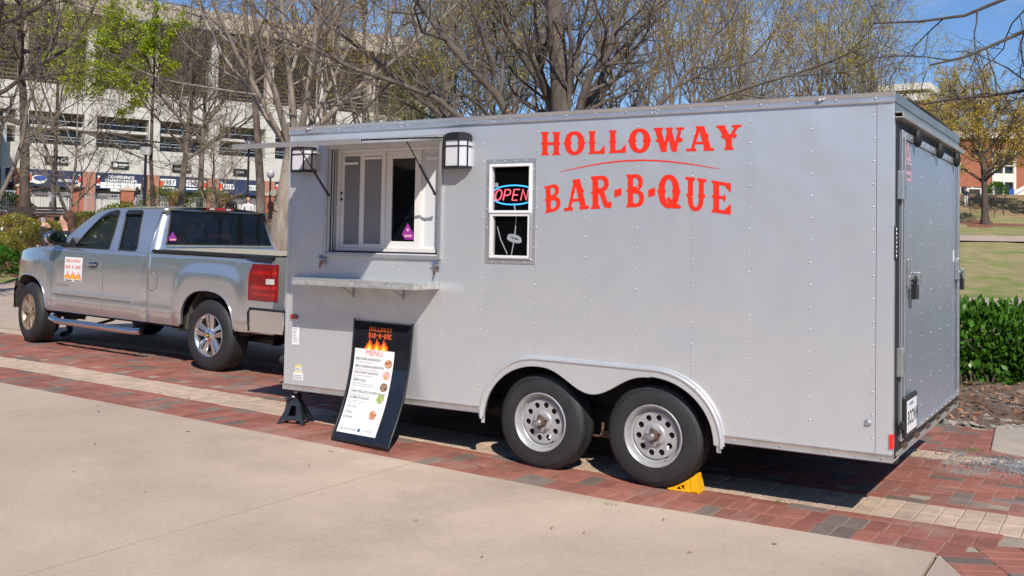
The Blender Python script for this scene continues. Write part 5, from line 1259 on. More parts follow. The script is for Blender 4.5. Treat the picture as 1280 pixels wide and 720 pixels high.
# wheels
def truck_wheel(x, y, s_, steer, alloy):
    wh = empty('wheel', (x, y, RT), (0, 0, steer), parent=TK)
    # local y: 0 outer face, negative towards the car for s_=+1
    b = MB(); W_ = .262
    prof = [(.232, -.022), (.242, -.008), (.258, -.002), (.310, .006), (.345, -.002), (.372, -.018), (.387, -.036), (.392, -.05)]
    for k_ in range(5):
        y0 = -.058-k_*.036; prof += [(.395, y0), (.395, y0-.024), (.386, y0-.027), (.386, y0-.033)]
    prof += [(.393, -.236), (.380, -.252), (.35, -.268), (.26, -.268), (.232, -.25), (.230, -.1)]
    b.lathe([(a, c*s_) for a, c in prof], 80, 'y'); b.build('tyre', M['tyre'], wh, smooth=35)
    b = MB()
    b.lathe([(a, c*s_) for a, c in [(.232, -.024), (.236, -.008), (.230, -.004), (.222, -.010), (.214, -.018), (.208, -.06), (.200, -.16), (.200, -.23)]], 64, 'y'); b.build('rim', alloy, wh, smooth=40)
    b = MB(); b.lathe([(.0, -.14*s_), (.17, -.14*s_), (.19, -.12*s_)], 28, 'y'); b.build('brake_disc', M['dark'], wh)
    for i in range(5):
        a = 2*PI*i/5+.3
        sp_ = empty('spoke', (0, 0, 0), (0, -a, 0), parent=wh)
        b = MB()
        for sg in (-1, 1):
            P0 = [(.050, sg*.004, -.026), (.055, sg*.044, -.034), (.222, sg*.078, -.018), (.222, sg*.016, -.006)]
            lo = [(r_, z_, y_-.03) for r_, z_, y_ in P0]
            vs_ = [(r_, y_*s_, z_) for r_, z_, y_ in P0+lo]; b.add(vs_, [(0, 1, 2, 3), (7, 6, 5, 4), (0, 4, 5, 1), (1, 5, 6, 2), (2, 6, 7, 3), (3, 7, 4, 0)])
        b.build('spoke_blade', alloy, sp_, fix=True, bevel=.005) if False else b.build('spoke_blade', alloy, wh, fix=True, bevel=.005, rot=(0, -a, 0)); bpy.data.objects.remove(sp_)
    b = MB(); b.lathe([(.0, -.004*s_), (.034, -.006*s_), (.040, -.012*s_), (.078, -.024*s_), (.080, -.05*s_)], 28, 'y'); b.build('wheel_hub', alloy, wh, smooth=40)
    b = MB(); b.lathe([(.0, -.0005*s_), (.027, -.003*s_), (.031, -.010*s_)], 24, 'y'); b.build('centre_cap', M['blackmetal'], wh, smooth=40)
    b = MB(); b.box((-.018, -.0005, -.005), (.018, .002, .005)); b.box((-.006, -.0003, -.010), (.006, .0018, .010)); b.build('cap_emblem', M['yellow'], wh)
truck_wheel(WR_, .985, 1, 0, M['alloy']); truck_wheel(WR_, -.985, -1, 0, M['alloy'])
truck_wheel(WF, .985, 1, R(-10), M['bronze']); truck_wheel(WF, -.985, -1, R(-10), M['bronze'])
b = MB(); b.box((.50, .80, .40), (.53, .97, .62)); b.build('mud_flap', M['dark'], TK)

# ================================================================ trees and plants
def unit(a): return a/np.maximum(np.linalg.norm(a, axis=-1, keepdims=True), 1e-9)
def grow(P, D, Ln, k, wander, trop, seed):
    """P,D (N,3) start and direction, Ln (N,) length -> (N,k+1,3) polylines"""
    rg = np.random.default_rng(seed); N = len(P); out = [P]; d = unit(D); p = P.copy()
    for i in range(k):
        d = unit(d + rg.normal(0, wander, (N, 3)) + np.array([0, 0, 1])*trop)
        p = p + d*(Ln/k)[:, None]; out.append(p)
    return np.stack(out, 1)
def spawn(PL, RD, n, t0, ang, angs, lr, ls, k, wander, trop, rr, rmin, seed, lbase=None):
    """children of polylines PL (N,k,3) with radii RD (N,k)"""
    rg = np.random.default_rng(seed); N, K = PL.shape[:2]
    t = t0+(1-t0)*((np.arange(n)[None, :]+rg.uniform(0, 1, (N, n)))/n); t = np.clip(t, 0, .985); f = t*(K-1); i = np.floor(f).astype(int); w_ = (f-i)[..., None]
    ii = np.arange(N)[:, None]; A = PL[ii, i]; B = PL[ii, i+1]; st = A*(1-w_)+B*w_; tg = unit(B-A)
    r = RD[ii, i]*(1-w_[..., 0])+RD[ii, i+1]*w_[..., 0]
    rnd = unit(rg.normal(0, 1, (N, n, 3))); pr = unit(np.cross(tg, rnd)); a = np.radians(rg.normal(ang, angs, (N, n)))[..., None]
    d = tg*np.cos(a)+pr*np.sin(a)
    Lp = np.linalg.norm(np.diff(PL, axis=1), axis=2).sum(1)[:, None] if lbase is None else np.full((N, 1), lbase)
    ln = Lp*lr*(1-ls*t)*rg.uniform(.65, 1.25, (N, n))
    C = grow(st.reshape(-1, 3), d.reshape(-1, 3), ln.reshape(-1), k, wander, trop, seed+1)
    r0 = np.minimum(r*rr, r*.9).reshape(-1); r0 = np.maximum(r0, rmin)
    RDc = r0[:, None]*np.linspace(1, .30, k+1)[None, :]; RDc = np.maximum(RDc, rmin*.6)
    return C, RDc
def tube_mesh(sets, name, material, ns):
    """sets: list of (PL, RD) -> one mesh of tapered tubes"""
    VV = []; FF = []; off = 0
    for (PL, RD), n in zip(sets, ns):
        N, K = PL.shape[:2]; T_ = np.gradient(PL, axis=1); T_ = unit(T_)
        m_ = unit(T_.mean(1)); ref = np.where((np.abs(m_[:, 2]) < .85)[:, None], np.array([[0, 0, 1.]]), np.array([[1., 0, 0]]))[:, None, :]
        a = unit(np.cross(T_, ref)); b_ = np.cross(T_, a)
        an = np.arange(n)*2*PI/n
        V = PL[:, :, None, :]+RD[:, :, None, None]*(a[:, :, None, :]*np.cos(an)[None, None, :, None]+b_[:, :, None, :]*np.sin(an)[None, None, :, None])
        VV.append(V.reshape(-1, 3))
        base = off+np.arange(N)[:, None, None]*K*n+np.arange(K-1)[None, :, None]*n+np.arange(n)[None, None, :]
        nx = off+np.arange(N)[:, None, None]*K*n+np.arange(K-1)[None, :, None]*n+((np.arange(n)+1) % n)[None, None, :]
        FF.append(np.stack([base, nx, nx+n, base+n], -1).reshape(-1, 4)); off += N*K*n
    return raw_mesh(name, np.concatenate(VV), np.concatenate(FF), material, True)
def raw_mesh(name, V, F, material, smooth=False):
    me = bpy.data.meshes.new(name); k = F.shape[1]
    me.vertices.add(len(V)); me.vertices.foreach_set('co', V.astype(np.float32).ravel())
    me.loops.add(F.size); me.loops.foreach_set('vertex_index', F.astype(np.int32).ravel())
    me.polygons.add(len(F)); me.polygons.foreach_set('loop_start', np.arange(0, F.size, k, dtype=np.int32))
    if smooth: me.polygons.foreach_set('use_smooth', np.ones(len(F), bool))
    me.update(calc_edges=True); me.materials.append(material); return me
def leaves_mesh(name, C, size, material, seed=0, aspect=.5, cup=.25, jitter=.35, droop=None):
    """one small folded two-triangle leaf at each centre C (N,3)"""
    rg = np.random.default_rng(seed); N = len(C); d = unit(rg.normal(0, 1, (N, 3)))
    if droop is not None: d = unit(d+np.array(droop))
    s_ = unit(np.cross(d, rg.normal(0, 1, (N, 3)))); nn = np.cross(d, s_); sz = (size*rg.uniform(1-jitter, 1+jitter, N))[:, None]
    v = np.stack([C-d*sz*.5, C+s_*sz*aspect*.5+nn*sz*cup*.3, C+d*sz*.5, C-s_*sz*aspect*.5+nn*sz*cup*.3], 1).reshape(-1, 3)
    f = np.arange(N)[:, None]*4+np.array([0, 1, 2, 3])[None]
    return raw_mesh(name, v, f, material)
def addobj(name, me, parent=None, **kw):
    o = bpy.data.objects.new(name, me); COL.objects.link(o)
    if parent: o.parent = parent
    return tag(o, **kw)
def bark(n, c, c2, sc=6): return mat(n, c, .92, var=.35, vscale=sc, bump=.8, bscale=18, stretch=(1, 1, .25), dirt=(c2, .48, .25), dscale=sc*.7, bdist=.03)
M['bark_grey'] = bark('bark_grey', (.165, .135, .112), (.085, .066, .052))
M['bark_pale'] = bark('bark_pale', (.27, .225, .185), (.14, .11, .088))
M['bark_mid'] = bark('bark_mid', (.125, .10, .082), (.06, .047, .038))
M['bark_dark'] = bark('bark_dark', (.085, .065, .052), (.05, .038, .03))
M['twig'] = mat('twig_brown', (.12, .092, .072), .9, var=.3, vscale=2)
M['twig_pale'] = mat('twig_pale', (.22, .18, .15), .9, var=.3, vscale=2)
M['twig_dark'] = mat('twig_dark', (.065, .048, .038), .9, var=.3, vscale=2)
def leafmat(n, c, isl=.45): 
    m = mat(n, c, .6, island=isl, spec=.3); b_ = m.node_tree.nodes['Principled BSDF']; 
    tr = m.node_tree.nodes.new('ShaderNodeBsdfTranslucent'); tr.inputs[0].default_value = (min(1, c[0]*1.5), min(1, c[1]*1.6), c[2], 1); mx_ = m.node_tree.nodes.new('ShaderNodeMixShader'); mx_.inputs[0].default_value = .35
    m.node_tree.links.new(b_.outputs[0], mx_.inputs[1]); m.node_tree.links.new(tr.outputs[0], mx_.inputs[2]); m.node_tree.links.new(mx_.outputs[0], m.node_tree.nodes['Material Output'].inputs[0]); return m
M['bud_ochre'] = leafmat('bud_ochre', (.50, .34, .05)); M['bud_yellow'] = leafmat('bud_yellow', (.48, .42, .05)); M['leaf_lime'] = leafmat('leaf_lime', (.30, .38, .02), .35)
M['leaf_olive'] = leafmat('leaf_olive', (.16, .20, .03)); M['leaf_hedge'] = leafmat('leaf_hedge', (.065, .16, .018), .55); M['leaf_azalea'] = leafmat('leaf_azalea', (.25, .23, .035), .5)
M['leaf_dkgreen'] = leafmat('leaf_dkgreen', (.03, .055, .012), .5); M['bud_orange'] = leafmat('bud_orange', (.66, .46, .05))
M['leaf_gloss'] = M['leaf_hedge']; M['leaf_hedge'].node_tree.nodes['Principled BSDF'].inputs['Roughness'].default_value = .32

def bare_tree(seed, h=9.0, r=.2, fork=2.2, nlimb=6, spread=35, up=.10, dens=(7, 6, 5), lens=(.55, .5, .5), barkm='bark_grey', twigm='twig', bud=None, budn=0, buds=.05, leader=True, lean=0, rmin=(.012, .006, .004), limbs=None, limblen=.75, name='tree', wander=.10, tang=45, taper=.85, lrad=(.45, .75)):
    """returns meshes: trunk, branches, twigs, buds (local, base at origin)"""
    rg = np.random.default_rng(seed)
    top = h if leader else fork*1.25
    tr = grow(np.array([[0, 0, -.15]]), np.array([[lean, 0, 1.]]), np.array([top+.15]), 12, .035, .02, seed)
    tt = np.linspace(0, 1, 13); rad = r*(1-taper*tt) if leader else r*(1-.35*tt); rad = rad*(1+.55*np.exp(-tt*top/.25)); RD0 = rad[None]
    if limbs is None:
        n = nlimb; t = fork/top+(1-fork/top)*rg.uniform(0, 1, n)*(0.75 if leader else .1); t = np.sort(t); f = t*12; i = np.minimum(np.floor(f).astype(int), 11); w_ = (f-i)[:, None]
        st = tr[0, i]*(1-w_)+tr[0, i+1]*w_; az = np.arange(n)*2.4+rg.uniform(0, 1, n); a = np.radians(rg.normal(spread, 8, n))
        d = np.stack([np.cos(az)*np.sin(a), np.sin(az)*np.sin(a), np.cos(a)], 1); ln = (h-fork)*limblen*(1-.55*(t-fork/top))*rg.uniform(.8, 1.2, n)
        L1 = grow(st, d, ln, 9, wander, up, seed+5); r1 = np.interp(t, tt, rad)*rg.uniform(lrad[0], lrad[1], n); RD1 = r1[:, None]*np.linspace(1, .22, 10)[None]
    else:
        K = 10; PLs = []; RDs = []
        for pts, r0 in limbs:
            pts = np.array(pts, float); s_ = np.concatenate([[0], np.cumsum(np.linalg.norm(np.diff(pts, axis=0), axis=1))]); q = np.linspace(0, s_[-1], K)
            c = np.stack([np.interp(q, s_, pts[:, j]) for j in range(3)], 1); c[1:-1] = .25*c[:-2]+.5*c[1:-1]+.25*c[2:]; c[1:] += rg.normal(0, .035, (K-1, 3)); PLs.append(c); RDs.append(r0*np.linspace(1, .25, K))
        L1 = np.stack(PLs); RD1 = np.stack(RDs)
    A = np.concatenate([L1]); RA = RD1
    L2, R2 = spawn(A, RA, dens[0], .18, tang, 10, lens[0], .35, 7, wander*1.1, up*.9, .55, rmin[0], seed+10)
    L3, R3 = spawn(L2, R2, dens[1], .15, tang, 12, lens[1], .3, 5, wander*1.3, up*.8, .6, rmin[1], seed+20)
    L4, R4 = spawn(L3, R3, dens[2], .15, tang-3, 12, lens[2], .3, 4, wander*1.4, up*.8, .6, rmin[2], seed+30)
    me = {'trunk': tube_mesh([(tr, RD0)], 'trunk', M[barkm], [12]), 'limbs': tube_mesh([(L1, RD1)], 'limb', M[barkm], [8]),
          'branches': tube_mesh([(L2, R2), (L3, R3)], 'branches', M[barkm if barkm != 'bark_pale' else 'bark_pale'], [5, 4]), 'twigs': tube_mesh([(L4, R4)], 'twigs', M[twigm], [3])}
    if bud:
        allp = np.concatenate([L4[:, 1:].reshape(-1, 3), L3[:, 3:].reshape(-1, 3)]); idx = rg.choice(len(allp), min(budn, len(allp)*4)); C = allp[idx]+rg.normal(0, buds*.7, (len(idx), 3))
        me['buds'] = leaves_mesh('buds', C, buds, M[bud], seed)
    return me
def plant_tree(me, pos, rot, scale, label, name='bare_tree', cat='tree', group=None):
    t = empty(name, pos, (0, 0, rot), label=label, cat=cat, group=group); t.scale = (scale, scale, scale)
    for k_, m_ in me.items():
        o = addobj({'trunk': 'trunk', 'limbs': 'limbs', 'branches': 'crown', 'twigs': 'twigs', 'buds': 'foliage'}[k_], m_, t)
        if k_ in ('branches', 'twigs', 'buds', 'limbs'): o['kind'] = 'stuff'
    return t
def gz(v): return (v.x, v.y, H(v.x, v.y))

# -- the big tree right behind the trailer, limbs laid out in metres (right, away, up) from its foot
p0 = VA(703, 16)
def lc(u, q, z): d = RH*u+FH*q; return (d.x, d.y, z)
LB = []
def limb(pts, r0): LB.append(([lc(*p) for p in pts], r0))
limb([(0, 0, 2.6), (-.10, .1, 3.5), (-.62, .2, 4.45), (-.98, .3, 5.2), (-1.3, .5, 6.6)], .115)
limb([(0, 0, 2.4), (-.6, -.3, 3.2), (-1.15, -.5, 3.95), (-1.75, -.7, 4.3), (-2.05, -.8, 4.75), (-2.6, -.9, 5.6), (-3.0, -1, 6.6)], .085)
limb([(0, 0, 2.1), (-1.0, .4, 2.95), (-2.0, .7, 3.65), (-2.7, .9, 4.15), (-3.4, 1.0, 4.75), (-4.4, 1.2, 5.7)], .075)
limb([(-.55, .1, 2.9), (-1.9, -.2, 3.75), (-3.2, -.5, 4.15), (-4.4, -.6, 4.6), (-5.2, -.8, 5.4)], .055)
limb([(0, 0, 2.8), (.14, -.1, 3.5), (.52, -.3, 4.2), (.80, -.4, 4.9), (1.25, -.5, 5.9)], .09)
limb([(0, 0, 2.6), (.20, .2, 3.45), (.62, .4, 4.3), (1.05, .5, 4.9), (1.45, .6, 5.4), (2.1, .8, 6.4)], .105)
limb([(0, 0, 2.7), (.05, .4, 3.7), (.30, .6, 4.7), (.42, .7, 6.0)], .07)
limb([(0, 0, 2.2), (.7, .3, 2.9), (1.35, .5, 3.55), (1.95, .7, 4.15), (2.35, .8, 4.7), (2.7, .9, 5.5)], .065)
limb([(0, 0, 2.3), (.9, -.4, 3.1), (2.0, -.7, 3.75), (3.3, -.9, 4.05), (4.4, -1.2, 4.5)], .05)
limb([(0, 0, 2.9), (-.25, .5, 3.9), (-.42, .9, 5.2), (-.6, 1.2, 6.4)], .06)
limb([(0, 0, 3.0), (.1, -.5, 4.0), (.05, -.8, 5.2), (.2, -1.2, 6.5)], .05)
limb([(-.9, .3, 3.0), (-1.25, .2, 3.9), (-1.10, .1, 4.7), (-1.2, .1, 5.8)], .04)
me = bare_tree(101, h=8.5, r=.20, taper=.55, fork=2.6, limbs=LB, barkm='bark_mid', twigm='twig', dens=(10, 7, 5), lens=(.42, .5, .5), rmin=(.010, .005, .0030), up=.05, bud='bud_ochre', budn=3500, buds=.035, wander=.13, tang=48)
plant_tree(me, gz(p0), 0, 1, 'large bare hardwood with a thick pale trunk and fanning limbs right behind the trailer roof', 'hardwood_tree')
# -- grey barked tree left of the trailer
meB = bare_tree(202, h=12, r=.33, fork=3.6, nlimb=8, spread=33, up=.06, dens=(8, 7, 5), lens=(.5, .5, .5), barkm='bark_pale', twigm='twig_pale', leader=False, limblen=1.05, lrad=(.24, .46), rmin=(.016, .008, .005), bud='bud_yellow', budn=2600, buds=.05, wander=.11)
plant_tree(meB, gz(VA(346, 27)), 1.0, 1, 'grey barked bare tree with pruned stubs standing between the pickup and the trailer', 'forked_tree')
tB = bpy.data.objects['forked_tree']
for (z, a, r_) in ((2.55, -2.1, .11), (2.15, -1.75, .10)):
    b = MB(); d = Vector((math.cos(a), math.sin(a), .1)); c = Vector((0, 0, z)); b.tube([c+d*.22, c+d*.34], [r_, r_*.85], 10); b.build('pruned_stub', M['bark_pale'], tB)
meC = bare_tree(303, h=13, r=.19, fork=5.5, nlimb=10, spread=42, up=.07, dens=(8, 6, 5), barkm='bark_grey', twigm='twig', rmin=(.014, .008, .006), bud='bud_yellow', budn=1800, buds=.06)
meD = bare_tree(404, h=9, r=.15, fork=2.6, nlimb=12, spread=52, up=.06, dens=(8, 7, 5), barkm='bark_grey', twigm='twig', rmin=(.013, .008, .006), bud='bud_yellow', budn=1300, buds=.06, wander=.12)
meF = bare_tree(505, h=13, r=.24, fork=3.8, nlimb=11, spread=62, up=.03, dens=(9, 7, 6), barkm='bark_dark', twigm='twig_pale', rmin=(.016, .009, .006), wander=.15, bud='leaf_olive', budn=3000, buds=.06, limblen=.8)
meH = bare_tree(606, h=5.4, r=.075, fork=.7, nlimb=11, spread=48, up=.05, dens=(7, 6, 4), barkm='bark_pale', twigm='twig_pale', rmin=(.010, .007, .005), wander=.14, bud='bud_yellow', budn=1200, buds=.05)
meT = [bare_tree(700+i, h=11, r=.13, fork=1.6, nlimb=13, spread=[24, 30, 20][i], up=.10, dens=(7, 6, 4), lens=(.55, .5, .5), barkm='bark_grey', twigm=['twig', 'twig_pale', 'twig'][i], rmin=(.009, .0055, .0038), wander=.12, bud=['bud_ochre', 'bud_yellow', 'bud_ochre'][i], budn=[10500, 11000, 9500][i], buds=.066, limblen=.8) for i in range(3)]
LL = [([lc(*p) for p in pts], .03) for pts in ([(0, 0, 4.8), (-.9, .2, 5.6), (-2.0, .3, 5.9)], [(0, 0, 5.4), (-1.2, -.5, 6.5), (-2.9, -.7, 7.0)], [(0, 0, 6.0), (-1.0, .6, 7.4), (-2.7, .9, 8.3)], [(0, 0, 6.4), (-.8, -.3, 7.9), (-2.0, -.6, 9.3)], [(0, 0, 5.8), (.2, -.5, 6.8), (.5, -.9, 7.6)], [(0, 0, 7.0), (-.3, .4, 8.6), (-.9, .8, 10.2)], [(0, 0, 5.0), (-1.5, .9, 6.2), (-3.1, 1.2, 6.6)])]
meL = bare_tree(808, h=10.5, r=.085, fork=4.5, limbs=LL, up=-.01, dens=(7, 5, 4), lens=(.45, .5, .5), barkm='bark_dark', twigm='twig', rmin=(.012, .008, .006), bud='leaf_lime', budn=15000, buds=.10, wander=.12)
meG = bare_tree(909, h=12, r=.16, fork=2.2, nlimb=16, spread=34, up=.06, dens=(9, 7, 5), barkm='bark_grey', twigm='twig', rmin=(.013, .009, .007), bud='leaf_olive', budn=20000, buds=.11, limblen=.65)
meO = bare_tree(111, h=12.4, r=.30, fork=3.0, nlimb=20, spread=48, up=.06, dens=(9, 7, 5), barkm='bark_dark', twigm='twig', rmin=(.025, .017, .013), bud='bud_orange', budn=19000, buds=.13, limblen=.62, wander=.13)
plant_tree(meC, gz(VA(327, 40)), .3, 1, 'straight brown trunk of a tall bare tree just left of the forked tree', 'tall_tree')
plant_tree(meD, gz(VA(226, 45)), .0, 1.05, 'dark leafless tree with low spreading limbs above the pickup cab', 'spreading_tree')
plant_tree(meD, gz(VA(249, 52)), 2.0, 1.15, 'thinner leafless tree behind the spreading tree over the pickup roof', 'spreading_tree')
plant_tree(meF, gz(VA(30, 44)), .5, 1.0, 'dark trunked tree standing in the brick pier fence at far left', 'dark_trunk_tree')
plant_tree(meF, gz(VA(-55, 22)), 2.6, .72, 'pale tangled branches reaching in from the left edge of the view', 'dark_trunk_tree')
plant_tree(meT[1], gz(VA(-12, 27)), 1.1, .85, 'dense pale twigged tree at the upper left edge of the view', 'twiggy_tree')
plant_tree(meT[1], gz(VA(66, 50)), 3.1, 1.0, 'twiggy tree behind the bench, before the first banner of the stadium', 'twiggy_tree')
plant_tree(meH, gz(VA(84, 38)), .0, 1.05, 'small pale multi branched ornamental tree on the bank behind the bench', 'ornamental_tree')
plant_tree(meH, gz(VA(268, 41)), 1.0, .9, 'small ornamental tree behind the pickup roof beside the lamp post', 'ornamental_tree')
plant_tree(meL, gz(VA(192, 34)), 0, 1, 'thin dark trunked tree with bright lime green spring foliage in front of the stadium', 'green_tree')
plant_tree(meG, gz(VA(608, 50)), 0, .95, 'yellow green leafed tree behind the thicket left of the large hardwood', 'olive_tree')
plant_tree(meG, gz(VA(520, 58)), 2.0, .8, 'smaller olive green tree behind bare branches over the trailer window', 'olive_tree')
tp = [(398, 33, 0, 'beside the stadium wall, farthest left of the thicket'), (452, 38, 1, 'above the left part of the trailer roof'), (560, 42, 0, 'left of the yellow green tree'), (640, 36, 1, 'just left of the large hardwood'), (742, 40, 2, 'just right of the large hardwood'), (838, 36, 1, 'over the middle right of the roof'), (880, 29, 2, 'right of the lettering'), (925, 38, 0, 'in the densest part of the thicket'), (1012, 37, 2, 'left of the last two saplings'), (1052, 33, 0, 'next to last before the open sky'), (1098, 31, 1, 'last of the row beside the open sky')]
for i, (px, q, k_, wh) in enumerate(tp):
    v = VA(px, q); sc = .92 if px < 1000 else (.86 if px < 1060 else .78)
    plant_tree(meT[k_], gz(v), i*1.3, sc*q/34, 'slender bare tree with yellow ochre buds '+wh, 'budding_tree', group='budding trees behind the trailer')
plant_tree(meO, gz(VA(1232, 86)), .0, 1.0, 'tree with sparse orange yellow leaves on a mulch ring in the lawn', 'autumn_tree')
plant_tree(meO, gz(VA(1325, 92)), 2.0, 1.0, 'second orange leafed tree at the right edge before the brick hall', 'autumn_tree')
plant_tree(meO, gz(VA(1182, 118)), 4.0, .95, 'orange leafed tree half hidden by the trailer rear, left of the lawn tree', 'autumn_tree')
# branches reaching in from a tree right of the view
LR = []
for pts, r0 in ([((0, 0, 3.5), (-1.0, -.3, 4.6), (-2.2, -.6, 4.9), (-3.3, -.8, 4.2), (-4.4, -.9, 3.95))], .05), ([((0, 0, 3.2), (-1.0, .2, 4.0), (-2.0, .3, 4.0), (-3.0, .4, 3.75), (-3.9, .5, 3.6))], .05), ([((0, 0, 4), (-1.0, .1, 5.3), (-2.2, .2, 5.4), (-3.4, .3, 4.9), (-4.6, .4, 4.75))], .05), ([((0, 0, 3), (1.5, .3, 4.4), (2.5, .5, 5.2))], .08), ([((0, 0, 3), (.3, 1, 4.8), (.5, 1.5, 6.5))], .08), ([((0, 0, 3.6), (-.8, -.9, 4.9), (-1.6, -1.4, 5.9))], .06):
    LR.append(([lc(*p) for p in pts[0]], r0))
meR = bare_tree(222, h=7.5, r=.17, fork=2.6, limbs=LR, barkm='bark_dark', twigm='twig_dark', dens=(8, 6, 4), lens=(.32, .5, .5), rmin=(.009, .0055, .0038), up=-.02, wander=.16)
plant_tree(meR, gz(VA(1535, 13.5)), 0, 1, 'dark leafless branches hanging in at the upper right corner', 'overhanging_tree')

# -- hedge and shrubs
def bush(name, pos, rx, ry, rz, n, size, lm, label, rot=0, cat='shrub', group=None, stems=8, flowers=0, seed=1, boxy=3.0, lobes=9, parent=None, droop=(0, 0, .2)):
    rg = np.random.default_rng(seed); t = empty(name, pos, (0, 0, rot), label=label, cat=cat, group=group)
    # leaf shell on a lumpy rounded box with some interior leaves
    d = unit(rg.normal(0, 1, (n, 3))); d[:, 2] = np.abs(d[:, 2])*1.0-.25*(rg.uniform(0, 1, n) < .35); 
    k = (np.abs(d)**boxy).sum(1)**(-1/boxy); lump = np.ones(n); 
    lc_ = unit(rg.normal(0, 1, (lobes, 3))); 
    for c in lc_: lump += .16*np.exp(-((d-c)**2).sum(1)/.09)
    rr = k*lump*.86*rg.uniform(.72, 1.04, n)**.6
    C = d*rr[:, None]*np.array([rx, ry, rz])+np.array([0, 0, rz*.02]); C[:, 2] = np.maximum(C[:, 2], .04+rg.uniform(0, .1, n))
    addobj('foliage', leaves_mesh('foliage', C, size, M[lm], seed, aspect=.55, droop=droop), t, kind='stuff')
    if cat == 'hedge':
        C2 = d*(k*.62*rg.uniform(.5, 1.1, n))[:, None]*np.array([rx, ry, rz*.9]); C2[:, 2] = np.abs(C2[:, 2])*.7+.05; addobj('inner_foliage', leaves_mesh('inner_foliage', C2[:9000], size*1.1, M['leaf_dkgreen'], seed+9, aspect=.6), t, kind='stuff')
    b = MB()
    for i in range(stems):
        a = rg.uniform(0, 6.28); x0, y0 = rx*.45*rg.uniform(-1, 1), ry*.45*rg.uniform(-1, 1)
        b.tube([(x0, y0, -.05), (x0+.12*math.cos(a)*rx, y0+.12*math.sin(a)*ry, rz*.4), (x0+.4*math.cos(a)*rx, y0+.4*math.sin(a)*ry, rz*.8)], [.014, .011, .005], 5)
    b.build('stems', M['twig'], t, kind='stuff')
    if flowers:
        C = d[:flowers]*(k*lump*.9)[:flowers, None]*np.array([rx, ry, rz]); C[:, 2] = np.maximum(C[:, 2], .1)
        addobj('flowers', leaves_mesh('flowers', C, size*1.15, M['white'], seed+3, aspect=.9), t, kind='stuff')
    return t
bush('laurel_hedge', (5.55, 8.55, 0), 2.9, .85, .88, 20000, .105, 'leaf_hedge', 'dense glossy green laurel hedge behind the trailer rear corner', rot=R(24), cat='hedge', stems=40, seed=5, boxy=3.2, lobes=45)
bush('laurel_sprout', (4.42, 7.15, -.02), .40, .25, .34, 170, .085, 'leaf_hedge', 'low laurel sprout straggling out of the hedge foot onto the dirt', cat='shrub', stems=8, seed=8)
sh = [(5, 33, 1.2, .95, 'leaf_azalea'), (38, 35, 1.5, 1.0, 'leaf_azalea'), (62, 37.5, 1.3, .9, 'leaf_azalea'), (98, 36, 1.3, .9, 'leaf_azalea'), (20, 39.5, 1.5, .9, 'leaf_azalea'), (128, 38, 1.4, .9, 'leaf_azalea'), (-22, 36, 1.4, 1.0, 'leaf_azalea'), (110, 42, 1.4, .8, 'leaf_olive'), (150, 44, 1.5, 1.0, 'leaf_olive'), (205, 46, 1.7, 1.7, 'leaf_olive'), (262, 47, 1.6, 1.6, 'leaf_olive'), (188, 41, 1.3, .9, 'leaf_azalea'), (300, 42, 1.5, 1.0, 'leaf_azalea'), (355, 33, 1.4, .9, 'leaf_azalea')]
wh = ['lowest on the bank at the left edge', 'on the bank above the pickup bonnet', 'right of the first flowering pair', 'just behind the woman with the phone', 'higher on the bank near the bench', 'beside the cab pillar', 'cut by the left edge of the view', 'below the small pale tree', 'left of the brick pier', 'behind the pickup cab roof', 'right of the brick column', 'above the cab roof front', 'beside the tall brown trunk', 'at the foot of the forked tree']
for i, (px, q, rr_, hh, lm) in enumerate(sh):
    bush('azalea_shrub', gz(VA(px, q)), rr_, rr_*.8, hh, 2300, .085, lm, 'loose yellow green shrub '+('with white flowers ' if i < 8 else '')+wh[i], seed=20+i, flowers=14 if i < 8 else 0, boxy=2, group='shrubs on the mulch bank', stems=10)
bush('laurel_shrub', gz(VA(6, 30.5)), .9, .8, .95, 900, .14, 'leaf_hedge', 'broad leafed bright green bush at the left edge above the grass strip', seed=50, boxy=2)
bush('laurel_shrub', gz(VA(8, 46)), 1.5, 1.2, 1.2, 1600, .11, 'leaf_dkgreen', 'dark evergreen bush below the iron fence at the left edge', seed=51, boxy=2)
bush('laurel_shrub', gz(VA(1247, 108)), 1.2, 1.0, 1.5, 900, .2, 'leaf_hedge', 'clipped green bush beside the white entrance stair', seed=52, boxy=2)

# ================================================================ stadium
az = math.atan2(.9098, .4151)
ST = empty('stadium', (-81.72, 57.19, 0), (0, 0, az), label='huge concrete stadium with brick columns and navy banners behind the trees', cat='stadium')
M['st_white'] = mat('painted_concrete', (.52, .50, .465), .85, var=.08, vscale=.5, dirt=((.38, .36, .33), .55, .3), dscale=.25)
M['st_beige'] = mat('beige_parapet', (.42, .36, .30), .85, var=.08, vscale=.4)
M['st_dark'] = mat('brown_grey_soffit', (.17, .145, .13), .9, var=.2, vscale=.6)  # brown-grey for the deck underside and other dark building parts
M['st_rib'] = mat('tread_ribs', (.20, .175, .155), .9)
M['st_brick'] = mat('stadium_brick', (.36, .17, .12), .85, var=.12, vscale=3)
M['navy'] = mat('navy_banner', (.020, .032, .085), .6)
M['st_glass'] = glass('stadium_glass', (.03, .045, .07), .08, .25)
M['st_metal'] = mat('grey_rail_metal', (.36, .40, .44), .5, .3)
M['flag_red'] = mat('flag_red', (.62, .08, .03), .6)
PB = 6.16; S0, S1 = -5, 6
xa, xb = S0*PB-.6, S1*PB+.6
def sb(name, a, b_, m_, parent=ST, **kw): q = MB(); q.box(a, b_); return q.build(name, m_, parent, **kw)
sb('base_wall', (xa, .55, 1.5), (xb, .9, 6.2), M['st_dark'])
sb('plinth', (xa, .30, 1.5), (xb, .56, 5.3), M['st_white'])
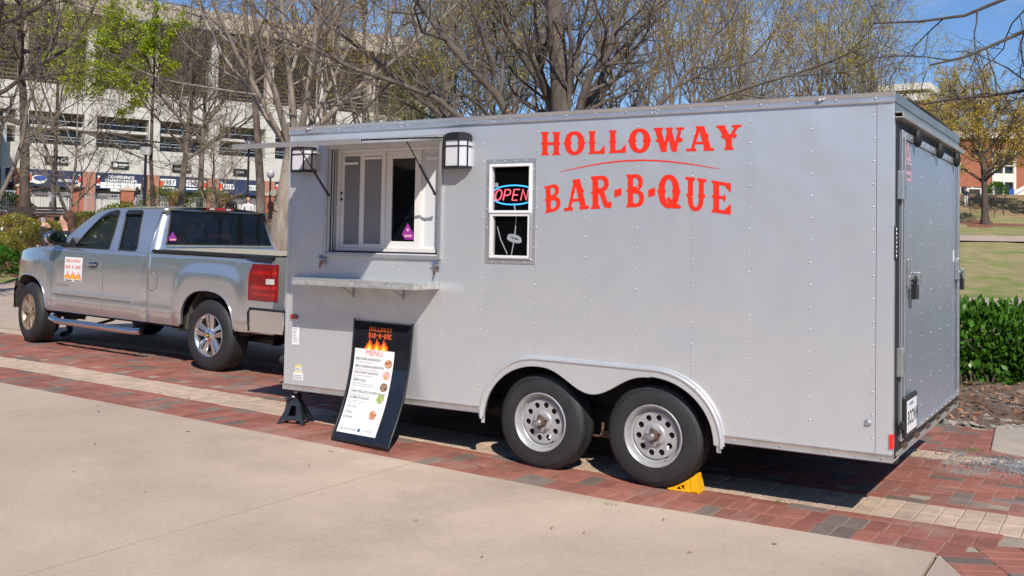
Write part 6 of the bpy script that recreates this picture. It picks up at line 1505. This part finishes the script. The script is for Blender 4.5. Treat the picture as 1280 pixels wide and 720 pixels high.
for i in range(S0, S1+1): 
    s_ = i*PB
    sb('brick_column', (s_-.58, -.30, 1.5), (s_+.58, .45, 7.93), M['st_brick'])
    sb('column', (s_-.56, -.05, 10.45), (s_+.56, 1.6, 13.55), M['st_white'])
    sb('raker_column', (s_-.38, .4, 16.3), (s_+.38, 1.4, 24.0), M['st_white'] if i % 2 == 0 else M['st_beige'])
    for e in (-.85, .85):
        q = MB(); q.box((s_+e-.14, -.20, 6.75), (s_+e+.14, -.14, 7.55)); q.build('flag', M['flag_red'], ST)
        q = MB(); q.box((s_+e-.14, -.205, 7.42), (s_+e+.14, -.145, 7.60)); q.box((s_+e-.14, -.205, 6.62), (s_+e+.14, -.145, 6.80)); q.build('flag_band', M['white'], ST, kind='stuff')
for i in range(S0, S1):
    s_ = i*PB
    sb('banner', (s_+.60, .0, 6.30), (s_+PB-.60, .06, 7.93), M['navy'])
    sb('spandrel_panel', (s_+.006, -.02, 7.94), (s_+PB-.006, .5, 10.44), M['st_white'])
    sb('spandrel_panel', (s_+.006, -.02, 13.56), (s_+PB-.006, .5, 16.32), M['st_white'])
    q = MB(); q.box((s_+.56, .6, 12.05), (s_+PB-.56, 2.39, 12.32)); q.build('floor_slab', M['st_white'], ST)
    q = MB()
    for z in (10.9, 11.2, 12.75): q.box((s_+.56, .30, z), (s_+PB-.56, .36, z+.06))
    q.build('rail', M['st_metal'], ST, kind='stuff')
    for k_ in range(4):
        x0 = s_+.7+k_*1.2; q = MB(); q.box((x0, 2.3, 10.5), (x0+1.1, 2.36, 11.9)); q.build('window', M['st_glass'] if (i+k_) % 3 else M['st_dark'], ST)
        q = MB(); q.box((x0, 2.3, 12.35), (x0+1.1, 2.36, 13.4)); q.build('window', M['st_glass'] if (i+k_) % 2 else M['st_dark'], ST)
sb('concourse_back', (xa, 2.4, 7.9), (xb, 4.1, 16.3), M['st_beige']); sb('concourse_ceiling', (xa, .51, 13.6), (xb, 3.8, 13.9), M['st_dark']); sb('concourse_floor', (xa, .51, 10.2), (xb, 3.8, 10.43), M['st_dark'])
# seating underside, raked outwards, with riser ribs
q = MB()
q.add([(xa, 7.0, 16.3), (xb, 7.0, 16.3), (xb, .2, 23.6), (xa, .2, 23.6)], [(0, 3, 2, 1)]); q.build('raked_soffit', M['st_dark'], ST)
sb('deck_floor', (xa, .5, 16.0), (xb, 7.1, 16.31), M['st_white'])
q = MB()
for k_ in range(20):
    t = (k_+.5)/20; y = 7.0-6.8*t; z = 16.3+7.3*t; q.box((xa, y-.16, z-.22), (xb, y+.02, z-.08))
q.build('riser_ribs', M['st_rib'], ST, kind='stuff')
for i in range(S0, S1): sb('parapet_panel', (i*PB+.008, -.9, 23.5), ((i+1)*PB-.008, -.5, 25.5-.0), M['st_beige'])
for s_ in (xa-.3, xb+.0): sb('end_wall', (s_, -.1, 1.5), (s_+.3, 12, 25), M['st_white'])
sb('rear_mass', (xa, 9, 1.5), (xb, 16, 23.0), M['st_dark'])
# projecting wing at the left
sb('wing_wall', (-26, -9.0, 1.5), (-9.3, -.4, 12.5), M['st_white']); sb('wing_roof', (-26.5, -9.5, 12.5), (-9.0, -.4, 13.2), M['st_beige'])
sb('steel_post', (-7.95, -1.2, 1.5), (-7.6, -.85, 13.0), M['st_metal'])
def st_text(body, size, s, z, m_, y=-.03, name='sign_lettering', **kw): return put_text(body, size, m_, ST, lambda a, c: (s+a, y, z+c), name, **kw)
st_text('CONFERENCE', .40, 3.05, 7.42, M['white'], align='CENTER', bold=.012); st_text('CHAMPIONSHIPS', .40, 3.05, 7.05, M['white'], align='CENTER', bold=.012)
for r_, n, z in ((0, 6, 6.72), (1, 6, 6.42), (2, 3, 6.12)):
    for k_ in range(n):
        x0 = 3.05-n*.33+k_*.66; q = MB(); q.box((x0+.02, -.035, z), (x0+.63, -.012, z+.27)); q.build('year_panel', M['white'], ST)
st_text('FR NICHOLLS HALL'[0:0]+'#1 NUTRITION', .36, -2.2, 6.85, M['white'], align='CENTER', shear=.3, bold=.01)
q = MB(); q.blob((-4.55, -.05, 6.95), (.75, .03, .42), 18, 10); q.build('helmet_emblem', M['white'], ST, smooth=180)
q = MB(); q.blob((-4.45, -.085, 7.08), (.55, .02, .25), 18, 10); q.build('helmet_stripe', M['blue'], ST, smooth=180)
for s_, body in ((6.16*1+1.6, '1957'), (6.16+4.1, '1983')):
    q = MB(); q.box((s_-.72, -.035, 6.95), (s_+.72, -.012, 7.62)); q.build('year_board', M['white'], ST); st_text(body, .6, s_-.62, 7.06, M['navy'], y=-.045, bold=.015)
    q = MB(); q.box((s_-.7, -.035, 6.62), (s_+.7, -.012, 6.78)); q.build('year_board', M['white'], ST)
for s_, body in ((12.32+1.7, '2010'), (12.32+4.3, '2013')):
    q = MB(); q.box((s_-.6, -.035, 6.85), (s_+.6, -.012, 7.40)); q.build('year_board', M['white'], ST); st_text(body, .5, s_-.52, 6.93, M['navy'], y=-.045, bold=.01)
def sponsor(s_, z, w_, h_): 
    q = MB(); q.box((s_-w_/2, -.12, z), (s_+w_/2, -.03, z+h_)); q.build('sponsor_board', M['blackmetal'], ST)
sponsor(-3.0, 8.45, 2.1, .85); st_text('Coca-Cola', .62, -3.9, 8.70, M['white'], y=-.14, shear=.35, xscale=.8)
sponsor(2.9, 8.35, 1.7, .75); st_text('PHOENIX', .26, 2.75, 8.70, M['white'], y=-.14, bold=.01); st_text('ALLIANCE', .13, 2.75, 8.52, M['white'], y=-.14)
q = MB(); q.blob((2.42, -.14, 8.74), (.24, .02, .22), 8, 6); q.build('sponsor_emblem', M['white'], ST)
sponsor(9.0, 8.35, 1.9, .8); sponsor(15.2, 8.3, 1.5, .8); 
for s_, b_ in ((9.0, 'SOUTHERN'), (15.2, 'STATE')): st_text(b_, .28, s_, 8.62, M['white'], y=-.14, align='CENTER')

# ================================================================ fence with brick piers
FN = empty('pier_fence', gz(VA(29, 47)), label='brick piers with stone caps and grey metal railings along the stadium walk', cat='fence')
M['pier_brick'] = mat('pier_brick', (.36, .13, .075), .85, var=.2, vscale=7, bump=.3, bscale=30)
M['stone_cap'] = mat('stone_cap', (.50, .42, .33), .8)
dF = Vector((RH.x*2.02+FH.x*1.0, RH.y*2.02+FH.y*1.0)).normalized(); FN.rotation_euler = (0, 0, math.atan2(dF.y, dF.x)); FN.location.z = 2.55
for k_ in range(-4, 7):
    x = k_*2.25
    q = MB(); q.box((x-.29, -.29, -.5), (x+.29, .29, 1.28)); 
    q.build('pier', M['pier_brick'], FN)
    q = MB(); q.box((x-.35, -.35, 1.282), (x+.35, .35, 1.36)); q.add([(x-.33, -.33, 1.362), (x+.33, -.33, 1.362), (x+.33, .33, 1.362), (x-.33, .33, 1.362), (x, 0, 1.52)], [(0, 1, 4), (1, 2, 4), (2, 3, 4), (3, 0, 4), (3, 2, 1, 0)]); q.build('pier_cap', M['stone_cap'], FN)
    q = MB()
    for z in (.12, .88, 1.05): q.box((x+.31, -.02, z), (x+1.94, .02, z+.045))
    for j in range(3): q.box((x+.40+j*.73-.03, -.025, 0), (x+.40+j*.73+.03, .025, 1.095))
    for j in range(14): q.box((x+.38+j*.115-.008, -.01, .16), (x+.38+j*.115+.008, .01, 1.06))
    q.build('railing', M['st_metal'], FN, kind='stuff')
# bench on the bank
BN = empty('park_bench', gz(VA(42, 42)), (0, 0, math.atan2(RH.y, RH.x)), label='long dark bench on the mulch bank in front of the pier fence', cat='bench')
M['bench'] = mat('dark_wood', (.035, .025, .022), .8)
for x in (-1.0, 0, 1.0): q = MB(); q.box((x-.04, -.25, -.4), (x+.04, .25, .44)); q.build('leg', M['bench'], BN)
for y in (-.18, -.05, .08): q = MB(); q.box((-1.15, y-.055, .442), (1.15, y+.055, .48)); q.build('slat', M['bench'], BN)
for z in (.58, .70, .82): q = MB(); q.box((-1.15, .20, z-.05), (1.15, .235, z+.05)); q.build('back_slat', M['bench'], BN)
def lamp_post(px, q_, ztop, globe, label):
    v = VA(px, q_); z0 = H(v.x, v.y); L_ = empty('lamp_post', (v.x, v.y, z0), label=label, cat='lamp post'); h = ztop-z0
    b = MB(); b.tube([(0, 0, 0), (0, 0, .3), (0, 0, .32), (0, 0, h-.42)], [.10, .10, .055, .045], 10); b.build('pole', M['blackmetal'], L_, smooth=50)
    if globe: b = MB(); b.blob((0, 0, h-.22), (.20, .20, .22), 14, 10); b.build('globe', M['white_lamp'], L_, smooth=180); b = MB(); b.lathe([(.0, h), (.05, h-.03), (.09, h-.06)], 10); b.build('finial', M['st_metal'], L_)
    else:
        b = MB(); b.lathe([(.07, h-.42), (.16, h-.40), (.19, h-.12), (.15, h-.10)], 8); b.build('lantern_glass', M['white_lamp'], L_)
        b = MB(); b.lathe([(.22, h-.12), (.20, h-.06), (.05, h), (0, h+.02)], 8); b.build('lantern_cap', M['blackmetal'], L_)
    return L_
lamp_post(180, 34, 4.77, False, 'black lamp post with a pale lantern left of the pickup cab')
lamp_post(337, 50, 5.05, True, 'lamp post with a white globe between the two trunks by the trailer')
lamp_post(309, 44, 6.0, False, 'slim dark post left of the straight brown trunk')

# ================================================================ brick hall, steps, tower at the right
M['hall_brick'] = mat('hall_brick', (.33, .115, .065), .85, var=.15, vscale=1.5)
M['hall_white'] = mat('hall_white', (.66, .64, .60), .7)
M['hall_glass'] = glass('hall_glass', (.02, .03, .035), .05, .1)
hv = VA(1230, 112); HL = empty('brick_hall', (hv.x, hv.y, 7.9), (0, 0, math.atan2(RH.y, RH.x)), label='red brick campus hall with a white roof band and tall white framed window', cat='building')
def hb(name, a, b_, m_, parent=HL, **kw): q = MB(); q.box(a, b_); return q.build(name, m_, parent, **kw)
hb('wall', (-26, .0, -1), (.9-.0, 12, 6.35), M['hall_brick']); hb('wall', (3.55, .0, -1), (22, 12, 6.35), M['hall_brick']); hb('lintel_wall', (.9, .0, 5.1), (3.55, 11, 6.35), M['hall_brick'])
hb('roof_fascia', (-26.4, -.5, 6.352), (22.4, 12.4, 7.05), M['hall_white']); hb('roof', (-26, 0, 7.052), (22, 12, 7.2), M['st_dark'])
wf = hb('tall_window', (.9, .3, -.6), (3.55, .34, 5.1), M['hall_glass'])
for x0, x1 in ((.9, 1.2), (3.25, 3.55), (2.1, 2.28)): hb('mullion', (x0, -.12, -.6), (x1, .28, 5.1), M['hall_white'])
for z0, z1 in ((4.9, 5.1), (1.55, 2.5), (3.3, 3.42)): hb('transom', (1.202, -.08, z0), (3.248, .26, z1), M['hall_white'])
for x, z0, z1 in ((-3.6, 2.6, 4.6), (-9, 2.6, 4.6), (8, 2.6, 4.6), (-14, 2.6, 4.6)):
    f_ = hb('window', (x, -.03, z0), (x+.9, -.005, z1), M['hall_glass'])
    q = MB(); q.box((x-.12, -.06, z0-.12), (x, -.001, z1+.12)); q.box((x+.9, -.06, z0-.12), (x+1.02, -.001, z1+.12)); q.box((x, -.06, z1), (x+.9, -.001, z1+.12)); q.box((x, -.06, z0-.12), (x+.9, -.001, z0)); q.build('window_frame', M['hall_white'], HL)
hb('ground_floor_stone', (-26, -.06, -1.2), (.88, -.002, .9), M['stone_cap'])
for x in (-3.9, -2.5, -1.1): hb('door', (x, -.10, -.5), (x+1.1, -.065, .95), M['hall_glass']); hb('door_frame', (x+1.1, -.12, -.5), (x+1.22, -.065, .95), M['hall_white'])
stp = empty('entrance_stair', (hv.x, hv.y, 7.9), (0, 0, math.atan2(RH.y, RH.x)), label='white stair with solid sloping sides leading to the hall door', cat='stair')
for y0 in (-3.2, -.9):
    q = MB(); q.prism([(1.8, -.6), (6.5, -.6), (6.5, 1.2), (4.2, 1.2), (1.9, -.1)], y0, y0+.3, 'y'); q.build('side_wall', M['hall_white'], stp, fix=True)
for i in range(8): q = MB(); q.box((1.9+i*.29, -2.9, -.6), (6.4, -.91, -.45+i*.17)) if False else q.box((1.95+i*.29, -2.89, -.55+i*.17), (2.23+i*.29, -.91, -.39+i*.17)); q.build('step', M['hall_white'], stp)
SG = empty('monument_sign', (hv.x, hv.y, 7.9), (0, 0, math.atan2(RH.y, RH.x)), label='low white monument sign with a dark plaque on a brick base', cat='sign')
o_ = -1.6
hb('brick_base', (-1.6+o_-.2, -3.2, -1.2), (-.1+o_+.2, -2.5, -.25), M['hall_brick'], SG); hb('sign_slab', (-1.6+o_-.1, -3.15, -.248), (-.1+o_+.1, -2.55, .65), M['hall_white'], SG); hb('plaque', (-1.45+o_, -3.18, -.08), (-.25+o_, -3.152, .5), M['bench'], SG)
hb('recycling_bin', (1.05, -3.6, -.9), (1.6, -3.1, .55), M['blue'], None)
rb_ = bpy.data.objects['recycling_bin']; rb_.matrix_world = HL.matrix_basis; rb_.location = HL.location; rb_.rotation_euler = HL.rotation_euler; tag(rb_, 'blue recycling bin beside the white entrance stair', 'bin')
# terrace steps
TS = empty('terrace_steps', (0, 0, 0), kind='structure')
M['step_brown'] = mat('terrace_brown', (.23, .15, .095), .9, var=.15, vscale=1)
for i in range(9):
    q0 = 92+i*1.5; z = 4.55+i*.375; q = MB()
    a, b_, c, d = at(4, q0), at(75, q0), at(75, q0+1.52), at(4, q0+1.52)
    q.add([(a.x, a.y, z), (b_.x, b_.y, z), (c.x, c.y, z), (d.x, d.y, z), (a.x, a.y, z-.6), (b_.x, b_.y, z-.6)], [(0, 1, 2, 3), (4, 5, 1, 0)]); q.build('step', M['step_brown'], TS)
def handrail(px, q_, label):
    v = VA(px, q_); h_ = empty('handrail', (v.x, v.y, 4.5+max(0, (q_-92)/1.5*.375)), label=label, cat='handrail')
    b = MB(); f3 = Vector((FH.x, FH.y, 0)); up = Vector((0, 0, 1))
    b.tube([up*.9, f3*5+up*2.15], .035, 6); 
    for t in (0, .5, 1): p_ = f3*5*t+up*1.25*t; b.tube([p_-up*.3, p_+up*.9], .03, 6)
    b.build('rail_tube', M['blackmetal'], h_); return h_
handrail(1214, 94, 'dark handrail on the terrace steps, leftmost, near the walking person'); handrail(1243, 93, 'dark handrail on the terrace steps just right of the lawn tree'); handrail(1255, 95, 'dark handrail on the terrace steps below the white stair')
# lawn paths
for nm, q0, q1, dz in (('lawn_path', 66, 71, .03), ('hedge_path', 26, 34, .02)):
    b = MB(); b.grid(60, 6, lambda u, v: (lambda p_: (p_.x, p_.y, H(p_.x, p_.y)+dz+.06))(at(2+60*u, q0+(q1-q0)*v))); b.build(nm, mat('path_tan', (.44, .34, .27), .9, var=.1, vscale=1), kind='structure')
tv = VA(1160, 172); TWR = empty('office_tower', (tv.x, tv.y, 8), (0, 0, math.atan2(RH.y, RH.x)-R(32.5)), label='distant brick tower with stacked white concrete cornices above the trailer corner', cat='building')
ang_ = R(90)
def quadbox(z0, z1, out, m_, name, x0=-8.4, d=29):
    c, s_ = math.cos(ang_), math.sin(ang_); P = [(x0-out, -out), (out*.8, -out), (out+d*c, d*s_+out), (x0-out, d*s_+out)]
    q = MB(); q.prism(P, z0, z1, 'z'); return q.build(name, m_, TWR, fix=True)
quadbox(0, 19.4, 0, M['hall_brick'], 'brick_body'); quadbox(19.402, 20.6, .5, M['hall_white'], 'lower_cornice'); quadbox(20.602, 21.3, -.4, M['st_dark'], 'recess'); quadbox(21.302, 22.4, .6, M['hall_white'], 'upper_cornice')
for i in range(3):
    x = -7.6+i*2.6; q = MB(); q.box((x, -.02, 4), (x+.9, -.003, 19.0)); q.build('dark_window_strip', M['hall_glass'], TWR)
Mr_ = Matrix.Rotation(ang_, 4, 'Z')
for i in range(6):
    q = MB(); q.box((2+i*4.0, -.0, 4), (3.6+i*4.0, .03, 19.0), 0, Matrix.Rotation(ang_, 4, 'Z') @ Matrix.Translation((0, -.035, 0))); q.build('dark_window_strip', M['hall_glass'], TWR)

# ================================================================ people
M['skin_tone'] = mat('skin', (.52, .30, .21), .55); M['skin_dark'] = mat('skin_dark', (.16, .085, .055), .55); M['hair_brown'] = mat('hair_brown', (.075, .035, .02), .75, var=.5, vscale=60, bump=.6, bscale=90, stretch=(1, 1, .15)); M['hair_black'] = mat('hair_black', (.012, .01, .01), .5)
M['cloth_black'] = mat('cloth_black', (.012, .014, .02), .85); M['cloth_navy'] = mat('cloth_navy', (.015, .025, .08), .85); M['cloth_white'] = mat('cloth_white', (.65, .65, .66), .85); M['cloth_pink'] = mat('cloth_pink', (.6, .02, .18), .8); M['denim'] = mat('denim', (.07, .11, .2), .85); M['cloth_grey'] = mat('cloth_grey', (.2, .2, .22), .85); M['cloth_orange'] = mat('cloth_orange', (.7, .12, .02), .85)
def person(pos, heading, label, top='cloth_black', legs='denim', skin='skin_tone', hair='hair_black', arms='down', h=1.72, long_hair=False, stride=.18, shoes='cloth_black', group=None):
    k = h/1.72; P = {}
    pe = empty('person', pos, (0, 0, heading), label=label, cat='person', group=group)
    N = []; E_ = []
    def nd(name, x, y, z, r, m_): P[name] = len(N); N.append((x*k, y*k, z*k, r*k, m_)); return name
    def ed_(a, b_): E_.append((P[a], P[b_]))
    # facing +y
    nd('pel', 0, 0, .95, .135, legs); nd('waist', 0, .0, 1.08, .125, top); nd('chest', 0, .0, 1.28, .145, top); nd('neckb', 0, -.01, 1.43, .075, top); nd('neck', 0, .0, 1.49, .05, skin); nd('jaw', 0, .028, 1.560, .068, skin); nd('skull', 0, .012, 1.635, .104, skin); nd('crown', 0, -.005, 1.700, .070, skin)
    for a, b_ in (('pel', 'waist'), ('waist', 'chest'), ('chest', 'neckb'), ('neckb', 'neck'), ('neck', 'jaw'), ('jaw', 'skull'), ('skull', 'crown')): ed_(a, b_)
    for s_, nm in ((1, 'R'), (-1, 'L')):
        st = stride*s_
        nd('hip'+nm, .10*s_, .0, .90, .098, legs); nd('knee'+nm, .105*s_, st*.5+.03, .50, .062, legs); nd('ank'+nm, .105*s_, st, .09, .043, legs); nd('toe'+nm, .115*s_, st+.15, .03, .035, shoes)
        ed_('pel', 'hip'+nm); ed_('hip'+nm, 'knee'+nm); ed_('knee'+nm, 'ank'+nm); ed_('ank'+nm, 'toe'+nm)
        nd('sh'+nm, .165*s_, -.01, 1.40, .068, top)
        if arms == 'phone': el = (.24*s_, .14, 1.19); wr = (.10*s_, .30, 1.48); hn = (.055*s_, .32, 1.55)
        elif arms == 'bag': el = (.24*s_, .05, 1.15); wr = (.16*s_, .22, 1.12); hn = (.12*s_, .28, 1.12)
        else: el = (.23*s_, -.03-st*.2, 1.12); wr = (.25*s_, .04-st*.5, .88); hn = (.25*s_, .07-st*.5, .80)
        nd('el'+nm, *el, .045, top); nd('wr'+nm, *wr, .030, top); nd('hn'+nm, *hn, .034, skin)
        ed_('chest', 'sh'+nm); ed_('sh'+nm, 'el'+nm); ed_('el'+nm, 'wr'+nm); ed_('wr'+nm, 'hn'+nm)
        hx, hy, hz = hn; dv_ = Vector(hn)-Vector(wr); dv_.normalize()
        for f_ in range(4):
            o_ = (f_-1.5)*.017; q = Vector(hn)+dv_*(.055-.006*abs(f_-1.2)); nm2 = 'f%d%s' % (f_, nm)
            nd(nm2, q.x+(0 if arms == 'phone' else 0)+o_*.3, q.y+o_, q.z-.01, .009, skin); ed_('hn'+nm, nm2)
        nd('th'+nm, hx-.03*s_, hy+.03, hz+.01, .010, skin); ed_('hn'+nm, 'th'+nm)
    me = bpy.data.meshes.new('body'); me.from_pydata([n[:3] for n in N], E_, []); o = bpy.data.objects.new('body', me); COL.objects.link(o)
    sk = o.modifiers.new('skin', 'SKIN'); sk.use_smooth_shade = True
    for i, n in enumerate(N): me.skin_vertices[0].data[i].radius = (n[3], n[3]*(.72 if n[4] == top and n[3] > .1 else 1)); me.skin_vertices[0].data[i].use_root = i == 0
    ss = o.modifiers.new('sub', 'SUBSURF'); ss.levels = 2; ss.render_levels = 2
    bpy.context.view_layer.update(); m2 = bpy.data.meshes.new_from_object(o.evaluated_get(bpy.context.evaluated_depsgraph_get())); bpy.data.objects.remove(o)
    names = [top, legs, skin, shoes]; m2.materials.clear()
    for n in names: m2.materials.append(M[n])
    Ns = [(Vector(n[:3]), n[3], n[4]) for n in N]
    segs = [(Vector(N[a][:3]), Vector(N[b_][:3]), N[a][4], N[b_][4], N[a][3], N[b_][3]) for a, b_ in E_]
    for pl in m2.polygons:
        c = pl.center; best = (9, top)
        for A, B, ma, mb_, ra, rb2 in segs:
            d = B-A; t = max(0, min(1, (c-A).dot(d)/max(d.dot(d), 1e-9))); e = (c-(A+d*t)).length/(ra+(rb2-ra)*t)
            if e < best[0]: best = (e, mb_ if t > .5 else ma)
        pl.material_index = names.index(best[1]); pl.use_smooth = True
    addobj('body', m2, pe)
    b = MB(); b.blob((0, -.036*k, 1.668*k), (.098*k, .088*k, .092*k), 14, 10)
    if long_hair:
        b.blob((.0, -.080*k, 1.57*k), (.085*k, .050*k, .13*k), 14, 10); b.blob((.01, -.125*k, 1.44*k), (.085*k, .060*k, .13*k), 12, 8, 0, Matrix.Rotation(-.5, 3, 'X')); b.blob((.0, -.19*k, 1.34*k), (.07*k, .04*k, .09*k), 12, 8, 0, Matrix.Rotation(-.6, 3, 'X'))
    b.build('hair', M[hair], pe, smooth=180, kind='stuff' if long_hair else None)
    b = MB(); b.tube([(0, .095*k, 1.625*k), (0, .118*k, 1.595*k), (0, .10*k, 1.585*k)], [.008, .014, .010], 8); b.build('nose', M[skin], pe, smooth=180)
    for s_ in (1, -1): b = MB(); b.blob((.032*s_*k, .090*k, 1.632*k), (.012, .006, .007), 8, 6); b.build('eye', M['ink'], pe)
    b = MB(); b.blob((0, .088*k, 1.557*k), (.022, .006, .006), 8, 6); b.build('mouth', M['cloth_pink'] if False else M['skin_dark'], pe)
    return pe
aw = lambda px, q: gz(VA(px, q))
def face(dx, dy): v = RH*dx+FH*dy; return math.atan2(v.y, v.x)-PI/2
wp = VA(84, 14.0); W1 = person((wp.x, wp.y, g(wp.x)), face(-1, .15), 'woman in a black jacket with long brown hair holding a phone up beside the pickup', arms='phone', hair='hair_brown', long_hair=True, h=1.70, legs='denim', top='cloth_black')
b = MB(); b.box((-.038, -.005, -.075), (.038, .005, .075)); ph = b.build('phone', M['lamp_clear'], bevel=.004, label='small white phone held up in the hands of the woman', cat='phone')
hdv = face(-1, .15); ph.location = Vector((wp.x, wp.y, g(wp.x)))+Matrix.Rotation(hdv, 3, 'Z') @ Vector((0, .345, 1.56)); ph.rotation_euler = (R(-12), 0, hdv)
b = MB(); b.blob((0, .06, 1.36), (.05, .06, .07), 10, 8); b.build('pink_top', M['cloth_pink'], W1, smooth=180)
person(aw(170, 62), face(-1, -.2), 'person in dark clothes left of the group behind the pickup cab', skin='skin_dark', top='cloth_black', legs='cloth_grey', arms='bag')
person(aw(176, 61), face(-.8, -.4), 'person with long dark hair in a pale top, middle of the group behind the cab', top='cloth_grey', hair='hair_black', long_hair=True)
person(aw(192, 58), face(1, 0), 'person in a black hooded top and blue jeans right of the lamp post', top='cloth_black', skin='skin_dark', legs='denim')
person(aw(289, 41), face(.2, -1), 'person in a black top with orange sleeves seen over the pickup roof', top='cloth_black', skin='skin_dark', legs='cloth_grey', arms='bag', h=1.6)
person(aw(310, 40), face(.2, -1), 'person in a white shirt with fair hair seen over the pickup roof corner', top='cloth_white', hair='hair_brown', legs='cloth_navy', arms='bag', h=1.6)
vq = VA(1208, 98); person((vq.x, vq.y, 4.55+4*.375), face(-.3, -1), 'person in a navy jacket and pale trousers walking down the terrace steps', top='cloth_navy', legs='cloth_white', h=1.75)

# ================================================================ added out of frame behind the viewer, so panes and paint have reflections
rg = np.random.default_rng(77); n = 15000
th = rg.uniform(-2.9, -.05, n); rr = 46+rg.normal(0, 2.2, n); hh = 7.5+1.8*np.sin(th*9)+1.1*np.sin(th*23+1)
C = np.stack([rr*np.cos(th), rr*np.sin(th), hh*rg.uniform(0, 1, n)**.8], 1)
addobj('added_tree_line', leaves_mesh('added_tree_line', C, .75, M['leaf_dkgreen'], 5, aspect=.8), kind='stuff')  # invented tree mass, unseen, there to be reflected in glass and paint
OB = empty('added_plaza_building', (-23, -40, .1), (0, 0, R(-30)), label='added brick building behind the viewer, out of frame, put there for reflections', cat='building')
q = MB(); q.box((-11, -6, 0), (11, 0, 8)); q.build('wall', M['hall_brick'], OB)
q = MB(); q.box((-11.3, -6.3, 8.002), (11.3, .3, 8.8)); q.build('cornice', M['hall_white'], OB)
for i in range(6):
    for z in (1.2, 4.8):
        q = MB(); q.box((-10+i*3.5, .002, z), (-8.6+i*3.5, .05, z+2.2)); q.build('window', M['hall_white'] if i % 2 else M['hall_glass'], OB)
